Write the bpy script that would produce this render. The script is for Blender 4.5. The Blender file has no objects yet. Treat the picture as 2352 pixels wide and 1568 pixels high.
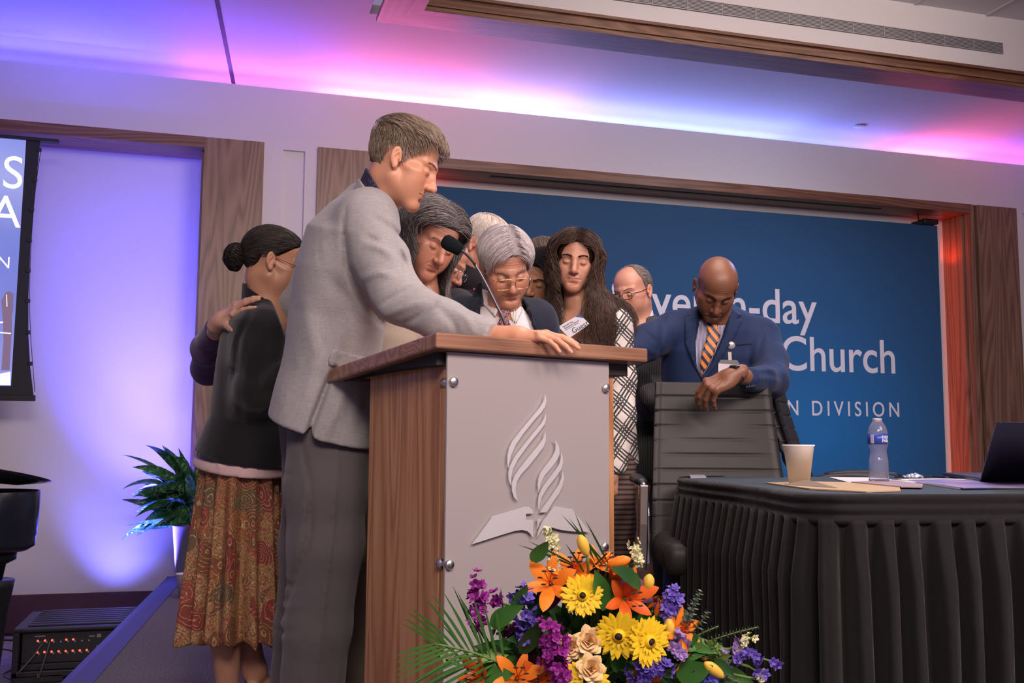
import bpy, bmesh, math, random
import numpy as np
from mathutils import Vector, Matrix
from mathutils.bvhtree import BVHTree
random.seed(7)
rng = np.random.default_rng(7)
C = bpy.context.scene.collection
SC = bpy.context.scene
# ---------------------------------------------------------------- camera
FPX = 2340.0
YAW = math.radians(16.5); PIT = math.atan(241 / FPX); ROLL = .0063
V3 = lambda *a: np.array(a, float)
CAM = V3(0, 0, .85)
hd = V3(math.sin(YAW), math.cos(YAW), 0); rt0 = V3(math.cos(YAW), -math.sin(YAW), 0); ZZ = V3(0, 0, 1)
fw = hd * math.cos(PIT) + ZZ * math.sin(PIT); up0 = -hd * math.sin(PIT) + ZZ * math.cos(PIT)
rt = rt0 * math.cos(ROLL) + up0 * math.sin(ROLL); upv = up0 * math.cos(ROLL) - rt0 * math.sin(ROLL)
def ray(x, y): return fw + rt * (x - 1176) / FPX - upv * (y - 784) / FPX
def onY(x, y, Y): d = ray(x, y); return CAM + d * (Y / d[1])
def onZ(x, y, Z): d = ray(x, y); return CAM + d * ((Z - CAM[2]) / d[2])
def at(x, y, D): return CAM + ray(x, y) * D
cd = bpy.data.cameras.new('camera'); cam = bpy.data.objects.new('camera', cd); C.objects.link(cam)
cd.sensor_width = 36; cd.lens = FPX / 2352 * 36; cd.clip_start = .05
M = Matrix((tuple(rt), tuple(upv), tuple(-fw))).transposed().to_4x4(); M.translation = Vector(CAM)
cam.matrix_world = M; SC.camera = cam
cd.dof.use_dof = False
# ---------------------------------------------------------------- exposure, world
SC.view_settings.view_transform = 'Standard'; SC.view_settings.look = 'None'
SC.view_settings.exposure = 0.0; SC.view_settings.gamma = 1; SC.view_settings.use_curve_mapping = False
w = bpy.data.worlds.new('room_air'); SC.world = w; w.use_nodes = True
w.node_tree.nodes['Background'].inputs[0].default_value = (.78, .58, 1, 1)
w.node_tree.nodes['Background'].inputs[1].default_value = .32
# ---------------------------------------------------------------- lamps of the room
def look(o, loc, tgt):
    o.location = Vector(loc); o.rotation_euler = (Vector(tgt) - Vector(loc)).to_track_quat('-Z', 'Y').to_euler()
def area(name, loc, tgt, sx, sy, power, col, spread=180):
    l = bpy.data.lights.new(name, 'AREA'); l.shape = 'RECTANGLE'; l.size = sx; l.size_y = sy
    l.energy = power; l.color = col; l.spread = math.radians(spread)
    o = bpy.data.objects.new(name, l); C.objects.link(o); look(o, loc, tgt); return o
def spot(name, loc, tgt, power, col, ang=60, blend=.6, size=.05):
    l = bpy.data.lights.new(name, 'SPOT'); l.energy = power; l.color = col
    l.spot_size = math.radians(ang); l.spot_blend = blend; l.shadow_soft_size = size
    o = bpy.data.objects.new(name, l); C.objects.link(o); look(o, loc, tgt); return o
# ceiling panels above the audience and the stage
area('ceiling_lamp', (.2, -1.0, 3.3), (1.3, 3.3, .9), 1.8, 1.2, 60, (1, .82, .72), 95)
area('ceiling_lamp', (2.8, -.6, 3.3), (1.9, 3.6, .9), 2.0, 1.2, 80, (1, .80, .74), 135)
area('ceiling_lamp', (1.8, 3.2, 3.42), (1.8, 3.6, 0), 1.6, 1.6, 55, (1, .80, .78))
area('bay_lamp', (3.6, 4.7, 3.88), (3.6, 5.9, 3.62), 3.0, .1, 9, (1, .80, .70))
# cold stage wash, rim light from the right
spot('stage_wash_lamp', (4.6, 5.2, 3.3), (2.4, 3.4, 1.2), 110, (.25, .45, 1), 70, .9, .15)
# coloured strips in the cove over the back wall: a wide strip and a far-throwing one for every colour
def cove(x0, x1, near, far, col):
    area('cove_strip', ((x0 + x1) / 2, 7.62, 3.35), ((x0 + x1) / 2, 6.7, 3.60), x1 - x0, .04, near * 1.35, col, 160)
    if far: area('cove_strip_far', ((x0 + x1) / 2, 7.60, 3.37), ((x0 + x1) / 2, 4.6, 3.57), x1 - x0, .05, far, col, 50)
cove(-3.2, -.3, 7, 30, (.10, .085, 1)); cove(-.3, .7, 3, 8, (.40, .12, .95)); cove(.7, 1.8, 7.5, 7.5, (.95, .20, .58))
cove(1.8, 2.6, 4.5, 4, (.55, .36, .95)); cove(2.6, 4.6, 8, 7.5, (.25, .32, 1)); cove(4.6, 5.6, 2.6, 2.2, (.2, .28, 1)); cove(5.7, 6.5, 5, 3.2, (.95, .17, .46)); cove(6.5, 7.8, 4, 6, (.40, .12, 1))
spot('backdrop_wash_lamp', (4.2, 4.3, 3.40), (3.9, 7.25, 1.2), 88, (.80, .82, 1), 78, 1.0, .15)
# blue uplights at the foot of the left recess, an extra spot for the drum rim, and a blue wash over the equipment there
spot('uplight_and_fill_spot', (-.56, 7.02, -.33), (-.52, 7.38, .62), 85, (.16, .15, 1), 74, 1.0, .05)
spot('uplight_and_fill_spot', (-.45, 6.62, -.02), (-.30, 7.38, 1.9), 700, (.085, .065, 1), 66, 1.0, .08)
spot('uplight_and_fill_spot', (-.22, 6.80, .02), (-.20, 7.38, 2.6), 1150, (.085, .065, 1), 52, 1.0, .08)
spot('uplight_and_fill_spot', (-.45, 6.9, .2), (-1.25, 5.0, .62), 26, (.1, .12, 1), 30, .8, .05)  # added spot, no fixture there: puts a blue rim on drum and dish
spot('blue_wash_lamp', (.4, 6.7, 2.8), (-.80, 6.1, -.2), 34, (.07, .09, 1), 24, .8, .08)
# red strips behind the backdrop edges
area('red_strip', (5.94, 7.325, 1.3), (6.4, 7.30, 1.3), .03, 2.6, 2.2, (1, .12, .07), 180)
spot('uplight_and_fill_spot', (6.07, 7.12, .0), (6.10, 7.3, 1.6), 11, (1, .07, .03), 110, 1.0, .04)
spot('red_corner_lamp', (6.02, 7.30, 2.40), (6.07, 7.2, 2.86), 5, (1, .05, .02), 130, 1, .03)
area('red_strip', (1.33, 7.325, 1.3), (1.0, 7.30, 1.5), .03, 2.6, 2.2, (1, .12, .07), 180)
spot('red_corner_lamp', (1.35, 7.31, 2.78), (1.5, 7.2, 2.9), 5, (1, .05, .02), 150, 1, .03)
# ================================================================ materials
MATS = {}
def NT(m): return m.node_tree.nodes, m.node_tree.links
def mat(name, col, rough=.6, metal=0, spec=.5, **kw):
    if name in MATS: return MATS[name]
    m = bpy.data.materials.new(name); m.use_nodes = True; b = m.node_tree.nodes['Principled BSDF']
    b.inputs['Base Color'].default_value = (*col, 1); b.inputs['Roughness'].default_value = rough
    b.inputs['Metallic'].default_value = metal; b.inputs['Specular IOR Level'].default_value = spec
    for k, v in kw.items():
        b.inputs[k.replace('_', ' ')].default_value = v
    MATS[name] = m; return m
def nd(m, t, **kw):
    n = m.node_tree.nodes.new(t)
    for k, v in kw.items():
        if k in ('i',):
            for kk, vv in v.items(): n.inputs[kk].default_value = vv
        else: setattr(n, k, v)
    return n
def lk(m, a, b): m.node_tree.links.new(a, b)
def coords(m, scale=(1, 1, 1), rot=(0, 0, 0), kind='Object', loc=(0, 0, 0)):
    t = nd(m, 'ShaderNodeTexCoord'); p = nd(m, 'ShaderNodeMapping')
    p.inputs['Scale'].default_value = scale; p.inputs['Rotation'].default_value = rot; p.inputs['Location'].default_value = loc
    lk(m, t.outputs[kind], p.inputs['Vector']); return p.outputs[0]
def ramp(m, fac, stops, interp='LINEAR'):
    r = nd(m, 'ShaderNodeValToRGB'); cr = r.color_ramp; cr.interpolation = interp
    while len(cr.elements) < len(stops): cr.elements.new(.5)
    for e, (p, c) in zip(cr.elements, stops): e.position = p; e.color = (*c, 1) if len(c) == 3 else c
    lk(m, fac, r.inputs[0]); return r.outputs[0]
def noise(m, vec, scale, detail=4, rough=.55, dist=0):
    n = nd(m, 'ShaderNodeTexNoise'); n.inputs['Scale'].default_value = scale; n.inputs['Detail'].default_value = detail
    n.inputs['Roughness'].default_value = rough; n.inputs['Distortion'].default_value = dist
    lk(m, vec, n.inputs['Vector']); return n.outputs[0]
def mixc(m, fac, a, b, mode='MIX'):
    n = nd(m, 'ShaderNodeMix', data_type='RGBA', blend_type=mode)
    for s, v in ((0, fac), (6, a), (7, b)):
        if hasattr(v, 'links'): lk(m, v, n.inputs[s])
        elif isinstance(v, (int, float)): n.inputs[s].default_value = v
        else: n.inputs[s].default_value = (*v, 1)
    return n.outputs[2]
def mth(m, op, a, b=0, c=0):
    n = nd(m, 'ShaderNodeMath', operation=op)
    for s, v in ((0, a), (1, b), (2, c)):
        if hasattr(v, 'links'): lk(m, v, n.inputs[s])
        else: n.inputs[s].default_value = v
    return n.outputs[0]
def base(m, c): lk(m, c, m.node_tree.nodes['Principled BSDF'].inputs['Base Color'])
def bump(m, hgt, strength=.3, dist=.002):
    n = nd(m, 'ShaderNodeBump'); n.inputs['Strength'].default_value = strength; n.inputs['Distance'].default_value = dist
    lk(m, hgt, n.inputs['Height']); lk(m, n.outputs[0], m.node_tree.nodes['Principled BSDF'].inputs['Normal'])
def wood(name, c1, c2, c3, axis='Z', rough=.35, scale=1.0, rz=0):
    if name in MATS: return MATS[name]
    m = mat(name, c2, rough)
    s = {'Z': (9, 9, .55), 'X': (.55, 9, 9), 'Y': (9, .55, 9)}[axis]
    v = coords(m, tuple(k * scale for k in s))
    if rz:
        t = nd(m, 'ShaderNodeTexCoord'); q = nd(m, 'ShaderNodeMapping'); q.inputs['Rotation'].default_value = (0, 0, rz)
        lk(m, t.outputs['Object'], q.inputs[0]); lk(m, q.outputs[0], v.node.inputs[0])
    big = noise(m, v, .55, 2, .45, .35)
    rings = mth(m, 'FRACT', mth(m, 'MULTIPLY', big, 15))
    rings = mth(m, 'PINGPONG', rings, .5)
    s2 = {'Z': (160, 160, 3), 'X': (3, 160, 160), 'Y': (160, 3, 160)}[axis]
    v2 = coords(m, s2)
    if rz: lk(m, v.node.inputs[0].links[0].from_socket, v2.node.inputs[0])
    fine = noise(m, v2, 1.6, 3, .6)
    f = mth(m, 'ADD', mth(m, 'MULTIPLY', rings, .85), mth(m, 'MULTIPLY', fine, .62))
    base(m, ramp(m, f, [(.2, c1), (.5, c2), (.85, c3)]))
    bump(m, fine, .12, .0008); return m
def fabric(name, c1, c2, rough=.85, weave=900, slub=0, sheen=.2, fold=0):
    if name in MATS: return MATS[name]
    m = mat(name, c1, rough, 0, .2); m.node_tree.nodes['Principled BSDF'].inputs['Sheen Weight'].default_value = sheen
    n = noise(m, coords(m), weave, 2, .6)
    f = n
    if slub:
        a = noise(m, coords(m, (1, 1, 14)), 38, 3, .6); b = noise(m, coords(m, (16, 16, 1)), 30, 3, .6)
        f = mth(m, 'ADD', mth(m, 'MULTIPLY', mth(m, 'ADD', a, b), .42), mth(m, 'MULTIPLY', n, .16))
        f = mth(m, 'MULTIPLY_ADD', f, 2.2, -.60)
    base(m, mixc(m, f, c1, c2))
    h = n
    if fold: h = mth(m, 'ADD', mth(m, 'MULTIPLY', noise(m, coords(m, (1, 1, .45)), 9, 2, .5, 1.0), fold), mth(m, 'MULTIPLY', n, .03)); bump(m, h, .6, .02)
    else: bump(m, n, .25, .0006)
    return m
# ================================================================ objects
def link(o, parent=None):
    C.objects.link(o)
    if parent is not None:
        o.parent = parent; o.matrix_parent_inverse = parent.matrix_world.inverted()
    return o
def tag(o, label=None, cat=None, group=None, kind=None):
    for k, v in (('label', label), ('category', cat), ('group', group), ('kind', kind)):
        if v: o[k] = v
    return o
def thing(name, label, cat, loc=(0, 0, 0), group=None):
    o = bpy.data.objects.new(name, None); o.empty_display_size = .05; o.location = Vector(loc); C.objects.link(o)
    o.matrix_world = Matrix.Translation(Vector(loc)); return tag(o, label, cat, group)
def meshobj(name, V, Fc, m, parent=None, smooth=True):
    me = bpy.data.meshes.new(name)
    me.from_pydata(V.tolist() if hasattr(V, 'tolist') else [tuple(v) for v in V], [], Fc.tolist() if hasattr(Fc, 'tolist') else Fc)
    if smooth: me.polygons.foreach_set('use_smooth', [True] * len(me.polygons))
    for k in (m if isinstance(m, (list, tuple)) else [m]): me.materials.append(k)
    me.update(); o = bpy.data.objects.new(name, me); return link(o, parent)
def bmobj(name, bm, m, parent=None, smooth=False, bevel=0, seg=2):
    bmesh.ops.recalc_face_normals(bm, faces=bm.faces)
    me = bpy.data.meshes.new(name); bm.to_mesh(me); bm.free()
    for k in (m if isinstance(m, (list, tuple)) else [m]): me.materials.append(k)
    if smooth: me.polygons.foreach_set('use_smooth', [True] * len(me.polygons))
    o = bpy.data.objects.new(name, me); link(o, parent)
    if bevel:
        b = o.modifiers.new('bevel', 'BEVEL'); b.width = bevel; b.segments = seg; b.limit_method = 'ANGLE'
    return o
def struct(o): o['kind'] = 'structure'; return o
def abox(bm, lo, hi, mi=0):
    x0, y0, z0 = lo; x1, y1, z1 = hi
    v = [bm.verts.new(p) for p in ((x0, y0, z0), (x1, y0, z0), (x1, y1, z0), (x0, y1, z0), (x0, y0, z1), (x1, y0, z1), (x1, y1, z1), (x0, y1, z1))]
    for q in ((0, 3, 2, 1), (4, 5, 6, 7), (0, 1, 5, 4), (1, 2, 6, 5), (2, 3, 7, 6), (3, 0, 4, 7)):
        f = bm.faces.new([v[i] for i in q]); f.material_index = mi
    return v
def box(name, lo, hi, m, parent=None, bevel=0):
    bm = bmesh.new(); abox(bm, lo, hi); return bmobj(name, bm, m, parent, bevel=bevel)
def hexa(name, P8, m, parent=None, bevel=0):
    """box from eight corners: bottom ring then top ring"""
    bm = bmesh.new(); v = [bm.verts.new(tuple(p)) for p in P8]
    for q in ((0, 3, 2, 1), (4, 5, 6, 7), (0, 1, 5, 4), (1, 2, 6, 5), (2, 3, 7, 6), (3, 0, 4, 7)): bm.faces.new([v[i] for i in q])
    return bmobj(name, bm, m, parent, bevel=bevel)
def prism(name, pts, vec, m, parent=None, bevel=0, smooth=False):
    bm = bmesh.new(); a = [bm.verts.new(tuple(p)) for p in pts]; b = [bm.verts.new(tuple(np.array(p) + vec)) for p in pts]
    n = len(a); bm.faces.new(a); bm.faces.new(b[::-1])
    for i in range(n): bm.faces.new([a[i], b[i], b[(i + 1) % n], a[(i + 1) % n]])
    return bmobj(name, bm, m, parent, bevel=bevel, smooth=smooth)
def frames(P):
    P = np.asarray(P, float); T = np.gradient(P, axis=0); T /= np.linalg.norm(T, axis=1)[:, None] + 1e-12
    n = np.cross(T[0], ZZ);
    if np.linalg.norm(n) < .05: n = np.cross(T[0], V3(1, 0, 0))
    n /= np.linalg.norm(n); N = []
    for t in T:
        n = n - t * (n @ t); n /= np.linalg.norm(n) + 1e-12; N.append(n)
    N = np.array(N); return P, T, N, np.cross(T, N)
def tube_vf(P, R, seg=8, flat=1.0, cap=True):
    P, T, N, B = frames(P); R = np.broadcast_to(np.asarray(R, float), (len(P),))
    a = np.arange(seg) * 2 * np.pi / seg
    V = (P[:, None] + R[:, None, None] * (np.cos(a)[None, :, None] * N[:, None] + flat * np.sin(a)[None, :, None] * B[:, None])).reshape(-1, 3)
    F = [(i * seg + j, i * seg + (j + 1) % seg, (i + 1) * seg + (j + 1) % seg, (i + 1) * seg + j) for i in range(len(P) - 1) for j in range(seg)]
    if cap: F += [tuple(range(seg))[::-1], tuple((len(P) - 1) * seg + j for j in range(seg))]
    return V, F
def tubes(name, paths, m, parent=None, seg=8, smooth=True, flat=1.0):
    """paths: list of (points, radius) -> ONE mesh"""
    VV = []; FF = []; o = 0
    for P, R in paths:
        V, F = tube_vf(P, R, seg, flat); VV.append(V); FF += [tuple(i + o for i in f) for f in F]; o += len(V)
    return meshobj(name, np.concatenate(VV), FF, m, parent, smooth)
def spline(pts, n=24):
    """Catmull-Rom through the points"""
    P = np.asarray(pts, float); P = np.vstack([2 * P[0] - P[1], P, 2 * P[-1] - P[-2]]); out = []
    k = len(P) - 3; ts = np.linspace(0, k, n)
    for t in ts:
        i = min(int(t), k - 1); u = t - i; a, b, c, d = P[i:i + 4]
        out.append(.5 * (2 * b + (c - a) * u + (2 * a - 5 * b + 4 * c - d) * u * u + (3 * b - a - 3 * c + d) * u ** 3))
    return np.array(out)
def lathe(name, prof, m, parent=None, loc=(0, 0, 0), seg=40, smooth=True, axis=None):
    """prof: list of (r, z)"""
    a = np.arange(seg) * 2 * np.pi / seg; V = []; F = []
    for r, z in prof: V += [(r * math.cos(t), r * math.sin(t), z) for t in a]
    for i in range(len(prof) - 1):
        for j in range(seg): F.append((i * seg + j, i * seg + (j + 1) % seg, (i + 1) * seg + (j + 1) % seg, (i + 1) * seg + j))
    V = np.array(V)
    if axis is not None:
        q = Vector((0, 0, 1)).rotation_difference(Vector(axis)).to_matrix(); V = V @ np.array(q).T
    return meshobj(name, V + np.array(loc), F, m, parent, smooth)
def text(name, s, size, M4, m, parent=None, extrude=.002, spacing=1.0, align='LEFT', width=1.0, bold=0):
    cu = bpy.data.curves.new(name, 'FONT'); cu.body = s; cu.size = size; cu.extrude = extrude; cu.space_character = spacing; cu.align_x = align
    cu.offset = bold; cu.resolution_u = 6
    t = bpy.data.objects.new(name, cu); C.objects.link(t); dg = bpy.context.evaluated_depsgraph_get()
    me = bpy.data.meshes.new_from_object(t.evaluated_get(dg)); bpy.data.objects.remove(t); bpy.data.curves.remove(cu)
    me.transform(M4 @ Matrix.Diagonal((width, 1, 1, 1))); me.materials.clear(); me.materials.append(m)
    o = bpy.data.objects.new(name, me); return link(o, parent)
def basis(x, y, o):
    x = Vector(x).normalized(); z = x.cross(Vector(y)).normalized(); y = z.cross(x)
    m = Matrix((x, y, z)).transposed().to_4x4(); m.translation = Vector(o); return m
# ================================================================ distance-field modelling
def seg_t(p, a, b):
    a = np.asarray(a, float); b = np.asarray(b, float); ab = b - a
    t = np.clip(((p - a) @ ab) / (ab @ ab + 1e-12), 0, 1); return t, np.linalg.norm(p - a - t[:, None] * ab, axis=1)
def cone(a, b, ra, rb=None):
    rb = ra if rb is None else rb
    def f(p):
        t, d = seg_t(p, a, b); return d - (ra + (rb - ra) * t)
    return f
def chain(pts, rad, k=.01):
    fs = [cone(pts[i], pts[i + 1], rad[i], rad[i + 1]) for i in range(len(pts) - 1)]
    def f(p):
        d = fs[0](p)
        for g in fs[1:]: d = smin(d, g(p), k)
        return d
    return f
def ell(c, r, R=None):
    c = np.asarray(c, float); r = np.asarray(r, float)
    def f(p):
        q = p - c
        if R is not None: q = q @ R
        k0 = np.linalg.norm(q / r, axis=1); k1 = np.linalg.norm(q / (r * r), axis=1) + 1e-9
        return k0 * (k0 - 1) / k1
    return f
def rbox(c, h, r, R=None):
    c = np.asarray(c, float); h = np.asarray(h, float)
    def f(p):
        q = p - c
        if R is not None: q = q @ R
        q = np.abs(q) - h + r
        return np.linalg.norm(np.maximum(q, 0), axis=1) + np.minimum(q.max(1), 0) - r
    return f
def smin(a, b, k):
    if k <= 0: return np.minimum(a, b)
    h = np.maximum(k - np.abs(a - b), 0) / k; return np.minimum(a, b) - h * h * k * .25
def smax(a, b, k): return -smin(-a, -b, k)
def loft(st, right, k=0, n=2.0):
    """st: list of (centre, half width, half depth); right: width direction"""
    Cn = np.array([s[0] for s in st], float); A = np.array([s[1] for s in st], float); B = np.array([s[2] for s in st], float)
    ax = Cn[-1] - Cn[0]; L = np.linalg.norm(ax); ax /= L
    r = np.asarray(right, float); r = r - ax * (r @ ax); r /= np.linalg.norm(r); q = np.cross(ax, r)
    T = (Cn - Cn[0]) @ ax; X = (Cn - Cn[0]) @ r; Y = (Cn - Cn[0]) @ q
    def f(p):
        d = p - Cn[0]; t = d @ ax; x = d @ r - np.interp(t, T, X); y = d @ q - np.interp(t, T, Y)
        a = np.interp(t, T, A); b = np.interp(t, T, B)
        if n == 2:
            k0 = np.sqrt((x / a) ** 2 + (y / b) ** 2); k1 = np.sqrt((x / a ** 2) ** 2 + (y / b ** 2) ** 2) + 1e-9
            s = k0 * (k0 - 1) / k1
        else:
            k0 = (np.abs(x / a) ** n + np.abs(y / b) ** n) ** (1 / n); s = (k0 - 1) * np.minimum(a, b)
        e = np.maximum(-t, t - L)
        return smax(s, e, .03 if k == 0 else k)
    return f
def U(*fs, k=.02):
    def f(p):
        d = fs[0](p)
        for g in fs[1:]: d = smin(d, g(p), k)
        return d
    return f
def SUB(a, b, k=.005): return lambda p: smax(a(p), -b(p), k)
def fold(f0, folds):
    """folds: (a, b, width, amplitude): ridges (+) or creases (-) along segments"""
    def f(p):
        d = f0(p)
        for a, b, w_, amp in folds:
            t, e = seg_t(p, a, b); d = d - amp * np.exp(-(e / w_) ** 2) * np.sin(np.pi * np.clip(t, .12, .88))
        return d
    return f
def wrinkle(f0, amp, fr, seed=0, st=(1, 1, 1)):
    g = np.random.default_rng(seed); K = g.normal(size=(6, 3)) * fr * np.array(st); ph = g.uniform(0, 6.28, 6)
    def f(p):
        s = 0; q = p
        for i in range(6): s = s + np.sin(q @ K[i] + ph[i] + 1.5 * np.sin(q @ K[(i + 2) % 6] * .6 + ph[i]))
        return f0(p) - amp * s / 2.4
    return f
def surf(f, lo, hi, h):
    """surface nets over the box lo..hi with cell h (narrow band from a coarse pass)"""
    lo = np.asarray(lo, float); hi = np.asarray(hi, float); m = 4
    n = (np.ceil((hi - lo) / (h * m)).astype(int) + 1); H4 = h * m
    ax = [lo[i] + (np.arange(n[i]) + .5) * H4 for i in range(3)]
    G = np.stack(np.meshgrid(*ax, indexing='ij'), -1).reshape(-1, 3); dc = f(G).reshape(n)
    act = np.abs(dc) < H4 * 1.9
    N = n * m; D = np.repeat(np.repeat(np.repeat(np.where(dc > 0, 1., -1.), m, 0), m, 1), m, 2)
    idx = np.argwhere(act)
    off = np.stack(np.meshgrid(*[np.arange(m)] * 3, indexing='ij'), -1).reshape(-1, 3)
    ii = (idx[:, None] * m + off[None]).reshape(-1, 3)
    P = lo + (ii + .5) * h
    v = np.empty(len(P))
    for s in range(0, len(P), 400000): v[s:s + 400000] = f(P[s:s + 400000])
    D[ii[:, 0], ii[:, 1], ii[:, 2]] = v
    D[0] = D[-1] = 1; D[:, 0] = D[:, -1] = 1; D[:, :, 0] = D[:, :, -1] = 1
    S = D < 0
    cs = np.zeros(tuple(np.array(S.shape) - 1), int)
    for a in (0, 1):
        for b in (0, 1):
            for c in (0, 1): cs += S[a:a + cs.shape[0], b:b + cs.shape[1], c:c + cs.shape[2]]
    cells = np.argwhere((cs > 0) & (cs < 8)); vid = -np.ones(cs.shape, int); vid[tuple(cells.T)] = np.arange(len(cells))
    acc = np.zeros((len(cells), 3)); cnt = np.zeros(len(cells))
    cor = [(a, b, c) for a in (0, 1) for b in (0, 1) for c in (0, 1)]
    for a in cor:
        for k in range(3):
            if a[k]: continue
            b = list(a); b[k] = 1
            da = D[cells[:, 0] + a[0], cells[:, 1] + a[1], cells[:, 2] + a[2]]; db = D[cells[:, 0] + b[0], cells[:, 1] + b[1], cells[:, 2] + b[2]]
            x = (da < 0) != (db < 0); t = np.where(x, da / np.where(x, da - db, 1), 0)
            q = np.tile(np.array(a, float), (len(cells), 1)); q[:, k] += t
            acc[x] += q[x]; cnt[x] += 1
    V = lo + (cells + acc / cnt[:, None] + .5) * h
    Fs = []
    for k in range(3):
        a = [slice(None)] * 3; b = [slice(None)] * 3; a[k] = slice(0, -1); b[k] = slice(1, None)
        x = S[tuple(a)] != S[tuple(b)]; e = np.argwhere(x); u_, w_ = (k + 1) % 3, (k + 2) % 3
        e = e[(e[:, u_] > 0) & (e[:, w_] > 0) & (e[:, u_] < S.shape[u_] - 1) & (e[:, w_] < S.shape[w_] - 1)]
        q = []
        for du, dw in ((-1, -1), (0, -1), (0, 0), (-1, 0)):
            c = e.copy(); c[:, u_] += du; c[:, w_] += dw; q.append(vid[tuple(c.T)])
        q = np.stack(q, 1); ins = S[tuple(e.T)]; q[~ins] = q[~ins][:, ::-1]; Fs.append(q)
    Fc = np.concatenate(Fs); Fc = Fc[(Fc >= 0).all(1)]
    return V, Fc
def sdfobj(name, f, lo, hi, h, m, parent=None): V, Fc = surf(f, lo, hi, h); return meshobj(name, V, Fc, m, parent)
def bounds(pts, pad):
    P = np.array(pts); return P.min(0) - pad, P.max(0) + pad
def bvh_of(*objs):
    V = []; Fc = []; o = 0
    for ob in objs:
        mw = ob.matrix_world
        V += [mw @ v.co for v in ob.data.vertices]; Fc += [tuple(i + o for i in p.vertices) for p in ob.data.polygons]; o = len(V)
    return BVHTree.FromPolygons(V, Fc)
def patch(name, poly, bvh, m, parent=None, off=.002, th=.003, res=.012, origin=None, dirf=None, subs=3, smooth=True, edge=None):
    """lay a cut piece of cloth or card on a surface: poly is an outline in picture coordinates or 3-D points with dirf"""
    bm = bmesh.new(); vs = [bm.verts.new((x, y, 0)) for x, y in poly]; f = bm.faces.new(vs)
    bmesh.ops.triangulate(bm, faces=[f])
    for _ in range(subs):
        L = [e for e in bm.edges if e.calc_length() > res]
        if not L: break
        bmesh.ops.subdivide_edges(bm, edges=L, cuts=1); bmesh.ops.triangulate(bm, faces=[q for q in bm.faces if len(q.verts) > 3])
    last = 1.0; miss = []
    for v in bm.verts:
        d = Vector(ray(v.co.x, v.co.y)).normalized(); o = Vector(CAM)
        h = bvh.ray_cast(o, d)
        if h[0] is None: miss.append(v); continue
        v.co = h[0] - d * off
    hit = [v for v in bm.verts if v not in miss]
    for v in miss:
        x, y = v.co.x, v.co.y; d = Vector(ray(x, y)).normalized()
        if hit:
            best = min(hit, key=lambda q: (Vector(CAM) + d * (q.co - Vector(CAM)).length - q.co).length)
            v.co = Vector(CAM) + d * (best.co - Vector(CAM)).length
    bmesh.ops.recalc_face_normals(bm, faces=bm.faces)
    o = bmobj(name, bm, m, parent, smooth=smooth)
    # extrude backwards (away from the viewer side of the cloth) for thickness
    s = o.modifiers.new('thick', 'SOLIDIFY'); s.thickness = th; s.offset = 0
    return o
# ================================================================ materials of the room
paint = mat('wall_paint', (.74, .72, .72), .85, 0, .3)
ceilp = mat('ceiling_paint', (.70, .68, .70), .9, 0, .2)
walnut = wood('walnut', (.115, .060, .038), (.225, .125, .080), (.32, .19, .125), 'Z', .38)
walnutx = wood('walnut_across', (.085, .035, .018), (.18, .082, .045), (.27, .14, .08), 'X', .38)
walnuty = wood('walnut_along', (.085, .035, .018), (.18, .082, .045), (.27, .14, .08), 'Y', .38)
basem = mat('base_paint', (.085, .035, .045), .7)
black = mat('black_plastic', (.012, .012, .014), .45)
chrome = mat('polished_metal', (.78, .77, .78), .18, 1)
alu = mat('brushed_aluminium', (.72, .70, .70), .33, 1)
bump(alu, noise(alu, coords(alu, (4, 4, 400)), 5, 2, .6), .15, .0004)
carpet = mat('stage_carpet', (.17, .16, .19), .95, 0, .1)
cn = noise(carpet, coords(carpet), 130, 4, .8); base(carpet, ramp(carpet, cn, [(.3, (.11, .10, .095)), (.55, (.25, .225, .215)), (.75, (.48, .44, .42))])); bump(carpet, cn, .8, .006)
hallf = mat('hall_carpet', (.30, .26, .25), .95, 0, .1)
hn = noise(hallf, coords(hallf), 30, 4, .7); base(hallf, ramp(hallf, hn, [(.3, (.20, .17, .16)), (.7, (.42, .37, .35))]))
tape = mat('edge_tape', (.07, .07, .14), .6)
# ================================================================ shell
W = 7.07; WB = 7.38; TOP = 3.32; HZ = 2.925; FL = -.38
def sbox(name, lo, hi, m, parent=None, bevel=0): return struct(box(name, lo, hi, m, parent, bevel)) if parent is None else box(name, lo, hi, m, parent, bevel)
sbox('floor', (-5, -2.5, FL - .05), (9.5, 7.6, FL), hallf)
sbox('ceiling', (-5, 6.05, 3.50), (9.5, 7.75, 3.56), ceilp)
sbox('ceiling_left', (-5, -2.5, 3.50), (.86, 6.05, 3.56), ceilp)
def wallpiece(name, x0, x1, z0, z1, y0=W, y1=WB): return sbox(name, (x0, y0, z0), (x1, y1, z1), paint)
# wall behind the stage: one shell from flush pieces
bm = bmesh.new()
abox(bm, (-5, W, HZ), (9.5, W + .10, TOP))                    # upper band with the cove lip
abox(bm, (.30, W, FL), (.43, W + .1, HZ)); abox(bm, (.58, W, FL), (.665, W + .1, HZ)); abox(bm, (.43, W + .025, FL), (.58, W + .1, HZ)) ; abox(bm, (.43, W, 2.89), (.58, W + .03, HZ))
abox(bm, (6.63, W, FL), (6.71, W + .1, HZ)); abox(bm, (6.71, W + .025, FL), (6.86, W + .1, HZ)); abox(bm, (6.86, W, FL), (9.5, W + .1, HZ)); abox(bm, (6.71, W, 2.89), (6.86, W + .03, HZ))
abox(bm, (-5, WB, FL), (9.5, WB + .1, 3.04)); abox(bm, (-5, 7.66, 3.0), (9.5, 7.72, 3.56)); abox(bm, (-5, W + .1, 2.99), (9.5, 7.66, 3.05))   # back of the recesses and of the cove
abox(bm, (-5, W + .1, HZ), (9.5, WB, HZ + .06))
struct(bmobj('wall_back', bm, paint))
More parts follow.
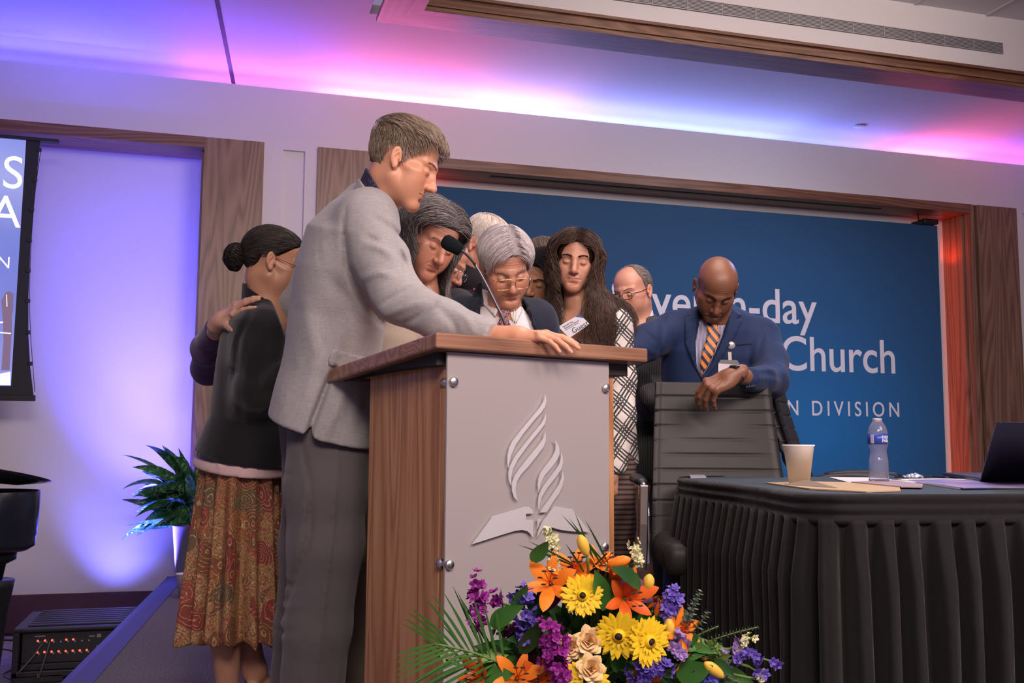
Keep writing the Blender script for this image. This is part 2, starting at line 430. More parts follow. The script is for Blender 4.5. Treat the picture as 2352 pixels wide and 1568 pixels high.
sbox('wall_left', (-5.1, -2.5, FL), (-5, 7.5, 3.6), paint); sbox('wall_right', (9.5, -2.5, FL), (9.6, 7.5, 3.6), paint)
sbox('baseboard_back', (-5, WB - .025, FL), (-.05, WB, -.128), basem)
# left recess back wall sits flush with the wall face low down (white lower wall)
# wood portals
def portal(name, x0, x1, cl, cr):
    """opening x0..x1 with columns cl (left) and cr (right) as (outer, inner) x"""
    t = thing(name, None, None, (x0, W, 0)); struct(t)
    if cl: box('column', (cl[0], W - .02, FL), (cl[1], W + .02, HZ), walnut, t)
    if cr: box('column', (cr[0], W - .02, FL), (cr[1], W + .02, HZ), walnut, t)
    box('header_face', (x0 - .02, W - .022, HZ - .075), (x1 + .02, W + .05, HZ), walnutx, t)
    box('header_soffit', (x0, W + .05, HZ - .07), (x1, WB, HZ - .04), walnutx, t)
    if cl:
        box('jamb', (x0 - .03, W - .02, FL), (x0, WB, HZ - .07), walnut, t)
    if cr:
        box('jamb', (x1, W + .07, FL), (x1 + .03, WB, HZ - .07), walnut, t)
        box('jamb_trim', (x1 + .015, W - .018, FL), (x1 + .055, W + .08, HZ - .0), walnut, t)
    return t
PL = portal('trim_1', -5, -.11, None, (-.075, .30))
PR = portal('trim_2', 1.06, 6.13, (.665, 1.03), (6.215, 6.63))
# air slot in the soffit of the right portal
box('air_slot', (1.95, W + .10, HZ - .074), (5.35, W + .135, HZ - .069), black, PR)
# raised ceiling bay with its wooden frame
Z0 = 3.44; bx0, by1 = .90, 6.02
def at45(z): return z
fr = thing('trim_3', None, None, (bx0, by1, Z0)); struct(fr)
wi = .25
# underside band, mitred at the corner
def slab(name, pts, z0, z1, m, par): return prism(name, [(x, y, z0) for x, y in pts], V3(0, 0, z1 - z0), m, par)
slab('frame_band', [(bx0, by1), (9.5, by1), (9.5, by1 - wi), (bx0 + wi, by1 - wi)], Z0, Z0 + .03, walnutx, fr)
slab('frame_band', [(bx0, by1), (bx0 + wi, by1 - wi), (bx0 + wi, -2.5), (bx0, -2.5)], Z0, Z0 + .03, walnuty, fr)
slab('frame_fillet', [(bx0 + .22, by1 - wi + .03), (9.5, by1 - wi + .03), (9.5, by1 - wi - .012), (bx0 + .26, by1 - wi - .012)], Z0 + .031, Z0 + .040, walnutx, fr)
slab('frame_board', [(bx0 + wi + .02, by1 - wi + .03), (9.5, by1 - wi + .03), (9.5, by1 - wi + .10), (bx0 + wi, by1 - wi + .10)], Z0 + .03, Z0 + .108, walnutx, fr)
slab('frame_board', [(bx0 + wi - .1, -2.5), (bx0 + wi - .1, by1 - wi + .1), (bx0 + wi - .03, by1 - wi + .1), (bx0 + wi - .03, -2.5)], Z0 + .03, Z0 + .108, walnuty, fr)
slab('frame_fillet', [(bx0 + wi - .03, by1 - wi + .05), (9.5, by1 - wi + .05), (9.5, by1 - wi + .008), (bx0 + wi, by1 - wi + .008)], Z0 + .106, Z0 + .126, walnutx, fr)
bm = bmesh.new()
abox(bm, (bx0 + .1, by1 - wi + .045, Z0 + .12), (9.5, by1 - wi + .1, Z0 + .54)); abox(bm, (bx0 + wi - .1, -2.5, Z0 + .11), (bx0 + wi - .03, by1 - wi + .1, Z0 + .54))
struct(bmobj('wall_bay', bm, paint))
# ceiling tiles of the bay
tile = mat('ceiling_tile', (.72, .71, .72), .95); tn = noise(tile, coords(tile), 160, 3, .7); bump(tile, tn, .6, .003)
bm = bmesh.new(); abox(bm, (.9, -2.5, Z0 + .53), (9.5, by1 - .1, Z0 + .56)); struct(bmobj('ceiling_bay', bm, tile))
gridm = mat('ceiling_grid_metal', (.55, .54, .56), .5)
bm = bmesh.new()
for k in range(14): abox(bm, (1.0 + .61 * k, -2.5, Z0 + .52), (1.02 + .61 * k, by1 - .19, Z0 + .532))
for k in range(14): abox(bm, (.9, 5.45 - .61 * k, Z0 + .518), (9.5, 5.47 - .61 * k, Z0 + .532))
struct(bmobj('trim_4', bm, gridm))
# linear air grille on the bay wall
gr = thing('air_grille', 'long grey linear air grille of thin blades in the raised ceiling bay', 'air vent', (4.3, by1 - wi + .04, Z0 + .29))
yg = by1 - wi + .045
box('backing', (2.0, yg - .004, Z0 + .25), (5.40, yg + .002, Z0 + .335), mat('grille_back', (.16, .16, .17), .7), gr)
bm = bmesh.new()
for k in range(9): abox(bm, (2.0, yg - .014, Z0 + .252 + .0092 * k), (5.40, yg - .004, Z0 + .2565 + .0092 * k))
for k in range(14): abox(bm, (2.15 + .25 * k, yg - .0125, Z0 + .25), (2.154 + .25 * k, yg - .003, Z0 + .335))
bmobj('blades', bm, mat('grille_metal', (.50, .49, .50), .4, .4), gr)
# gap in the ceiling and the sprinkler cover
a, b = onZ(532, 192, 3.4985), onZ(491, -8, 3.4985); dx = V3(.028, 0, 0)
struct(prism('trim_5', [a, a + dx, b + dx, b], V3(0, 0, .004), mat('gap_black', (.03, .02, .03), .9)))
c = onZ(1975, 290, 3.497)
o = lathe('ceiling_cover_plate', [(0, -.004), (.045, -.004), (.050, -.002), (.050, .001), (0, .001)], paint, None, c); tag(o, 'small round white cover plate on the lilac lit ceiling', 'ceiling plate')
# ================================================================ stage
st0 = V3(-.19, 7.06, 0); st1 = V3(-.445, 4.04, 0); dd = (st1 - st0) / (st0[1] - st1[1]); 
s_a = st0; s_b = st0 + dd * 9.5
bm = bmesh.new()
P = [(s_a[0], 7.06), (6.1, 7.06), (9.4, 7.06), (9.4, -.2), (s_b[0] + 6.36 * 0 + .5, -.2), (st0[0] + dd[0] * 7.26, -.2)]
P = [(st0[0], 7.06), (9.4, 7.06), (9.4, 1.35), (st0[0] + dd[0] * 5.71, 1.35)]
va = [bm.verts.new((x, y, 0)) for x, y in P]; vb = [bm.verts.new((x, y, FL)) for x, y in P]
bm.faces.new(va); 
for i in range(4): f = bm.faces.new([va[i], vb[i], vb[(i + 1) % 4], va[(i + 1) % 4]]); f.material_index = 1
struct(bmobj('floor_stage', bm, [carpet, black]))
bm = bmesh.new(); abox(bm, (.9, 7.06, -.02), (6.2, 7.40, 0)); abox(bm, (-.19, 7.06, FL), (9.4, 7.07, 0)); struct(bmobj('floor_recess', bm, carpet))
# tape along the stage edge and black nosing
e1 = st0 + dd * .0; e2 = st0 + dd * 5.7; tw = .085
o = prism('edge_tape', [e1 + V3(.0, 0, .0015), e1 + V3(tw, -.0, .0015), e2 + V3(tw, 0, .0015), e2 + V3(.0, 0, .0015)], V3(0, 0, .002), tape); tag(o, 'blue lit strip of tape along the stage edge', 'tape', kind='structure')
o = prism('trim_6', [e1 + V3(-.03, 0, -.05), e1 + V3(-.002, 0, -.05), e2 + V3(-.002, 0, -.05), e2 + V3(-.03, 0, -.05)], V3(0, 0, .051), black); struct(o)
# ================================================================ blue backdrop
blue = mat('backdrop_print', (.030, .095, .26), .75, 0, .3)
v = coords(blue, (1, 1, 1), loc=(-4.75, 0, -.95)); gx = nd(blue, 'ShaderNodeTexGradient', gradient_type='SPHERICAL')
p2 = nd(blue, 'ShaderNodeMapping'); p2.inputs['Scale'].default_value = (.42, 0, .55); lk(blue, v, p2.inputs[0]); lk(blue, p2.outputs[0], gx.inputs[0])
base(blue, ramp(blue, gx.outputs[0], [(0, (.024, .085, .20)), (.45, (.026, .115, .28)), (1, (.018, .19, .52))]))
white = mat('white_print', (.80, .80, .88), .7)
bd = thing('backdrop', 'large dark blue backdrop printed with white church lettering', 'backdrop', (3.7, 7.25, 0))
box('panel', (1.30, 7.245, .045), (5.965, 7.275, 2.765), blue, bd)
box('edge_frame', (5.967, 7.245, .045), (5.985, 7.275, 2.765), mat('frame_white', (.75, .72, .72), .5), bd)
def bdtext(s, xr_px, ybase, size, spacing, width, anchor='RIGHT', bold=0):
    p = onY(xr_px, ybase, 7.243)
    return text('lettering', s, size, basis((1, 0, 0), (0, 0, 1), p), white, bd, .001, spacing, anchor, width, bold)
# x-heights measured on the wall plane
bdtext('Seventh-day', 1876, 745, .40, 1.0, .93, bold=.003)
bdtext('Adventist Church', 2061, 857, .40, 1.0, .91, bold=.003)
bdtext('NORTH AMERICAN DIVISION', 2068, 957, .172, 1.45, .86, bold=.001)
# receiver box on the top edge of the backdrop
rc = thing('wireless_receiver', 'small black receiver with antenna on the backdrop top corner', 'receiver', (5.87, 7.25, 2.77))
box('housing', (5.80, 7.20, 2.768), (5.95, 7.30, 2.815), black, rc, .012); box('foot', (5.73, 7.22, 2.766), (5.82, 7.28, 2.785), black, rc)
tubes('antenna', [([(5.785, 7.25, 2.78), (5.77, 7.25, 2.90)], .006)], black, rc)
# ================================================================ projection screen
def screenpt(px, py): return onY(px, py, 6.93)
sc = thing('projection_screen', 'black bordered projection screen showing a bright blue slide', 'projection screen', screenpt(60, 915))
yS = 6.93
tr = [screenpt(92, 325), screenpt(80, 450), screenpt(70, 560), screenpt(65, 680), screenpt(65, 770), screenpt(69, 840), screenpt(77, 908)]
L = -3.3
poly = [V3(L, yS, tr[0][2])] + tr + [V3(L, yS, tr[-1][2])]
prism('border', poly, V3(0, .004, 0), mat('screen_black', (.012, .014, .02), .6), sc)
a = screenpt(60, 322); b = screenpt(25, 886)
glow = bpy.data.materials.new('slide_picture'); glow.use_nodes = True; g = glow.node_tree; g.nodes.clear()
em = g.nodes.new('ShaderNodeEmission'); ou = g.nodes.new('ShaderNodeOutputMaterial'); g.links.new(em.outputs[0], ou.inputs[0])
zz = coords(glow, (1, 1, 1)); sp = nd(glow, 'ShaderNodeSeparateXYZ'); lk(glow, zz, sp.inputs[0])
nz = noise(glow, coords(glow, (1.2, 1, 1.2)), 1.6, 2, .5)
mr = nd(glow, 'ShaderNodeMapRange'); mr.inputs[1].default_value = b[2]; mr.inputs[2].default_value = a[2]; lk(glow, sp.outputs[2], mr.inputs[0])
cc = ramp(glow, mr.outputs[0], [(0, (.30, .34, .95)), (.30, (.16, .20, .80)), (.62, (.15, .20, .78)), (.85, (.42, .45, 1)), (1, (.24, .30, .95))])
cm = mixc(glow, mth(glow, 'MULTIPLY', nz, .55), cc, (.55, .55, 1.0)); lk(glow, cm, em.inputs[0]); em.inputs[1].default_value = .85
prism('slide', [V3(L, yS - .002, a[2]), V3(a[0], yS - .002, a[2]), V3(b[0], yS - .002, b[2]), V3(L, yS - .002, b[2])], V3(0, .003, 0), glow, sc)
wg = mat('slide_white', (0, 0, 0), 1, Emission_Color=(.95, .95, 1, 1), Emission_Strength=1.1)
bg = mat('slide_brown', (0, 0, 0), 1, Emission_Color=(.30, .19, .32, 1), Emission_Strength=.8)
def sct(s, px, py, size, sp_=1): return text('slide_lettering', s, size, basis((1, 0, 0), (0, 0, 1), onY(px, py, yS - .004)), wg, sc, .0005, sp_, 'RIGHT', .95)
sct('S', 54, 434, .30); sct('A', 47, 523, .29); sct('N', 24, 616, .105)
def scp(pts, m, yy=yS - .003): return prism('slide_figure', [onY(x, y, yy) for x, y in pts], V3(0, .001, 0), m, sc)
scp([(3, 690), (12, 672), (22, 668), (31, 674), (30, 710), (27, 725), (27, 760), (22, 850), (3, 850), (8, 780), (6, 735)], bg)
scp([(0, 738), (7, 738), (7, 742), (0, 742)], wg, yS - .0035); scp([(0, 762), (25, 764), (25, 767), (0, 765)], wg, yS - .0045)
scp([(0, 858), (24, 853), (24, 884), (0, 884)], wg, yS - .0035); scp([(14, 676), (16, 676), (17, 704), (15, 704)], wg, yS - .0045)
z1 = tr[-1][2]
box('weight_bar', (L, yS - .012, z1 - .035), (tr[-1][0] + .012, yS + .012, z1 + .002), black, sc, .004)
box('case', (L, yS - .02, tr[0][2]), (screenpt(135, 328)[0], yS + .03, tr[0][2] + .02), black, sc)
for px, py in ((93, 344), (83, 413), (76, 481), (71, 552), (68, 621), (67, 691), (68, 763), (73, 835)):
    p = screenpt(px - 3, py); box('tension_clip', (p[0] - .012, yS - .012, p[2] - .012), (p[0] + .014, yS + .008, p[2] + .012), black, sc, .003)
tubes('tension_cord', [(spline([screenpt(x, y) for x, y in ((94, 344), (84, 413), (77, 481), (72, 552), (69, 621), (68, 691), (70, 763), (75, 835), (80, 900))], 30), .002)], black, sc, 5)
# ================================================================ lectern
LA = V3(.512, 2.362, 1.12); LD = V3(.953, .303, 0); LN = V3(-.303, .953, 0); LW = .669; LDp = .655
def L(u, v, z): return LA + LD * u + LN * v + V3(0, 0, z - 1.12)
def onP(px, py, v):
    """picture ray meets the upright plane v behind the front edge of the lectern"""
    p0 = LA + LN * v; d = ray(px, py); return CAM + d * (((p0 - CAM) @ LN) / (d @ LN))
rzL = -math.atan2(LD[1], LD[0])
cherryZ = wood('lectern_veneer', (.26, .105, .042), (.47, .22, .10), (.58, .32, .165), 'Z', .30, 1.3)
cherryX = wood('lectern_veneer_across', (.17, .080, .045), (.31, .155, .095), (.42, .23, .15), 'X', .30, 1.2, rzL)
lec = thing('lectern', 'wooden lectern with frosted front panel and metal emblem', 'lectern', L(LW / 2, .3, 0))
sl = .055 / LDp
P8 = [L(0, 0, 1.082), L(LW, 0, 1.082), L(LW, LDp, 1.082 - .055), L(0, LDp, 1.082 - .055), L(0, 0, 1.12), L(LW, 0, 1.12), L(LW, LDp, 1.065), L(0, LDp, 1.065)]
hexa('top', P8, cherryX, lec, .005)
def lbox(name, u0, u1, v0, v1, z0, z1, m, dz=(0, 0), bevel=.002):
    return hexa(name, [L(u0, v0, z0), L(u1, v0, z0), L(u1, v1, z0), L(u0, v1, z0), L(u0, v0, z1), L(u1, v0, z1), L(u1, v1, z1 - dz[1]), L(u0, v1, z1 - dz[1])], m, lec, bevel)
bu0, bu1, bv0, bv1 = .060, .600, .075, .47
lbox('side_panel', bu0, bu0 + .025, bv0 + .004, bv1, .05, 1.076, cherryZ, (0, .034))
lbox('side_panel', bu1 - .025, bu1, bv0 + .004, bv1, .05, 1.076, cherryZ, (0, .034))
lbox('front_panel', bu0 + .001, bu1 - .001, bv0 - .012, bv0 + .012, .05, 1.076, cherryZ)
lbox('shelf', bu0 + .02, bu1 - .02, bv0, bv1 - .02, .70, .72, cherryZ)
lbox('top_support', .03, LW - .03, .05, LDp - .08, 1.045, 1.083, mat('support_black', (.02, .017, .016), .6), (0, .05))
lbox('plinth', bu0 + .02, bu1 - .02, bv0 + .02, bv1 - .02, 0, .055, black)
acry = mat('frosted_acrylic', (.40, .36, .365), .32, 0, .5, Transmission_Weight=.10)
PV = .028
pl, pr = onP(1028, 830, PV), onP(1399, 850, PV); pu = lambda p: (p - LA) @ LD
u0, u1 = pu(pl), pu(pr)
box8 = [L(u0, PV, .10), L(u1, PV, .10), L(u1, PV + .009, .10), L(u0, PV + .009, .10), L(u0, PV, 1.078), L(u1, PV, 1.078), L(u1, PV + .009, 1.078), L(u0, PV + .009, 1.078)]
fp = hexa('frosted_panel', box8, acry, lec, .0015)
for q in ((1044, 876), (1394, 891), (1391, 1256), (1034, 1297)):
    p = onP(q[0], q[1], PV - .008)
    o = lathe('standoff_bolt', [(0, -.002), (.010, -.002), (.0115, 0), (.0115, .008), (.006, .009), (.006, .035), (.0115, .036), (.0115, .05), (0, .05)], alu, lec, p, 20, axis=LN)
# emblem: cut metal plates standing off the panel
def cr(pts): return [(1000 + x / 3.2667, 820 + y / 3.2667) for x, y in pts]
embm = mat('emblem_metal', (.80, .78, .79), .45, .55); bump(embm, noise(embm, coords(embm, (4, 4, 400)), 5, 2, .6), .15, .0004)
EMB = [
 [(828,280),(833,330),(823,372),(797,412),(740,475),(665,568),(602,660),(566,740),(548,832),(541,790),(543,735),(555,682),(580,630),(640,553),(720,457),(780,385),(812,335)],
 [(829,412),(832,455),(821,502),(780,558),(700,655),(620,765),(582,840),(569,900),(569,968),(552,922),(549,870),(559,820),(590,755),(660,665),(740,565),(795,500),(820,455)],
 [(827,557),(829,620),(815,668),(770,730),(700,818),(642,882),(612,932),(602,990),(608,1042),(622,1080),(592,1052),(576,1002),(576,945),(592,895),(630,840),(700,752),(770,668),(808,615)],
 [(890,617),(914,645),(930,685),(932,722),(920,760),(880,818),(822,885),(792,942),(776,1015),(769,960),(775,910),(790,870),(830,815),(880,748),(902,702),(905,658)],
 [(941,706),(955,745),(958,790),(946,840),(900,905),(840,980),(797,1052),(774,1146),(772,1090),(778,1040),(800,985),(850,915),(905,845),(932,800),(941,755)],
 [(955,845),(966,900),(956,960),(930,1020),(880,1090),(835,1162),(787,1166),(800,1142),(830,1102),(880,1032),(930,955),(948,902)],
 [(280,1402),(435,1192),(640,1132),(672,1123),(700,1122),(725,1140),(737,1170),(680,1176),(680,1220),(735,1220),(733,1356),(717,1328),(690,1304),(650,1296),(600,1302),(500,1332)],
 [(767,1216),(798,1213),(780,1245),(767,1290)],
 [(765,1352),(772,1312),(800,1245),(845,1180),(890,1118),(1027,1138),(1157,1310),(1040,1308),(950,1297),(885,1280),(845,1270),(815,1280),(790,1305)]]
for e in EMB:
    pts = [onP(x, y, PV - .010) for x, y in cr(e)]
    if len(e) > 5: pass
    prism('emblem_piece', pts, LN * .003, embm, lec)
# ================================================================ gooseneck microphone on the lectern
mp = lambda x, y, D: at(x, y, D)
topz = lambda v: 1.12 - sl * v
g0 = onZ(1172, 783, 1.10)
gb = onP(1172, 772, .34); gb[2] = topz(.34) - .002
mic = thing('microphone', 'black gooseneck microphone with foam windscreen rising from the lectern', 'microphone', gb)
lathe('mount', [(0, 0), (.024, 0), (.024, .012), (.010, .018), (.010, .05), (0, .05)], black, mic, gb, 24)
Dm = (gb - CAM) @ fw
neck = spline([gb + V3(0, 0, .02), at(1160, 745, Dm), at(1135, 690, Dm), at(1110, 640, Dm), at(1088, 603, Dm), at(1070, 583, Dm), at(1055, 572, Dm)], 40)
tubes('gooseneck', [(neck[:26], .0042)], mat('gunmetal', (.16, .15, .16), .3, .9), mic, 12); tubes('neck_tip', [(neck[25:], .0040)], black, mic, 12)
foam = mat('foam', (.008, .012, .014), 1.0, 0, .1); bump(foam, noise(foam, coords(foam), 900, 2, .8), .8, .001)
f0, f1 = at(1060, 576, Dm), at(1016, 549, Dm); dv = (f1 - f0)
tubes('windscreen', [([f0, f0 + dv * .03, f0 + dv * .25, f0 + dv * .6, f0 + dv * .85, f0 + dv * .97, f0 + dv], [.010, .0165, .0195, .0225, .021, .013, .003])], foam, mic, 28)
# ================================================================ skirted table
cloth = fabric('table_cloth', (.006, .0055, .006), (.014, .0125, .013), .8, 500, 0, .1, .7)
topc = mat('table_top_cloth', (.040, .060, .072), .75, 0, .4)
TZ = .745
out = [(1.90, 3.36), (1.68, 3.34), (1.56, 3.22), (1.485, 3.0), (1.43, 2.60), (1.345, 2.22), (1.315, 2.09), (1.335, 2.02), (1.42, 1.985), (1.8, 1.945), (2.2, 1.92), (3.3, 1.88), (3.3, 3.2), (2.6, 3.28)]
tab = thing('table', 'conference table under a black cloth with a pleated skirt', 'table', (2.2, 2.6, 0))
prism('tabletop', [(x, y, TZ - .03) for x, y in out], V3(0, 0, .03), topc, tab)
for q in ((1.6, 3.05), (1.55, 2.2), (3.1, 2.1), (3.1, 3.0)): tubes('leg', [([V3(*q, 0), V3(*q, TZ - .03)], .02)], black, tab)
path = spline([(x, y, 0) for x, y in out[:12]], 900); 
dl = np.r_[0, np.cumsum(np.linalg.norm(np.diff(path, axis=0), axis=1))]; s = np.linspace(0, dl[-1], 1100); path = np.stack([np.interp(s, dl, path[:, k]) for k in range(3)], 1)
tn_ = np.gradient(path, axis=0); tn_ /= np.linalg.norm(tn_, axis=1)[:, None]; nrm = np.cross(tn_, ZZ); nrm *= np.sign(((path - V3(2.3, 2.7, 0)) * nrm).sum(1))[:, None]
def sheet(zs, offf, name, m):
    V = []
    for z in zs: V.append(path + nrm * offf(s, z)[:, None] + V3(0, 0, z))
    V = np.concatenate(V); n = len(s); F = [(i * n + j, i * n + j + 1, (i + 1) * n + j + 1, (i + 1) * n + j) for i in range(len(zs) - 1) for j in range(n - 1)]
    o = meshobj(name, V, F, m, tab); q = o.modifiers.new('thick', 'SOLIDIFY'); q.thickness = .002; return o
g2 = np.random.default_rng(3); ph = np.cumsum(g2.uniform(.75, 1.3, 400)) ; ph = np.interp(s / .068, np.arange(400), ph)
def band(s_, z): return .006 + .0035 * np.sin((TZ - z) * 260) * (1 + .4 * np.sin(s_ * 9)) + .002 * np.sin(s_ * 23)
sheet(np.linspace(TZ + .003, TZ - .062, 14), band, 'skirt_band', cloth)
def pleat(s_, z):
    t = np.clip((TZ - .055 - z) / .68, 0, 1); a = np.tanh(1.6 * np.sin(ph * 2 * np.pi) + .5 * np.sin(ph * 4 * np.pi + 1)); amp = .012 + .026 * np.minimum(t * 5, 1)
    return .004 + amp * (a * .8 + .2) + .012 * t * np.sin(s_ * 7 + 3 * t) + .006 * t * np.sin(ph * 2.6 + 4 * t)
sheet(np.r_[np.linspace(TZ - .052, TZ - .12, 6), np.linspace(TZ - .15, .012, 16)], pleat, 'skirt', cloth)
# ================================================================ things on the table
paper = mat('paper_white', (.78, .76, .76), .7)
cupm = mat('paper_cup', (.86, .83, .82), .6)
def cup(label, px, py, D, z, s=1.0, h=.112):
    p = at(px, py, D); p[2] = z
    r0, r1 = .029 * s, .044 * s
    o = lathe('paper_cup', [(0, .004), (r0 - .001, .004), (r0, 0), (r1 - .001, h - .004), (r1 + .001, h - .003), (r1 + .0025, h - .001), (r1 + .001, h + .001), (r1 - .001, h), (r1 - .0025, h - .006), (r0 - .002, .008), (0, .008)], cupm, None, p, 48)
    return tag(o, label, 'cup')
TO = TZ + .001
cup('white paper cup standing on the tan envelope on the table', 1836, 1105, 2.90, TO + .005, .98, .108)
c2 = onZ(424, 1372, 0); o = cup('white paper cup on the stage floor beside the metal plant pot', 424, 1372, (c2 - CAM) @ fw, .0, 1.15, .132)
def sheetz(name, label, cat, pts, m, z=TO, th=.002, bevel=0):
    P = [onZ(x, y, z) for x, y in pts]; o = prism(name, P, V3(0, 0, th), m); return tag(o, label, cat) if label else o
envm = mat('kraft_paper', (.50, .36, .20), .75)
sheetz('paper_sheet', 'white sheet of paper under the water bottle', 'paper', [(1905, 1096), (1998, 1097), (2105, 1107), (2090, 1113), (1950, 1108)], paper, TO + .0005, .0012)
env = thing('envelope', 'tan envelope with a lifted grey flap under the paper cup', 'envelope', onZ(1850, 1115, TO))
prism('pouch', [onZ(x, y, TO) for x, y in ((1758, 1110), (1850, 1107), (2062, 1111), (2069, 1128), (1990, 1131), (1860, 1124))], V3(0, 0, .003), envm, env)
fl = [onZ(1810, 1112, TO + .003), onZ(1905, 1121, TO + .003), onZ(1852, 1117, TO + .003)]
bm = bmesh.new(); a1 = onZ(1800, 1112, TO + .004); a2 = onZ(1925, 1120, TO + .004); a3 = at(1853, 1101, (onZ(1853, 1118, TO) - CAM) @ fw)
vs = [bm.verts.new(tuple(p)) for p in (a1, a2, a3)]; bm.faces.new(vs); o = bmobj('flap', bm, mat('kraft_grey', (.30, .25, .20), .8), env); q = o.modifiers.new('t', 'SOLIDIFY'); q.thickness = .001
sheetz('magazine', 'thin magazine with pale edge lying behind the tan envelope', 'magazine', [(1955, 1108), (2050, 1104), (2120, 1113), (2118, 1120), (2070, 1119)], mat('magazine_cover', (.42, .30, .32), .4), TO + .0032, .003)
bk = thing('booklet', 'open lilac covered booklet beside the laptop', 'booklet', onZ(2200, 1115, TO))
prism('pages', [onZ(x, y, TO) for x, y in ((2060, 1102), (2160, 1101), (2420, 1108), (2420, 1122), (2205, 1124))], V3(0, 0, .004), paper, bk)
cov = mat('booklet_cover', (.30, .26, .50), .3); cov_n = noise(cov, coords(cov, (1, 1, 1)), 9, 2, .5); base(cov, ramp(cov, cov_n, [(.35, (.22, .20, .50)), (.6, (.42, .36, .60)), (.75, (.55, .48, .60))]))
prism('cover', [onZ(x, y, TO + .0045) for x, y in ((2085, 1102), (2165, 1100.5), (2425, 1107), (2425, 1118), (2212, 1121))], V3(0, 0, .001), cov, bk)
cards = thing('phone', 'small lilac lit phone at the far left corner of the table', 'phone', onZ(1605, 1097, TO))
prism('body', [onZ(x, y, TO) for x, y in ((1583, 1094), (1618, 1094), (1622, 1098), (1586, 1099))], V3(0, 0, .007), mat('phone_body', (.35, .35, .42), .3), cards, .001)
# laptop seen from behind its lid
lap = thing('laptop', 'black laptop at the right edge of the table, lid raised', 'laptop', onZ(2300, 1105, TO))
lb, ltp = onZ(2250, 1107, TO + .003), at(2288, 969, 2.62)
e = V3(.955, -.10, 0) * .34; ez = V3(.02, .03, .002)
hexa('lid', [lb, lb + e, lb + e + ez * .3, lb + ez * .3, ltp, ltp + e, ltp + e + ez * .3, ltp + ez * .3], black, lap, .003)
b0 = onZ(2166, 1093, TO); 
hexa('keyboard_base', [lb, lb + e, b0 + e, b0, lb + V3(0, 0, .014), lb + e + V3(0, 0, .014), b0 + e + V3(0, 0, .014), b0 + V3(0, 0, .014)], mat('laptop_base', (.03, .025, .035), .4), lap, .003)
# bottle
bt = onZ(2019, 1109, TO); bt = V3(bt[0], bt[1], TO); sb = .95
pet = mat('clear_plastic', (.90, .91, 1.0), .06, 0, .8, Transmission_Weight=.93, IOR=1.28)
prof = [(0, .004), (.020, .002), (.028, 0), (.031, .004)]
for k in range(7): prof += [(.0315, .010 + .010 * k), (.0293, .015 + .010 * k)]
prof += [(.0275, .086), (.0255, .098), (.026, .106), (.0295, .116), (.031, .122), (.0312, .158), (.0305, .163), (.0285, .172), (.024, .184), (.0165, .196), (.0125, .201), (.0125, .206)]
bo = thing('water_bottle', 'clear plastic water bottle with a blue label on the table', 'bottle', bt)
lathe('bottle_shell', [(r * sb, z * sb) for r, z in prof] + [(.0117 * sb, .206 * sb)] + [((r - .0011) * sb, z * sb) for r, z in prof[:3:-1]] + [(0, .006)], pet, bo, bt, 48)
water = mat('water', (1, 1, 1), .0, 0, .5, Transmission_Weight=1.0, IOR=1.33)
lathe('cap', [(0, .207 * sb), (.0145 * sb, .207 * sb), (.0148 * sb, .205 * sb), (.0148 * sb, .196 * sb), (.0125 * sb, .196 * sb)], mat('cap_clear', (.75, .72, .78), .3, Transmission_Weight=.5), bo, bt, 32)
lab = mat('label_blue', (.012, .05, .34), .35)
lathe('label', [(.0317 * sb, .124 * sb), (.0319 * sb, .124 * sb), (.0319 * sb, .157 * sb), (.0317 * sb, .157 * sb)], lab, bo, bt, 48)
def wrapped(s_, size, ang, z, m, width=1.0, bold=.0):
    o = text('label_text', s_, size, Matrix.Identity(4), m, bo, .0001, 1.0, 'LEFT', width, bold); r = .0322 * sb
    for v in o.data.vertices:
        x, y, d = v.co; t = ang + x / r; v.co = Vector((bt[0] + (r + d) * math.cos(t), bt[1] + (r + d) * math.sin(t), bt[2] + z + y))
    return o
tocam = math.atan2(-bt[1], -bt[0])
wrapped('DEER', .0125, tocam + .42, .142 * sb, paper, .9, .0002); wrapped('PARK', .0125, tocam + .42, .1305 * sb, paper, .9, .0002)
bm = bmesh.new()
def wstrip(a0, a1, z0, z1):
    r = .0322 * sb; n = 5; A = []; B = []
    for k in range(n + 1):
        t = tocam + a0 + (a1 - a0) * k / n; c_, s_ = math.cos(t) * r, math.sin(t) * r
        A.append(bm.verts.new((bt[0] + c_, bt[1] + s_, bt[2] + z0 * sb))); B.append(bm.verts.new((bt[0] + c_, bt[1] + s_, bt[2] + z1 * sb)))
    for k in range(n): bm.faces.new([A[k], A[k + 1], B[k + 1], B[k]])
for k in range(11): wstrip(-.72 + .034 * k, -.72 + .034 * k + (.012 if k % 3 else .022), .127, .155)
bmobj('label_bars', bm, paper, bo, True)
# cable and wrapper by the laptop
zc = TO + .004
cab = spline([onZ(1990, 1092, zc), onZ(2045, 1090, zc), onZ(2070, 1097, zc), onZ(2110, 1098, zc), onZ(2135, 1094, zc), onZ(2172, 1096, zc)], 30)
o = tubes('cable', [(cab, .003)], black, None, 8); tag(o, 'thin black cable lying on the table behind the bottle', 'cable')
wr = mat('wrapper_foil', (.75, .78, .9), .12, .3, Transmission_Weight=.5)
wc = onZ(2098, 1100, TO); f = wrinkle(ell(wc + V3(0, 0, .007), (.035, .02, .009)), .004, 120, 3)
o = sdfobj('candy_wrapper', f, wc - .05, wc + .05, .0025, wr); tag(o, 'crumpled clear wrapper on the table left of the laptop', 'wrapper')
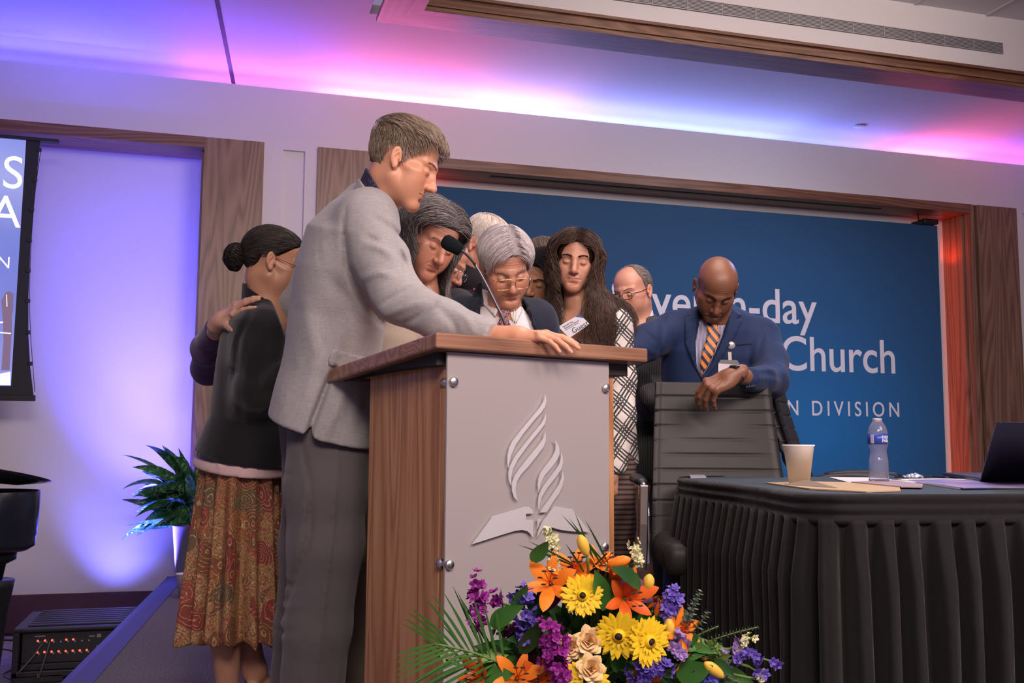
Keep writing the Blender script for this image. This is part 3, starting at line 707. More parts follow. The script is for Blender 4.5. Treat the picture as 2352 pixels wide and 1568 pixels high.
# ================================================================ conference chairs
leather = mat('black_leather', (.020, .018, .018), .52, 0, .35); ln_ = noise(leather, coords(leather), 240, 3, .6); bump(leather, ln_, .3, .001)
def make_chair(label, org, face, w0=.42, w1=.50, zt=1.095, tilt=.10, low=0.0):
    """org: middle of the backrest on the floor, face: direction the sitter looks"""
    F_ = np.array(face, float); F_ /= np.linalg.norm(F_); R_ = np.cross(F_, ZZ); O_ = np.array(org, float)
    X = lambda r_, f_, z_: O_ + R_ * r_ + F_ * f_ + V3(0, 0, z_)
    t = thing('office_chair', label, 'chair', X(0, .3, 0), 'black leather conference chairs')
    # ribbed backrest
    nz, nx = 120, 26; Vf = []; z0 = .50
    for i in range(nz):
        k = i / (nz - 1); z = z0 + (zt - z0) * k; hw = (w1 + (w0 - w1) * k) / 2; cur = .10 * (1 - k) ** 2
        for j in range(nx):
            u = -1 + 2 * j / (nx - 1); rib = abs(math.sin(math.pi * (k * 11 + .04 * u * u)))
            Vf.append(X(u * hw, .035 + .010 * min(1, rib * 7) + cur - tilt * k + .03 * u * u - (.0 if abs(u) < .93 else (abs(u) - .93) * .25), z))
    nF = len(Vf)
    for i in range(nz):
        k = i / (nz - 1); z = z0 + (zt - z0) * k; hw = (w1 + (w0 - w1) * k) / 2; cur = .10 * (1 - k) ** 2
        for j in range(nx):
            u = -1 + 2 * j / (nx - 1); rib = abs(math.sin(math.pi * (k * 11))); Vf.append(X(u * hw, .0 - .006 * rib + cur - tilt * k + .03 * u * u, z))
    Q = [(i * nx + j, i * nx + j + 1, (i + 1) * nx + j + 1, (i + 1) * nx + j) for i in range(nz - 1) for j in range(nx - 1)]
    Q += [tuple(nF + a for a in q[::-1]) for q in Q]
    for i in range(nz - 1):
        for j in (0, nx - 1): Q.append((i * nx + j, (i + 1) * nx + j, nF + (i + 1) * nx + j, nF + i * nx + j))
    for j in range(nx - 1):
        for i in (0, nz - 1): Q.append((i * nx + j, i * nx + j + 1, nF + i * nx + j + 1, nF + i * nx + j))
    meshobj('backrest', np.array(Vf), Q, leather, t)
    f = wrinkle(rbox(X(0, .30, .50), (.25, .25, .055), .045, np.stack([R_, F_, ZZ], 1)), .002, 20, 5)
    sdfobj('seat', f, X(0, .3, .5) - .42, X(0, .3, .5) + .42, .012, leather, t)
    for s_ in (-1, 1):
        dz_ = low if s_ < 0 else 0
        def plate(name, prof, r0, r1):
            a_ = [X(s_ * r0, f_, z_ - dz_) for f_, z_ in prof]; return prism(name, a_, R_ * s_ * (r1 - r0), chrome, t, .004)
        plate('arm_frame', [(.385, .728), (.455, .728), (.425, .60), (.375, .47), (.33, .44), (.325, .46), (.36, .56), (.385, .66)], .285, .315)
        tubes('arm_frame', [(spline([X(s_ * .30, .42, .722 - dz_), X(s_ * .30, .25, .725 - dz_), X(s_ * .295, .10, .71 - dz_)], 12), .013)], chrome, t, 10)
        tubes('arm_pad', [(spline([X(s_ * .305, .10, .735 - dz_), X(s_ * .31, .25, .748 - dz_), X(s_ * .305, .415, .735 - dz_)], 14), [.012] + [.022] * 12 + [.012])], black, t, 14, flat=.6)
        plate('back_bracket', [(.04, .70), (.07, .715), (.20, .66), (.235, .62), (.235, .45), (.185, .45), (.185, .60), (.05, .66)], .262, .282)
    tubes('column', [([X(0, .3, .10), X(0, .3, .45)], .028)], chrome, t, 16)
    for k in range(5):
        a = k * 2 * math.pi / 5; l_ = tubes('base_leg', [([X(0, .3, .11), X(.28 * math.cos(a), .3 + .28 * math.sin(a), .07)], [.025, .015])], chrome, t, 10)
        e = X(.28 * math.cos(a), .3 + .28 * math.sin(a), .03); lathe('caster', [(0, -.012), (.028, -.012), (.03, 0), (.028, .012), (0, .012)], black, l_, e, 20, axis=(math.sin(a), -math.cos(a), 0))
    return t
cA, cB = at(1508, 1000, 3.74), at(1785, 1000, 3.72)
org = (cA + cB) / 2; org[2] = 0; fd = np.cross(ZZ, cB - cA); fd = -np.cross(cB - cA, ZZ) if np.cross(cB - cA, ZZ) @ fw > 0 else np.cross(cB - cA, ZZ)
make_chair('ribbed black leather conference chair with its back under the hand of the man in blue', org + fd / np.linalg.norm(fd) * -.03, fd, .425, .50, low=.07)
o2 = at(1822, 1000, 4.22); o2[2] = 0
make_chair('dark leather conference chair half hidden behind the ribbed one, right armrest showing', o2, (.80, -.60, 0), .44, .50, 1.10, .12)
# ================================================================ plant
pot = onZ(447, 1332, 0)
pl_ = thing('potted_plant', 'leafy green plant in a tall metal pot at the back of the stage', 'plant', pot)
lathe('pot', [(0, 0), (.105, 0), (.115, .02), (.145, .34), (.150, .345), (.142, .34), (.135, .30), (0, .30)], mat('pot_metal', (.33, .32, .33), .55, .5), pl_, pot, 48)
lathe('soil', [(0, .31), (.137, .31), (.137, .30)], mat('soil', (.03, .02, .015), 1), pl_, pot, 24)
leafm = mat('leaf_variegated', (.02, .07, .03), .28, 0, .5)
lv = noise(leafm, coords(leafm, (1, 1, 1)), 30, 3, .6, 1.5); base(leafm, ramp(leafm, lv, [(.42, (.016, .085, .03)), (.55, (.04, .17, .06)), (.66, (.26, .38, .22))]))
def leaf_mesh(bmv, F, base_, dir_, L_, Wd, droop, up_=ZZ, n=9, fold_=.25):
    d = np.array(dir_, float); d /= np.linalg.norm(d); s_ = np.cross(d, up_); s_ /= np.linalg.norm(s_) + 1e-9; o = len(bmv); p = np.array(base_, float); st_ = L_ / n
    for i in range(n + 1):
        k = i / n; wd = Wd * (math.sin(math.pi * min(1, k * .93 + .05) ** .75)) if i < n else 0
        nn = np.cross(s_, d); bmv += [p - s_ * wd + nn * wd * fold_, p.copy(), p + s_ * wd + nn * wd * fold_]
        p = p + d * st_; d = d + np.array([0, 0, -droop / n]); d /= np.linalg.norm(d)
    for i in range(n):
        a = o + i * 3; F += [(a, a + 1, a + 4, a + 3), (a + 1, a + 2, a + 5, a + 4)]
g = np.random.default_rng(11)
for k in range(99):
    a = g.uniform(0, 2 * np.pi); el = g.uniform(-.1, 1.35) ** 1.0; Vv = []; Ff = []
    if k % 3 == 0: a = math.atan2(-.2, -1) + g.normal() * .5; el = g.uniform(-.05, .8)
    rr = g.uniform(.03, .20); h = g.uniform(.0, .40)
    d = V3(math.cos(a) * math.cos(el), math.sin(a) * math.cos(el), math.sin(el))
    b_ = pot + V3(math.cos(a) * .03, math.sin(a) * .03, .33) + d * rr + V3(0, 0, h * .55)
    if b_[1] > 7.0: b_[1] = 6.95
    if pot[1] + (d[1] * .3) > 6.9: d[1] = -abs(d[1]) * .5
    leaf_mesh(Vv, Ff, b_, d, g.uniform(.20, .32), g.uniform(.026, .042), g.uniform(.3, 1.4), ZZ * .3 - fw + g.normal(size=3) * .5)
    lo_ = meshobj('leaf', np.array(Vv), Ff, leafm, pl_); 
    if k % 4 == 0: tubes('stem', [([pot + V3(0, 0, .3), b_], .004)], leafm, lo_, 6)
# ================================================================ rack case on the hall floor
X0, X1, Y0, Y1 = -.925, -.345, 5.86, 6.46; zb, zt_ = FL, -.10
ca = thing('rack_case', 'black rack case with rows of red lights beside the stage', 'rack case', ((X0 + X1) / 2, 6.1, FL))
casem = mat('case_shell', (.02, .02, .024), .5); 
bm = bmesh.new()
abox(bm, (X0, Y0 + .0, zt_ - .02), (X1, Y1, zt_)); abox(bm, (X0, Y0, zb + .03), (X0 + .03, Y1, zt_ - .02)); abox(bm, (X1 - .03, Y0, zb + .03), (X1, Y1, zt_ - .02)); abox(bm, (X0, Y0, zb + .03), (X1, Y1, zb + .065)); abox(bm, (X0, Y1 - .02, zb + .03), (X1, Y1, zt_))
bmobj('shell', bm, casem, ca, bevel=.006)
for k in range(8):
    bm = bmesh.new(); y = Y0 + .06 + k * .068; abox(bm, (X0 + .06, y, zt_ - .001), (X1 - .02, y + .034, zt_ + .009)); bmobj('lid_rib', bm, casem, ca, bevel=.003)
for k in range(2): box('foot', (X0 + .0 + k * .33, Y0 + .0, zb), (X0 + .25 + k * .33, Y1, zb + .05), casem, ca, .01)
fp_ = box('mixer_panel', (X0 + .04, Y0 + .03, zb + .10), (X1 - .03, Y0 + .10, zt_ - .025), mat('mixer_face', (.022, .024, .028), .5), ca, .002)
box('drawer', (X0 + .04, Y0 + .01, zb + .068), (X1 - .03, Y0 + .06, zb + .098), casem, ca, .003)
redl = mat('red_lamp', (.2, 0, 0), .4, Emission_Color=(1, .05, .03, 1), Emission_Strength=5); grnl = mat('green_lamp', (0, .2, 0), .4, Emission_Color=(.35, 1, .05, 1), Emission_Strength=4)
greyp = mat('panel_print', (.30, .28, .28), .6)
for r_ in range(2):
    for k in range(8):
        if r_ == 0 and k in (3, 6, 7): pass
        x = X0 + .115 + .034 * k; z = zt_ - (.068 + .058 * r_)
        box('input_button', (x - .004 + .009, Y0 + .024, z - .012), (x + .013, Y0 + .03, z - .004), greyp, fp_)
        if not (r_ == 0 and k in (3, 6, 7)): lathe('signal_lamp', [(0, -.004), (.0045, -.002), (.0055, 0)], redl, fp_, (x, Y0 + .03, z), 12, axis=(0, 1, 0))
for k in range(2): lathe('power_lamp', [(0, -.004), (.004, -.002), (.005, 0)], grnl, fp_, (X0 + .455 + .016 * k, Y0 + .03, zt_ - .066), 12, axis=(0, 1, 0))
for k in range(4):
    box('print_tab', (X0 + .40 + .035 * k, Y0 + .027, zt_ - .112), (X0 + .43 + .035 * k, Y0 + .03, zt_ - .105), greyp, fp_)
    lathe('knob', [(0, -.012), (.008, -.012), (.010, 0)], black, fp_, (X0 + .415 + .035 * k, Y0 + .03, zt_ - .145), 16, axis=(0, 1, 0))
for a_, b_, c_, d_ in ((.10, .15, .042, .048), (.36, .39, .052, .058), (.40, .42, .045, .063)): box('print_line', (X0 + a_, Y0 + .0275, zt_ - d_), (X0 + b_, Y0 + .03, zt_ - c_), greyp, fp_)
for a_ in (.085, .11, .135): box('sticker', (X0 + a_, Y0 + .026, zt_ - .225), (X0 + a_ + .018, Y0 + .03, zt_ - .208), mat('sticker_pink', (.45, .38, .38), .6), fp_)
# cables
def cable(lbl, pts, r_=.004, z=FL):
    P = spline(pts, 50); o = tubes('cable', [(P, r_)], black, None, 8); return tag(o, lbl, 'cable')
fz = lambda x, y, dz=.005: onZ(x, y, FL + dz)
gcol = mat('cable_grey', (.10, .10, .11), .5)
k0 = V3(X0 + .145, Y0 + .02, zt_ - .07); k1 = V3(X0 + .175, Y0 + .02, zt_ - .07)
o = tubes('cable', [(spline([k0, V3(X0 + .10, Y0 - .03, zt_ - .14), V3(X0 + .03, Y0 - .03, zt_ - .22), fz(62, 1512), fz(30, 1535), fz(8, 1548), fz(30, 1560), fz(100, 1563)], 50), .0035)], gcol, None, 8); tag(o, 'grey cable running from the rack case top row down to the left', 'cable')
o = tubes('cable', [(spline([k1, V3(X0 + .16, Y0 - .03, zt_ - .15), V3(X0 + .135, Y0 - .03, zt_ - .24), V3(X0 + .13, Y0 - .035, FL + .06)], 40), .0035)], gcol, None, 8); tag(o, 'short grey cable hanging straight down over the rack case front', 'cable')
cable('black cable looping over the hall floor at the far left', [fz(-20, 1490), fz(20, 1492), fz(50, 1506), fz(56, 1520), fz(40, 1532), fz(30, 1545), fz(45, 1555), fz(100, 1560), fz(108, 1548)])
cable('coiled black cable on the hall floor below the wall base', [fz(-10 + 45 * math.cos(t) + 30, 1463 + 7 * math.sin(t), .008 + .004 * math.sin(3 * t)) for t in np.linspace(0, 16, 40)], .006)
# ================================================================ drum and dish at the left edge
dc = onZ(-28, 1115, .66); dc[2] = 0
sh = mat('drum_shell', (.015, .017, .028), .22)
dr = thing('drum', 'black cylindrical drum on a tapering stand at the left edge', 'drum', (dc[0], dc[1], FL))
D1 = np.linalg.norm(dc - CAM); px2m = D1 / FPX; R1 = 98 * px2m; ztp = .85 - (1112 - 1018) * px2m; zbt = .85 - (1222 - 1018) * px2m
lathe('shell', [(0, ztp - .02), (R1 * .93, ztp - .02), (R1 * .98, ztp), (R1, ztp - .005), (R1 * .97, zbt + .05), (R1 * .955, zbt + .045), (R1 * .955, zbt + .03), (R1 * .94, zbt), (R1 * .80, zbt - .02), (0, zbt - .02)], sh, dr, V3(dc[0], dc[1], 0), 64)
lathe('clamp', [(0, zbt - .02), (R1 * .62, zbt - .02), (R1 * .60, zbt - .06), (R1 * .42, zbt - .08), (R1 * .36, zbt - .16), (0, zbt - .16)], black, dr, V3(dc[0], dc[1], 0), 32)
lathe('stand', [(0, zbt - .15), (R1 * .60, zbt - .15), (R1 * .58, zbt - .18), (R1 * .50, zbt - .3), (R1 * .34, FL + .03), (R1 * .9, FL + .02), (R1 * .92, FL), (0, FL)], black, dr, V3(dc[0], dc[1], 0), 32)
zd = .85 - (1085 - 1018) * px2m
ds = thing('cymbal', 'black round dish with a pale rim held above the drum', 'cymbal', (dc[0], dc[1], zd))
rim = 118 * px2m
o = lathe('dish', [(0, -.045), (rim * .5, -.035), (rim * .85, -.012), (rim, .0), (rim * 1.0, .004), (rim * .84, -.006), (rim * .5, -.028), (0, -.038)], sh, ds, (0, 0, 0), 64)
o.rotation_euler = (math.radians(-7), math.radians(9), 0); o.location = (dc[0], dc[1], zd + .02)
lathe('post', [(0, ztp - .03), (.012, ztp - .03), (.012, zd), (0, zd)], chrome, ds, V3(dc[0], dc[1], 0), 12)
# ================================================================ people: shared building blocks
def quickmesh(name, V, Q, m, parent=None, tint=None):
    me = bpy.data.meshes.new(name); V = np.asarray(V, np.float32); Q = np.asarray(Q, np.int32); k = Q.shape[1]
    me.vertices.add(len(V)); me.vertices.foreach_set('co', V.ravel())
    me.loops.add(Q.size); me.loops.foreach_set('vertex_index', Q.ravel())
    me.polygons.add(len(Q)); me.polygons.foreach_set('loop_start', np.arange(0, Q.size, k, dtype=np.int32))
    me.polygons.foreach_set('use_smooth', [True] * len(Q)); me.update(calc_edges=True); me.validate()
    for q in (m if isinstance(m, (list, tuple)) else [m]): me.materials.append(q)
    if tint is not None:
        a = me.color_attributes.new('tint', 'FLOAT_COLOR', 'POINT'); c = np.ones((len(V), 4), np.float32); c[:, :3] = tint; a.data.foreach_set('color', c.ravel())
    return link(bpy.data.objects.new(name, me), parent)
def tinted(name, rough=.5, bumpsc=0, bstr=.2, sss=0, spec=.5, aniso=False):
    if name in MATS: return MATS[name]
    m = mat(name, (1, 1, 1), rough, 0, spec); a = nd(m, 'ShaderNodeAttribute', attribute_name='tint'); c = a.outputs['Color']
    if bumpsc:
        n = noise(m, coords(m), bumpsc, 3, .6); bump(m, n, bstr, .001)
        c = mixc(m, .12, c, mixc(m, noise(m, coords(m), 60, 3, .6), (.35, .2, .15), (1, .9, .85)), 'OVERLAY')
    base(m, c)
    if sss:
        b = m.node_tree.nodes['Principled BSDF']; b.inputs['Subsurface Weight'].default_value = sss; b.inputs['Subsurface Radius'].default_value = (1, .35, .2); b.inputs['Subsurface Scale'].default_value = .006
    return m
skin = tinted('skin', .42, 700, .25, .18, .5)
hairm = tinted('hair', .50, 0, 0, 0, .35); capm = tinted('hair_under', .95, 0, 0, 0, .05)
def pose(yaw, pitch, roll=0):
    """3x3, columns = person's left, forward, up. yaw 0 faces the camera, 90 faces picture right; pitch > 0 looks down; roll > 0 tips the crown to picture right"""
    a, p, r_ = map(math.radians, (yaw, pitch, roll))
    f0 = -hd * math.cos(a) + rt0 * math.sin(a); lft = np.cross(ZZ, f0)
    F_ = f0 * math.cos(p) - ZZ * math.sin(p); U_ = ZZ * math.cos(p) + f0 * math.sin(p)
    # roll about the view axis
    def rot(v): return v * math.cos(r_) + np.cross(hd, v) * math.sin(r_) + hd * (hd @ v) * (1 - math.cos(r_))
    return np.stack([rot(lft), rot(F_), rot(U_)], 1)
class Head:
    def __init__(s, nose, D, yaw, pitch, roll=0, sc=1.0, w=1.0, female=False, age=0, nose_s=1.0, jaw=1.0, fat=0, mouth=1.0, smile=0, ears=True, chin=1.0, anchor=(0, .118, -.035)):
        s.R = pose(yaw, pitch, roll); s.sc = sc; s.w = w; s.female = female
        s.o = at(nose[0], nose[1], D) - s.R @ (np.array(anchor) * sc)
        s.p = dict(age=age, ns=nose_s, jaw=jaw, fat=fat, mouth=mouth, smile=smile, ears=ears, chin=chin)
        s.fn, s.simple = s.build()
    def loc(s, P): return ((P - s.o) @ s.R) / s.sc
    def wor(s, q): return s.o + s.R @ (np.asarray(q, float) * s.sc) if np.ndim(q) == 1 else s.o + (np.asarray(q) * s.sc) @ s.R.T
    def build(s):
        p = s.p; w = s.w; fe = s.female; jw = p['jaw']; ft = p['fat']; ns = p['ns']; mo = p['mouth']
        cran = ell((0, -.016, .034), (.075 * w, .096, .084))
        fore = ell((0, .022, .040), (.062 * w, .062, .060))
        face = ell((0, .022, -.042), ((.056 + ft * .008) * w, .066, .074))
        chinz = -.104 * p['chin']
        def sym(f): return lambda q: f(np.stack([np.abs(q[:, 0]), q[:, 1], q[:, 2]], 1))
        jawf = sym(cone((.050 * w * jw, .000, -.055), (.014, .072, chinz + .004), .020, .017))
        chin = ell((0, .076, chinz), (.022 if not fe else .017, .018, .016))
        cheek = sym(ell((.040 * w, .054, -.030), (.026, .028, .026 + ft * .008)))
        cbone = sym(ell((.052 * w, .040, -.012), (.018, .030, .012)))
        brow = sym(cone((.010, .088, .021), (.046, .068, .022), .0085 if not fe else .006, .007))
        glab = ell((0, .084, .018), (.016, .012, .014))
        temple = sym(ell((.080 * w, .045, .022), (.012, .03, .028)))
        U1 = U(cran, fore, k=.03)
        def simple(q):
            d = smin(U1(q), face(q), .035); d = smin(d, jawf(q), .025); return smin(d, chin(q), .02)
        muz = ell((0, .069, -.066), (.034, .021, .028)); mid = sym(ell((.034 * w, .050, -.056), (.026, .028 + ft * .004, .030)))
        sock = sym(ell((.031, .098, -.001), (.019, .015, .0125)))
        eye = sym(ell((.031, .0745, -.003), (.0155, .0150, .0125)))
        lidc = sym(lambda q: np.sqrt((np.sqrt(((q[:, 0] - .031) / 1.0) ** 2 + ((q[:, 2] - .008) / 1.0) ** 2) - .0165) ** 2 + (q[:, 1] - .0885) ** 2) - .0011 + np.where(q[:, 2] > -.002, .02, 0))
        nback = ell((0, .083, -.016), (.015, .021, .030)); nb = chain([(0, .090, .012), (0, .098, -.008), (0, .1085, -.028), (0, .110 + .002 * ns, -.036)], [.0075, .0070, .0090 * ns, .0118 * ns], .008)
        ala = sym(ell((.0120 * ns, .1010, -.0395), (.0082 * ns, .0105, .0078 * ns)))
        nos = sym(ell((.0062 * ns, .1065, -.0475), (.0036, .0055, .0040)))
        sm = p['smile'] * .004
        ulip = sym(chain([(0, .0905, -.0628), (.011, .0890, -.0618), (.0265 * mo, .0800, -.0668 + sm)], [.0050, .0048, .0020], .004))
        llip = sym(chain([(0, .0885, -.0722), (.012, .0870, -.0714), (.0260 * mo, .0795, -.0682 + sm)], [.0058, .0052, .0020], .004))
        mgrv = sym(chain([(0, .0962, -.0672), (.012, .0945, -.0665), (.0285 * mo, .0845, -.0676 + sm)], [.0016, .0016, .0016], .001))
        phil = ell((0, .0955, -.053), (.0032, .004, .008))
        lgrv = ell((0, .0905, -.0845), (.017, .0045, .005))
        crease = [((.018, .100, -.042), (.034, .080, -.072), .0045, .0010 + .0011 * p['age']), ((.020, .088, -.016), (.040, .078, -.021), .0032, .0006 + .0006 * p['age']), ((.0055, .097, .014), (.006, .096, .027), .0022, .0012), ((.030, .082, -.078), (.031, .078, -.090), .0035, .0005 * p['age'])]
        # ears
        ex, ey, ez = .0785 * w, -.004, -.008
        ca, sa = math.cos(.35), math.sin(.35)
        Re = np.array([[ca, -sa, 0], [sa, ca, 0], [0, 0, 1.]]); Rt = np.array([[1, 0, 0], [0, math.cos(.2), -math.sin(.2)], [0, math.sin(.2), math.cos(.2)]]); RE = Re @ Rt
        eo = sym(ell((ex + .004, ey - .004, ez + .004), (.0055, .0165, .0290), RE))
        ei = sym(ell((ex + .0110, ey - .001, ez + .007), (.0075, .0105, .0195), RE)); ah = sym(chain([(ex + .0055, ey - .008, ez - .012), (ex + .0058, ey - .0085, ez + .004), (ex + .006, ey - .002, ez + .017)], [.0028, .0030, .0022], .002))
        trag = sym(ell((ex + .005, ey + .011, ez - .004), (.004, .004, .006)))
        lobe = sym(ell((ex + .004, ey + .003, ez - .023), (.0045, .008, .009)))
        canal = sym(ell((ex + .012, ey + .006, ez - .006), (.007, .0045, .0065)))
        age = p['age']
        def f(q):
            d = simple(q)
            d = smin(d, cheek(q), .022); d = smin(d, cbone(q), .018); d = smin(d, brow(q), .014); d = smin(d, glab(q), .016)
            d = smax(d, -temple(q), .02); d = smin(d, mid(q), .022); d = smin(d, muz(q), .022)
            d = smax(d, -sock(q), .014); d = smin(d, eye(q), .004); d = smax(d, -lidc(q), .0016)
            d = smin(d, nback(q), .010); d = smin(d, nb(q), .010); d = smin(d, ala(q), .005); d = smax(d, -nos(q), .002)
            d = smin(d, ulip(q), .004); d = smin(d, llip(q), .004); d = smax(d, -mgrv(q), .0016); d = smax(d, -phil(q), .004); d = smax(d, -lgrv(q), .007)
            qa = np.stack([np.abs(q[:, 0]), q[:, 1], q[:, 2]], 1)
            for a_, b_, w_, am in crease:
                if am:
                    t, e = seg_t(qa, a_, b_); d = d + am * np.exp(-(e / w_) ** 2) * np.sin(np.pi * np.clip(t, .15, .85))
            if age > 1:
                fm = np.exp(-(q[:, 0] / .035) ** 4) * np.clip(q[:, 1] / .05, 0, 1) * np.exp(-((q[:, 2] - .048) / .018) ** 4)
                d = d + .0007 * fm * np.cos((q[:, 2] + .15 * q[:, 0] ** 2 * 20 * .1) * 2 * np.pi / .009)
            if p['ears']:
                e = smin(eo(q), lobe(q), .006); e = smax(e, -ei(q), .002); e = smin(e, ah(q), .002); e = smin(e, trag(q), .003); e = smax(e, -canal(q), .002); d = smin(d, e, .005)
            return d
        return f, simple
    def sdf(s, P): return s.fn(s.loc(P)) * s.sc
    def sdf_simple(s, P): return s.simple(s.loc(P)) * s.sc
    def tint(s, P, col, lip=(.55, .22, .20), red=.25, fade=None):
        q = s.loc(P); x, y, z = np.abs(q[:, 0]), q[:, 1], q[:, 2]; c = np.tile(np.array(col, float), (len(P), 1))
        g = lambda cx, cy, cz, rx, ry, rz: np.exp(-(((x - cx) / rx) ** 2 + ((y - cy) / ry) ** 2 + ((z - cz) / rz) ** 2))
        rd = red * np.clip(g(0, .11, -.038, .018, .03, .014) + .8 * g(.042, .065, -.035, .022, .03, .02) + .7 * g(.078, 0, -.005, .015, .02, .03) + .3 * g(0, .08, -.10, .03, .03, .02), 0, 1)[:, None]
        c = c * (1 - rd) + c * np.array([1.06, .62, .60]) * rd
        le = .0262 * s.p['mouth']; zz = -.0672; hh = .0075 * np.clip(1 - (x / le) ** 2, 0, 1) ** .6
        L_ = (1 / (1 + np.exp(-(hh - np.abs(z - zz)) / .0008)) * (x < le) * (y > .075))[:, None]
        return c * (1 - L_) + (np.array(lip) * .8 + np.array(col) * .2) * L_
def combine(parts):
    V = []; Q = []; T = []; o = 0
    for v, q, t in parts: V.append(v); Q.append(q + o); T.append(t if np.ndim(t) == 2 else np.tile(np.array(t, float), (len(v), 1))); o += len(v)
    return np.concatenate(V), np.concatenate(Q), np.concatenate(T)
def head_part(H, col, neck_to, neck_r=(.052, .062), h=.0026, lip=(.55, .22, .20), red=.25, pad=.0):
    """head and neck in one surface; neck_to: world point at the pit of the neck"""
    nb = H.wor((0, -.030, -.062)); nt = np.asarray(neck_to, float); fn = cone(nb, nt, neck_r[0] * H.sc, neck_r[1] * H.sc)
    f = lambda P: smin(H.sdf(P), fn(P), .03)
    lo = np.minimum(H.o - .135 * H.sc, nt - .06); hi = np.maximum(H.o + .145 * H.sc, nt + .06)
    V, Q = surf(f, lo, hi, h); return V, Q, H.tint(V, col, lip, red)
def body_obj(parts, parent):
    V, Q, T = combine(parts); return quickmesh('body', V, Q, skin, parent, T)
# ---------------------------------------------------------------- hair
def grad(f, P, e=.002):
    d = f(P); g = np.stack([f(P + np.array(v) * e) - d for v in ((1, 0, 0), (0, 1, 0), (0, 0, 1))], 1); n = np.linalg.norm(g, axis=1)[:, None] + 1e-9; return d, g / n
def hairline(pts):
    """pts: (azimuth deg from the face, height) pairs -> mask value > 0 inside the hair"""
    A = np.radians([a for a, _ in pts]); Zs = [z for _, z in pts]
    def m(q): return q[:, 2] - np.interp(np.arctan2(np.abs(q[:, 0]), q[:, 1] + .012), A, Zs)
    return m
HL_MAN = [(0, .083), (25, .083), (42, .060), (55, .045), (68, .030), (76, -.012), (84, -.012), (90, .030), (108, .026), (122, -.02), (140, -.060), (180, -.068)]
HL_WOM = [(0, .080), (25, .076), (45, .055), (62, .030), (75, .0), (84, .0), (92, .025), (108, .020), (122, -.02), (140, -.060), (180, -.068)]
def sample_roots(H, mask, n, seed=0, ext=None):
    g = np.random.default_rng(seed); out = []
    while sum(map(len, out)) < n:
        d = g.normal(size=(n * 2, 3)); d /= np.linalg.norm(d, axis=1)[:, None]; q = np.array([0, -.01, .02]) + d * .09
        for _ in range(4):
            s_, gr_ = grad(H.simple, q); q = q - gr_ * s_[:, None]
        out.append(q[mask(q) > 0])
    return np.concatenate(out)[:n]
def grow(H, roots, flow, n, step, lift, seed=0, jit=.15, coll=None, grav=0):
    """all in head-local units; lift(k, q) height above the skull"""
    g = np.random.default_rng(seed + 5); p = roots.copy(); path = [p.copy()]; J = g.normal(size=p.shape) * jit; f = coll or H.simple
    st = (step if np.ndim(step) else np.full(len(p), step)) * g.uniform(.7, 1.15, len(p))
    for k in range(1, n):
        d = flow(p, k / (n - 1)) + J * (.6 + k / n); s_, gr_ = grad(f, p); L0 = lift(k / (n - 1), p); near = np.clip(1 - (s_ - L0 - .004) / .05, 0, 1)[:, None]; ou = np.maximum(np.sum(d * gr_, 1), -.3)[:, None]
        d = d - gr_ * ou * near * 1.0; d /= np.linalg.norm(d, axis=1)[:, None] + 1e-9
        p = p + d * st[:, None]; s_, gr_ = grad(f, p); L_ = lift(k / (n - 1), p)
        push = np.maximum(L_ - s_, 0) - .4 * np.clip(s_ - L_, 0, .02) * (s_ < L_ + .03); p = p + gr_ * push[:, None]; path.append(p.copy())
    return np.stack(path, 1)
def strands(name, H, paths, r0, cols, parent, seed=0, world=False, sides=3, m=None, root_dark=.0):
    P = paths if world else (H.o + (paths * H.sc) @ H.R.T); N, n, _ = P.shape; g = np.random.default_rng(seed)
    T = np.gradient(P, axis=1); T /= np.linalg.norm(T, axis=2)[..., None] + 1e-9
    a = np.cross(T, np.array([.3, .5, .8])); a /= np.linalg.norm(a, axis=2)[..., None] + 1e-9; b = np.cross(T, a)
    prof = np.clip(np.sin(np.linspace(.5, 3.05, n)), .15, 1); r_ = r0 * g.uniform(.6, 1.3, N)[:, None] * prof[None]
    ring = [np.cos(t) * a + np.sin(t) * b for t in np.arange(sides) * 2 * np.pi / sides]
    V = np.stack([P + r_[..., None] * q for q in ring], 2)           # N,n,s,3
    idx = np.arange(N * n * sides).reshape(N, n, sides); Q = []
    for j in range(sides):
        k = (j + 1) % sides; Q.append(np.stack([idx[:, :-1, j], idx[:, :-1, k], idx[:, 1:, k], idx[:, 1:, j]], -1).reshape(-1, 4))
    cols = np.array(cols, float); u = g.beta(1.4, 1.4, N) * (len(cols) - 1); i0 = np.minimum(u.astype(int), len(cols) - 2); fr = (u - i0)[:, None]
    c = cols[i0] * (1 - fr) + cols[i0 + 1] * fr; c = c * g.uniform(.8, 1.15, N)[:, None]
    sh_ = np.ones(n) if not root_dark else 1 - root_dark * np.linspace(1, 0, n)
    tint = (c[:, None, None] * sh_[None, :, None, None] * np.ones((1, 1, sides, 1))).reshape(-1, 3)
    return quickmesh(name, V.reshape(-1, 3), np.concatenate(Q), m or hairm, parent, tint)
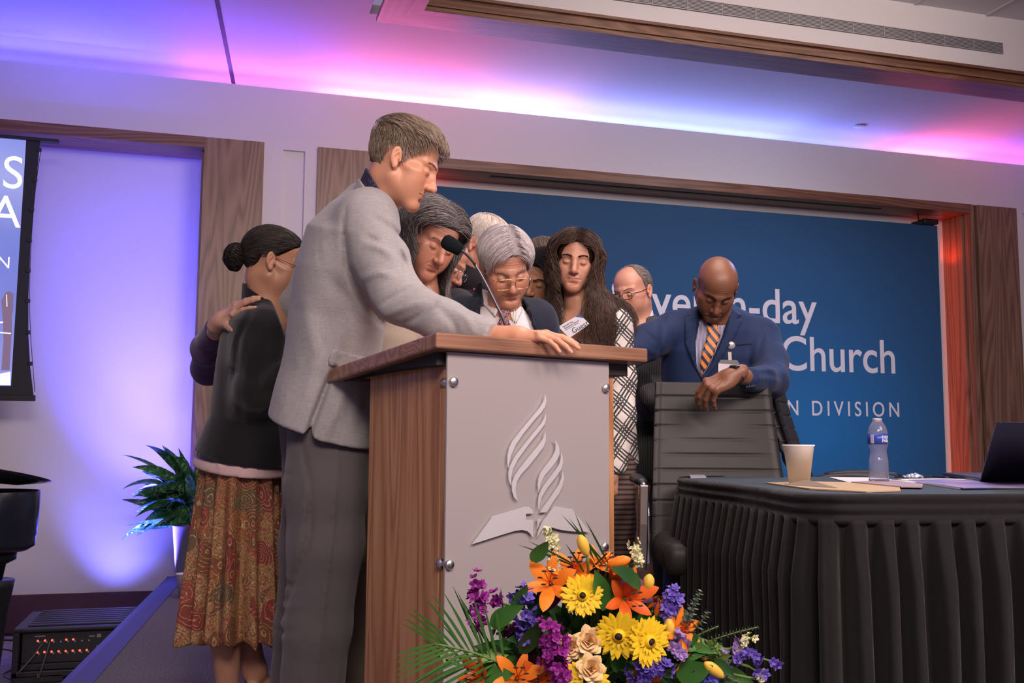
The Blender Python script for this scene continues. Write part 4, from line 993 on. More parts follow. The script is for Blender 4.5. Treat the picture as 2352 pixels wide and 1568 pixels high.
def hair_cap(H, mask, th, col, parent, h=.003, name='hair', extra=None, lo=None, hi=None, grain=.0012, flowdir=(0, 1, 0)):
    """closed shell just over the scalp; th(q) thickness; extra: more solid hair (head-local distance field)"""
    def f(P):
        q = H.loc(P); mk = np.clip(mask(q) / .012, -1, 1); t = np.where(mk > 0, th(q) * np.clip(mk * .8, 0, 1), mk * .012)
        d = H.simple(q) - t
        if extra is not None: d = smin(d, extra(q), .012)
        gq = grain * np.sin(q[:, 0] * 900 + 4 * np.sin(q[:, 1] * 60)) * np.cos(q[:, 2] * 500 + 3 * np.sin(q[:, 1] * 80))
        return (d + gq * .5) * H.sc
    lo = H.o - .15 * H.sc if lo is None else lo; hi = H.o + .15 * H.sc if hi is None else hi
    V, Q = surf(f, lo, hi, h); return quickmesh(name, V, Q, capm, parent, np.tile(np.array(col, float), (len(V), 1)))
def brows(H, col, parent, n=130, thick=.0016, r0=.00045):
    g = np.random.default_rng(5)
    for sx in (-1, 1):
        t = g.uniform(0, 1, n); x = sx * (.011 + .036 * t); z = .0185 + .008 * np.sin(t * 2.2) - .002 * t + g.normal(size=n) * thick * (1 - .5 * t); q = np.stack([x, np.full(n, .11), z], 1)
        for _ in range(14):
            s_ = H.fn(q); q[:, 1] -= s_ * .9
        e = q + np.stack([sx * np.full(n, .005), np.full(n, .0012), np.full(n, .0018) * (1 - 1.6 * t)], 1); m_ = (q + e) / 2; m_[:, 1] += .0008
        strands('eyebrow', H, np.stack([q - [0, .0005, 0], m_, e], 1), r0, [col, col], parent)
def lashes(H, parent, col=(.02, .015, .012), r=.0009):
    for sx in (-1, 1):
        t = np.linspace(-1, 1, 13); x = sx * (.031 + .0145 * t); z = -.0075 + .0035 * t * t - .0008 * t; q = np.stack([x, np.full(13, .11), z], 1)
        for _ in range(14):
            s_ = H.fn(q); q[:, 1] -= s_ * .9
        tubes('eyelashes', [(np.stack([H.wor(v) for v in q]), r * np.clip(1.1 - t * t, .2, 1))], mat('lash', col, .6), parent, 5)
def glasses(H, parent, framecol, r=.0011, wd=.0235, ht=.017, z0=-.006, name='glasses', metal=1, rough=.25, square=3.0, tilt=.0, yf=.112, topbar=False):
    m = mat('frame_%02x%02x%02x' % tuple(int(255 * c_) for c_ in framecol), framecol, rough, metal); paths = []
    fr_ = []
    for sx in (-1, 1):
        t = np.linspace(0, 2 * np.pi, 40); c_, s_ = np.cos(t), np.sin(t)
        x = sx * .033 + wd * np.sign(c_) * np.abs(c_) ** (2 / square); z = z0 + ht * np.sign(s_) * np.abs(s_) ** (2 / square)
        y = yf - .10 * (np.abs(x) - .0) ** 2 * 8 - .2 * (z0 - z) * tilt
        fr_.append(np.stack([x, y, z], 1)); paths.append((np.array([H.wor(v) for v in fr_[-1]]), r * H.sc))
        xe = sx * (.033 + wd); ye = yf - .8 * (.033 + wd) ** 2
        paths.append((np.array([H.wor(v) for v in spline([(xe, ye, z0 + ht * .55), (sx * (.072 * H.w + .004), .06, z0 + ht * .5), (sx * (.076 * H.w + .002), .0, z0 + .012), (sx * (.077 * H.w), -.018, z0 - .004)], 16)]), r * 1.1 * H.sc))
    a = .033 - wd
    paths.append((np.array([H.wor(v) for v in spline([(-a, yf - .001, z0 + .004), (0, yf + .004, z0 + .008), (a, yf - .001, z0 + .004)], 9)]), r * H.sc))
    if topbar: paths.append((np.array([H.wor(v) for v in spline([(-.05, yf - .003, z0 + ht), (0, yf + .002, z0 + ht + .001), (.05, yf - .003, z0 + ht)], 9)]), r * H.sc))
    o = tubes(name, paths, m, parent, 6)
    gl = mat('lens_glass', (1, 1, 1), .0, 0, .5, Transmission_Weight=1, IOR=1.06)
    for q in fr_:
        c0 = q.mean(0); V = np.array([H.wor(c0)] + [H.wor(v) for v in q[:-1]]); n = len(q) - 1
        meshobj('lens', V, [(0, 1 + i, 1 + (i + 1) % n) for i in range(n)], gl, o)
    return o
# ---------------------------------------------------------------- hands
class Hand:
    """local axes: x thumb side, y towards the fingertips, z back of the hand (origin: wrist)"""
    def __init__(s, wrist, ydir, zdir, mirror=1, bends=None, spread=.06, thumb=(.5, .25, .2), tdir=(.62, .66, -.42), sc=1.0, fore=None):
        y = np.array(ydir, float); y /= np.linalg.norm(y); z = np.array(zdir, float); z -= y * (y @ z); z /= np.linalg.norm(z); x = np.cross(y, z) * mirror
        s.R = np.stack([x, y, z], 1); s.o = np.array(wrist, float); s.sc = sc
        bends = bends or [(.3, .35, .2)] * 4
        B = [(.031, .088, .0), (.0105, .094, .003), (-.0105, .090, .001), (-.030, .081, -.004)]
        Ls = [(.044, .026, .021), (.048, .030, .022), (.044, .028, .022), (.034, .021, .019)]
        Rr = [(.0098, .0087, .0080, .0066), (.0100, .0088, .0080, .0066), (.0096, .0084, .0076, .0064), (.0086, .0074, .0068, .0056)]
        s.fing = []
        for i in range(4):
            p = np.array(B[i]); ang = 0; sp = spread * (1.5 - i); pts = [p]
            for j in range(3):
                ang += bends[i][j]; d = np.array([math.sin(sp) * math.cos(ang), math.cos(sp) * math.cos(ang), -math.sin(ang)]); p = p + d * Ls[i][j]; pts.append(p)
            s.fing.append((pts, Rr[i]))
        tp = np.array([.022, .022, -.008]); d = np.array(tdir, float); d /= np.linalg.norm(d); pts = [tp]; ax = np.array([0, .3, 1.]); 
        for L_, b in zip((.042, .034, .028), thumb):
            pts.append(pts[-1] + d * L_); d = d + np.array([-.5, .5, -.15]) * b; d /= np.linalg.norm(d)
        s.fing.append((pts, (.0125, .0112, .0100, .0080)))
        fs = [rbox((.0, .052, -.001), (.036, .044, .0125), .0125), ell((.020, .034, -.008), (.016, .030, .014)), ell((-.022, .04, -.006), (.014, .034, .013)), cone((0, -.035, 0), (0, .02, 0), .0235, .026)]
        fore_l = fore
        fl = [chain(p_, r_, .004) for p_, r_ in s.fing]
        ten = [cone((B[i][0] * .35, .02, .011), (B[i][0], B[i][1] - .006, .0105), .0022, .0034) for i in range(4)]
        kn = [ell((B[i][0], B[i][1] - .002, .006), (.0085, .009, .0075)) for i in range(4)]
        def f(q):
            d = fs[0](q)
            for g_ in fs[1:]: d = smin(d, g_(q), .018)
            for g_ in ten + kn: d = smin(d, g_(q), .006)
            e = fl[0](q)
            for g_ in fl[1:4]: e = np.minimum(e, g_(q))
            d = smin(d, e, .008); return smin(d, fl[4](q), .014)
        s.f = f
    def sdf(s, P): return s.f(((P - s.o) @ s.R) / s.sc) * s.sc
    def mesh(s, col, h=.0022, fore=None, nail=(.80, .60, .55)):
        """fore: world point further up the arm to run the forearm to"""
        pts = [s.o + s.R @ (p * s.sc) for pp, _ in s.fing for p in pp] + [s.o]
        fn = s.sdf
        if fore is not None:
            fa = cone(s.o - s.R[:, 1] * .0 * s.sc, np.array(fore), .0255 * s.sc, .030 * s.sc); fn = lambda P: smin(s.sdf(P), fa(P), .02); pts.append(np.array(fore))
        lo, hi = bounds(pts, .035); V, Q = surf(fn, lo, hi, h); q = ((V - s.o) @ s.R) / s.sc
        c = np.tile(np.array(col, float), (len(V), 1))
        for pp, r_ in s.fing:
            tip = pp[-1]; dr_ = pp[-1] - pp[-2]; dr_ = dr_ / np.linalg.norm(dr_); k = tip + np.array([0, 0, r_[-1] * .8]) + dr_ * .001; w_ = np.exp(-(np.linalg.norm(q - k, axis=1) / .0058) ** 4)[:, None] * .6
            c = c * (1 - w_) + np.array(nail) * np.array(col) / np.array(col).max() * w_ * 1.0
        kn = np.zeros(len(V))
        for pp, r_ in s.fing[:4]:
            for j in (0, 1): kn += np.exp(-(np.linalg.norm(q - pp[j], axis=1) / .012) ** 2)
        k = (np.clip(kn, 0, 1) * .18)[:, None]; c = c * (1 - k) + c * np.array([1.0, .66, .62]) * k
        return V, Q, c
# ---------------------------------------------------------------- clothes
def pj(P):
    v = P - CAM; d = v @ fw; d = np.where(np.abs(d) < 1e-3, 1e-3, d); return 1176 + FPX * (v @ rt) / d, 784 - FPX * (v @ upv) / d, d
def picfold(f0, folds, Dmax=99):
    """folds and creases along the lines where the photo shows them: (points, width px, height m)"""
    def f(P):
        d = f0(P); x, y, D = pj(P); ok = D < Dmax
        for pts, w_, am in folds:
            e = np.full(len(P), 1e9); T = np.zeros(len(P)); n = len(pts) - 1
            for i in range(n):
                a = np.array(pts[i], float); b = np.array(pts[i + 1], float); ab = b - a; t = np.clip(((x - a[0]) * ab[0] + (y - a[1]) * ab[1]) / (ab @ ab), 0, 1)
                q = np.hypot(x - a[0] - t * ab[0], y - a[1] - t * ab[1]); m_ = q < e; e = np.where(m_, q, e); T = np.where(m_, (i + t) / n, T)
            d = d - am * np.exp(-(e / w_) ** 2) * np.sqrt(np.sin(np.pi * np.clip(T, .03, .97))) * ok
        return d
    return f
def poly_sd(x, y, poly):
    p = np.array(poly, float); e = np.full(len(x), 1e18); ins = np.zeros(len(x), bool); n = len(p)
    for i in range(n):
        a, b = p[i], p[(i + 1) % n]; ab = b - a; t = np.clip(((x - a[0]) * ab[0] + (y - a[1]) * ab[1]) / (ab @ ab), 0, 1)
        e = np.minimum(e, (x - a[0] - t * ab[0]) ** 2 + (y - a[1] - t * ab[1]) ** 2)
        c = (a[1] > y) != (b[1] > y); ins ^= c & (x < (b[0] - a[0]) * (y - a[1]) / (b[1] - a[1] + 1e-12) + a[0])
    return np.where(ins, -1, 1) * np.sqrt(e)
def piccut(f0, poly, Dmax, k=.006):
    def f(P):
        x, y, D = pj(P); c = np.maximum(poly_sd(x, y, poly) * D / FPX, D - Dmax); return smax(f0(P), -c, k)
    return f
def below(f0, p0, n, k=.006):
    """keep the part of f0 where (P-p0).n < 0"""
    p0 = np.array(p0, float); n = np.array(n, float); n /= np.linalg.norm(n)
    return lambda P: smax(f0(P), (P - p0) @ n, k)

def garment(name, f, pts, pad, h, m, parent, inner=None, th=.012):
    lo, hi = bounds(pts, pad); return sdfobj(name, f, lo, hi, h, m, parent)
def core(pts, r_, h=.02, col=(.5, .3, .22)):
    """plain unseen trunk and limbs that join head and hands inside the clothes: list of chains"""
    f = U(*[chain(p, r) for p, r in zip(pts, r_)], k=.05); lo, hi = bounds([q for p in pts for q in p], .2); V, Q = surf(f, lo, hi, h); return V, Q, np.array(col)
def person(label, loc, group=None): return thing('person', label, 'person', loc, group)
# ================================================================ cloth colours
blazer = fabric('blazer_grey', (.24, .235, .245), (.46, .44, .44), .85, 700, 1, .2, .35)
slate = fabric('trousers_slate', (.095, .084, .090), (.135, .120, .124), .8, 900, 0, .2, .4)
blackw = fabric('wool_black', (.007, .0075, .009), (.015, .015, .017), .85, 600, 0, .25, .5)
pinkk = fabric('knit_pink', (.62, .42, .42), (.72, .52, .52), .8, 700)
purple = fabric('knit_purple', (.055, .014, .095), (.095, .028, .15), .8, 700, 0, .3)
beige = fabric('linen_beige', (.42, .34, .26), (.56, .47, .38), .85, 600)
khaki = fabric('trousers_khaki', (.20, .17, .12), (.27, .235, .17), .8, 800)
navy = fabric('suit_navy', (.010, .013, .026), (.018, .022, .040), .75, 900, 0, .1, .4)
bluesuit = fabric('suit_blue', (.008, .020, .066), (.013, .030, .092), .66, 1000, 0, .08, .5)
shirtw = mat('shirt_white', (.76, .72, .74), .75)
char = fabric('suit_charcoal', (.020, .020, .024), (.036, .036, .042), .8, 900)
darkcl = fabric('cloth_dark', (.012, .012, .015), (.022, .021, .026), .85, 700)
shoe = mat('shoe_leather', (.012, .010, .010), .35)
pin = mat('pinstripe_wool', (.03, .03, .032), .8); pv_ = coords(pin, (1, 1, 0), (0, 0, YAW)); ps = nd(pin, 'ShaderNodeTexWave', wave_type='BANDS', bands_direction='X'); ps.inputs['Scale'].default_value = 42; ps.inputs['Distortion'].default_value = .4; lk(pin, pv_, ps.inputs[0])
base(pin, ramp(pin, ps.outputs[1], [(.0, (.022, .022, .024)), (.80, (.026, .026, .028)), (.95, (.095, .095, .10))]))
dots = mat('shirt_dotted', (.02, .02, .06), .7); vo = nd(dots, 'ShaderNodeTexVoronoi'); vo.inputs['Scale'].default_value = 190; vo.inputs['Randomness'].default_value = .1; lk(dots, coords(dots), vo.inputs[0])
base(dots, ramp(dots, vo.outputs[0], [(.18, (.30, .25, .34)), (.30, (.022, .018, .050))]))
stripeS = mat('shirt_striped', (.5, .5, .6), .7); ws = nd(stripeS, 'ShaderNodeTexWave', wave_type='BANDS', bands_direction='X'); ws.inputs['Scale'].default_value = 58; lk(stripeS, coords(stripeS, (1, 1, 0), (0, 0, YAW)), ws.inputs[0])
base(stripeS, ramp(stripeS, ws.outputs[1], [(.4, (.55, .50, .58)), (.6, (.10, .11, .26))]))
tieO = mat('tie_orange_stripe', (.8, .25, .03), .45); wt = nd(tieO, 'ShaderNodeTexWave', wave_type='BANDS', bands_direction='X'); wt.inputs['Scale'].default_value = 11.5; lk(tieO, coords(tieO, (1, 1, 1), (0, math.radians(40), YAW + .0)), wt.inputs[0])
base(tieO, ramp(tieO, wt.outputs[1], [(.40, (.016, .024, .08)), (.50, (.78, .26, .035))], 'LINEAR'))
tieR = mat('tie_burgundy', (.2, .02, .04), .45); vr = nd(tieR, 'ShaderNodeTexVoronoi', feature='DISTANCE_TO_EDGE'); vr.inputs['Scale'].default_value = 95; lk(tieR, coords(tieR), vr.inputs[0])
base(tieR, ramp(tieR, vr.outputs[0], [(.05, (.36, .22, .24)), (.16, (.13, .018, .035)), (.5, (.10, .012, .03))]))
# black and white plaid
plaid = mat('plaid_knit', (.7, .66, .62), .85)
def pbands(rot, sc_, lo, hi):
    v = coords(plaid, (1, 1, 1), rot); w1 = nd(plaid, 'ShaderNodeTexWave', wave_type='BANDS', bands_direction='X'); w1.inputs['Scale'].default_value = sc_; w1.inputs['Distortion'].default_value = .5; w1.inputs['Detail Scale'].default_value = 3; lk(plaid, v, w1.inputs[0])
    w2 = nd(plaid, 'ShaderNodeTexWave', wave_type='BANDS', bands_direction='X'); w2.inputs['Scale'].default_value = sc_ * 6; w2.inputs['Distortion'].default_value = 1.0; lk(plaid, v, w2.inputs[0])
    a = mth(plaid, 'GREATER_THAN', w1.outputs[1], lo); b = mth(plaid, 'GREATER_THAN', w2.outputs[1], hi); return mth(plaid, 'MULTIPLY', a, b)
A1 = pbands((0, math.radians(50), YAW), 4.6, .38, .40); A2 = pbands((0, math.radians(-35), YAW), 4.2, .42, .38)
pn = noise(plaid, coords(plaid), 420, 2, .7)
base(plaid, mixc(plaid, mth(plaid, 'MAXIMUM', A1, A2), (.66, .61, .57), mixc(plaid, mth(plaid, 'GREATER_THAN', pn, .60), (.010, .010, .012), (.45, .42, .40))))
bump(plaid, pn, .5, .001)
# paisley skirt print
pais = mat('paisley_print', (.35, .15, .06), .75); pc = coords(pais, (1, 1, .85)); wn = nd(pais, 'ShaderNodeTexNoise'); wn.inputs['Scale'].default_value = 7; wn.inputs['Detail'].default_value = 2; lk(pais, pc, wn.inputs[0])
ad = nd(pais, 'ShaderNodeVectorMath', operation='MULTIPLY_ADD'); lk(pais, wn.outputs[1], ad.inputs[0]); ad.inputs[1].default_value = (.10, .10, .10); lk(pais, pc, ad.inputs[2])
v1 = nd(pais, 'ShaderNodeTexVoronoi'); v1.inputs['Scale'].default_value = 15; lk(pais, ad.outputs[0], v1.inputs[0])
rings = mth(pais, 'FRACT', mth(pais, 'MULTIPLY', v1.outputs[0], 7.5)); v2 = nd(pais, 'ShaderNodeTexVoronoi', feature='DISTANCE_TO_EDGE'); v2.inputs['Scale'].default_value = 115; lk(pais, ad.outputs[0], v2.inputs[0])
c_a = ramp(pais, v1.outputs[1], [(.0, (.34, .13, .045)), (.22, (.26, .035, .03)), (.42, (.38, .20, .085)), (.58, (.20, .075, .03)), (.80, (.13, .10, .05)), (.88, (.34, .06, .04))], 'CONSTANT')
c_b = mixc(pais, ramp(pais, rings, [(.0, (0, 0, 0)), (.08, (0, 0, 0)), (.14, (1, 1, 1)), (.26, (1, 1, 1)), (.32, (0, 0, 0))]), c_a, (.50, .34, .18))
c_c = mixc(pais, ramp(pais, v2.outputs[0], [(.03, (1, 1, 1)), (.08, (0, 0, 0))]), c_b, (.13, .06, .03))
base(pais, mixc(pais, mth(pais, 'GREATER_THAN', noise(pais, pc, 60, 2, .6), .63), c_c, (.34, .06, .05)))
strp = mat('striped_knit', (.08, .05, .045), .8); wz = nd(strp, 'ShaderNodeTexWave', wave_type='BANDS', bands_direction='Z'); wz.inputs['Scale'].default_value = 17; wz.inputs['Distortion'].default_value = .3; lk(strp, coords(strp), wz.inputs[0])
base(strp, ramp(strp, wz.outputs[1], [(.55, (.13, .078, .068)), (.75, (.02, .012, .012))]))
lf = lambda yaw: pose(yaw, 0)[:, 0]      # person's left
ff = lambda yaw: pose(yaw, 0)[:, 1]      # person's forward
S1 = (.64, .315, .195)
def st(x, y, D, a, b): return (at(x, y, D), a, b)
def PT(P): 
    q = np.array(P, float); return q
def legs_f(pts, rad): return [chain(p, r_, .02) for p, r_ in zip(pts, rad)]
def shoes(parent, spots, m=shoe):
    for (p, d) in spots:
        d = np.array(d, float); d /= np.linalg.norm(d); s_ = np.cross(d, ZZ); R = np.stack([s_, d, ZZ], 1); p = np.array(p, float)
        f = U(ell(p + d * .06 + V3(0, 0, .035), (.045, .12, .035), R), ell(p - d * .04 + V3(0, 0, .05), (.038, .05, .05), R), k=.03); g_ = f
        f2 = lambda P, g_=g_: np.maximum(g_(P), -(P[:, 2] - .002)); lo, hi = bounds([p], .22); sdfobj('shoe', f2, lo, hi, .012, m, parent)
def collar_shell(name, top, bot, r0, r1, cut_p, cut_n, m, parent, h=.004, th=.004, cut2=None):
    a, b = np.array(top, float), np.array(bot, float); f0 = cone(a, b, r0, r1); f = lambda P: np.maximum(f0(P), -(f0(P) + th)); f = below(f, cut_p, cut_n, .003)
    if cut2 is not None: f = below(f, cut2[0], cut2[1], .003)
    lo, hi = bounds([a, b], max(r0, r1) + .03); return sdfobj(name, f, lo, hi, h, m, parent)
def wav(H, paths, amp, fr, seed=3):
    """loose waves along grown strands (head-local)"""
    g = np.random.default_rng(seed); N, n, _ = paths.shape; k = np.linspace(0, 1, n)[None]; root = paths[:, 0]; ph = root[:, 0] * 60 + root[:, 2] * 35 + g.normal(size=N) * .5
    s_ = np.sin(fr * k * 6.28 + ph[:, None]) * amp * np.clip(k * 2 - .3, 0, 1); c_ = np.cos(fr * k * 6.28 + ph[:, None] * 1.3) * amp * np.clip(k * 2 - .3, 0, 1)
    out = paths.copy(); out[..., 0] += s_; out[..., 1] += c_; return out
# ================================================================ 1 man in the grey blazer at the lectern
t = person('person in light grey blazer leaning over with hand on the lectern', onZ(720, 1640, 0))
H = Head((999, 437), 2.97, 88, 22, 2, ears=True)
nt = at(858, 497, 3.03)
hand = Hand(at(1182, 772, 2.625), rt * 1.0 + upv * .03 - fw * .30, upv * 1 + rt * .05 - fw * .1, -1, bends=[(.22, .20, .15), (.30, .24, .15), (.38, .28, .18), (.36, .34, .22)], spread=.09, tdir=(.75, .55, -.35), sc=.90)
cuff = at(1128, 770, 2.64)
body_obj([head_part(H, S1, nt, h=.0022, red=.35, lip=(.50, .22, .19)), hand.mesh(S1, .002, at(1105, 770, 2.66)),
          core([[nt, at(800, 640, 3.1), at(760, 960, 3.1)], [at(760, 960, 3.1), at(745, 1250, 3.05), at(715, 1600, 3.05)], [at(740, 960, 3.2), at(710, 1250, 3.2), at(690, 1590, 3.22)]], [[.05, .09, .10], [.08, .06, .05], [.08, .06, .05]])], t)
def flow_swept(p, k):
    d = p - np.array([0, -.070, .085]); top = np.clip((p[:, 2] - .050) / .03, 0, 1)[:, None]
    f = np.array([-.15, 1., 0]) * top * 1.5 + np.array([0, 1.1, -.45]) * (1 - top) * np.clip((p[:, 1:2] + .02) / .04, 0, 1) * .5 + d * 7 * (1 - top) + np.array([0, -.15, -.7]) * (1 - top); f[:, 2] -= .15 + .3 * k * top[:, 0]; return f
HL1 = [(0, .078), (18, .080), (32, .070), (44, .056), (58, .036), (68, .018), (75, -.006), (83, -.010), (90, .030), (108, .026), (124, -.02), (142, -.062), (180, -.072)]
m1 = hairline(HL1); lift1 = lambda k, q: (.008 + .017 * np.clip((q[:, 2] - .03) / .05, 0, 1) + .007 * np.clip(q[:, 1] / .06, 0, 1) * np.clip((q[:, 2] - .05) / .03, 0, 1)) * min(1, k * 2.5 + .3)
hp = hair_cap(H, m1, lambda q: .006 + .015 * np.clip((q[:, 2] - .04) / .05, 0, 1) + .007 * np.clip((q[:, 2] - .06) / .04, 0, 1) * np.clip(q[:, 1] / .06, 0, 1), (.165, .118, .085), t)
R_ = sample_roots(H, m1, 6000, 1); stp = .0026 + .0034 * np.clip((R_[:, 2] - .05) / .03, 0, 1)
strands('hair_strands', H, grow(H, R_, flow_swept, 9, stp, lift1, 1, .13), .00062, [(.11, .075, .05), (.25, .185, .135), (.42, .33, .26)], hp)
brows(H, (.20, .12, .08), t); lashes(H, t, (.10, .05, .035), .0007)
# shirt collar round the neck
ntop = H.wor((0, -.03, -.062)); axn = (ntop - nt) / np.linalg.norm(ntop - nt)
collar_shell('shirt_collar', ntop, nt, .064, .078, at(878, 440, 3.0), rt * .84 + upv * .54, dots, t, .0035, .008)
# jacket
L1 = lf(100)
tor = loft([st(738, 1075, 3.10, .215, .178), st(742, 985, 3.10, .210, .170), st(754, 850, 3.10, .185, .148), st(778, 720, 3.10, .185, .150), st(797, 620, 3.08, .195, .152), st(812, 535, 3.07, .20, .138), st(836, 478, 3.05, .12, .100), st(846, 440, 3.04, .05, .052)], L1, .03, 2.2)
arm = chain([at(842, 505, 2.93), at(872, 590, 2.89), at(918, 690, 2.82), at(1020, 738, 2.72), cuff], [.086, .077, .068, .055, .035], .03)
far = chain([at(815, 520, 3.28), at(730, 600, 3.40), at(672, 690, 3.42), at(700, 760, 3.40)], [.08, .065, .055, .045], .03)
f = U(tor, cone(at(838, 465, 3.05), at(845, 495, 2.94), .045, .07), cone(at(838, 465, 3.05), at(815, 510, 3.28), .045, .075), k=.05)
f = U(f, arm, far, k=.035)
f = below(f, at(605, 945, 3.1), -(upv * .952 + rt * -.0 + rt * .306), .006)      # hem: keep above the line
f = below(f, cuff + (cuff - at(1020, 735, 2.71)) * .02, (cuff - at(1020, 735, 2.71)), .004)
f = wrinkle(f, .0022, 9, 4, (1, 1, .6))
f = picfold(f, [([(905, 520), (918, 570), (930, 620), (940, 640)], 6, -.008), ([(796, 470), (788, 520), (790, 570)], 6, -.005), ([(775, 825), (748, 890), (712, 985), (690, 1075)], 7, -0.0248), ([(800, 870), (770, 950), (740, 1010)], 14, 0.0093), ([(862, 500), (905, 530), (935, 560)], 8, -0.0109), ([(845, 560), (880, 572), (905, 590)], 9, 0.0093), ([(838, 545), (870, 552)], 6, -0.0093),
    ([(792, 540), (797, 610), (832, 690), (882, 742), (955, 775)], 8, -0.0155), ([(830, 640), (870, 625), (905, 632)], 8, 0.0093), ([(905, 560), (930, 600), (945, 640)], 7, -0.0093), ([(870, 700), (930, 670), (960, 660)], 8, -0.0109), ([(880, 725), (945, 700), (985, 690)], 9, 0.0093), ([(925, 745), (965, 725), (1000, 700)], 7, -0.0093),
    ([(760, 640), (800, 690), (815, 740)], 16, -0.0093), ([(790, 745), (760, 830), (750, 880)], 16, 0.0093), ([(700, 700), (730, 820), (700, 930)], 20, 0.0078), ([(660, 760), (650, 880)], 18, -0.0062), ([(850, 900), (830, 990)], 14, -0.0062), ([(1000, 700), (1040, 740), (1050, 765)], 8, -0.0062), ([(1040, 705), (1075, 735), (1090, 765)], 8, 0.0047)], 3.14)
jk = garment('jacket', f, [at(590, 1000, 3.1), at(880, 400, 3.1), cuff, at(780, 800, 3.5), at(780, 800, 2.75)], .09, .0065, blazer, t)
bj = bvh_of(jk)
patch('pocket_flap', [(764, 799), (848, 823), (922, 848), (905, 868), (850, 852), (770, 842), (756, 838), (755, 826)], bj, blazer, jk, .003, .004, 16)
0 and patch('lapel', [(846, 430), (868, 448), (888, 478), (906, 540), (916, 590), (925, 640), (915, 640), (905, 590), (888, 545), (862, 480), (848, 455)], bj, blazer, jk, .004, .004, 10)
collar_shell('jacket_collar', ntop, at(852, 505, 3.03), .070, .088, at(862, 458, 3.0), rt * .80 + upv * .60, blazer, jk, .004, .009)
# trousers and shoes
f = U(chain([at(760, 960, 3.06), at(748, 1120, 3.03), at(748, 1250, 3.02), at(728, 1440, 3.03), at(712, 1640, 3.05)], [.125, .118, .108, .100, .096], .03), chain([at(730, 960, 3.18), at(735, 1100, 3.18), at(716, 1250, 3.18), at(697, 1440, 3.20), at(680, 1620, 3.22)], [.120, .108, .098, .090, .088], .03), k=.02)
f = picfold(f, [([(690, 1000), (712, 1110), (712, 1230), (655, 1400), (640, 1568)], 6, -.010), ([(780, 1020), (765, 1200), (742, 1400), (728, 1568)], 4, .009), ([(712, 1090), (692, 1200), (672, 1300)], 12, .010), ([(640, 1330), (665, 1345), (690, 1342)], 8, -.006), ([(632, 1385), (660, 1395), (690, 1390)], 7, .005), ([(620, 1440), (650, 1452), (690, 1450)], 7, -.005), ([(735, 1430), (760, 1500), (770, 1568)], 10, -.008), ([(635, 1080), (660, 1090), (680, 1085)], 6, -.004)])
f = wrinkle(f, .0022, 7, 8, (1, 1, .7))
garment('trousers', f, [at(620, 930, 3.1), at(860, 930, 3.1), at(640, 1630, 3.1), at(820, 1640, 3.0), at(740, 1100, 3.35), at(740, 1100, 2.85)], .05, .0085, slate, t)
z0 = at(712, 1640, 3.05); z0[2] = 0; z1 = at(680, 1620, 3.22); z1[2] = 0
shoes(t, [(z0, ff(95)), (z1, ff(110))])
# ================================================================ 2 woman with the bun
t = person('person with dark hair in a bun, black jacket and paisley skirt', onZ(570, 1600, 0))
H = Head((692, 628), 3.40, 104, 12, 2, sc=.97, female=True, w=.97, anchor=(0, .118, -.035))
H = Head((624, 600), 3.34, 104, 14, 2, sc=.98, female=True, w=.98, anchor=(-.076, -.004, -.008)); S2 = (.47, .245, .15)
nt = at(618, 722, 3.42)
hpts = [[nt, at(585, 850, 3.42), at(560, 1060, 3.42)], [at(545, 1060, 3.36), at(525, 1300, 3.36), onZ(522, 1600, 0) + V3(0, 0, .0) * 0]]
fa = onZ(520, 1618, 0) + V3(0, 0, .06); fb = onZ(590, 1600, 0) + V3(0, 0, .06)
lg = U(chain([at(540, 1100, 3.36), at(525, 1350, 3.33), at(520, 1470, 3.33), fa], [.07, .055, .050, .036], .02), chain([at(590, 1100, 3.44), at(572, 1350, 3.44), at(560, 1450, 3.44), at(585, 1540, 3.44), fb], [.07, .055, .050, .040, .034], .02), ell(fa + ff(110) * .05 - V3(0, 0, .03), (.04, .10, .03), pose(110, 0)), ell(fb + ff(110) * .05 - V3(0, 0, .03), (.04, .10, .03), pose(110, 0)), k=.02)
lo, hi = bounds([at(500, 1090, 3.3), at(620, 1090, 3.5), fa, fb], .12); LV, LQ = surf(lg, lo, hi, .008)
body_obj([head_part(H, S2, at(628, 745, 3.41), (.046, .066), h=.0028, red=.2), (LV, LQ, np.array((.50, .27, .18))), core([[nt, at(585, 850, 3.42), at(560, 1090, 3.42)]], [[.04, .09, .10]])], t)
HLb = [(0, .078), (25, .074), (45, .056), (60, .038), (74, .018), (84, .018), (92, .026), (108, .018), (122, -.02), (140, -.050), (180, -.058)]
mb = hairline(HLb)
def flow_back(p, k): return (np.array([0, -.112, -.012]) - p) * 9 + np.array([0, -.1, 0])
bun_c = np.array([0, -.128, -.018]); bun = lambda q: smin(ell(bun_c, (.040, .034, .042))(q), ell((.0, -.118, -.045), (.022, .022, .024))(q), .015) + .0025 * np.sin(q[:, 2] * 260 + 3 * np.sin(q[:, 0] * 90)) * np.cos(q[:, 1] * 120)
hp = hair_cap(H, mb, lambda q: .007 + .004 * np.clip(q[:, 2] / .08, 0, 1), (.016, .013, .012), t, lo=H.o - .19, hi=H.o + .17, extra=bun)
R_ = sample_roots(H, mb, 3800, 2); g_ = grow(H, R_, flow_back, 9, .0085, lambda k, q: .0085 + .003 * k + 0 * q[:, 0], 2, .05)
strands('hair_strands', H, g_, .0006, [(.012, .010, .009), (.035, .028, .024), (.11, .095, .085)], hp)
bm_ = []; gg = np.random.default_rng(4)
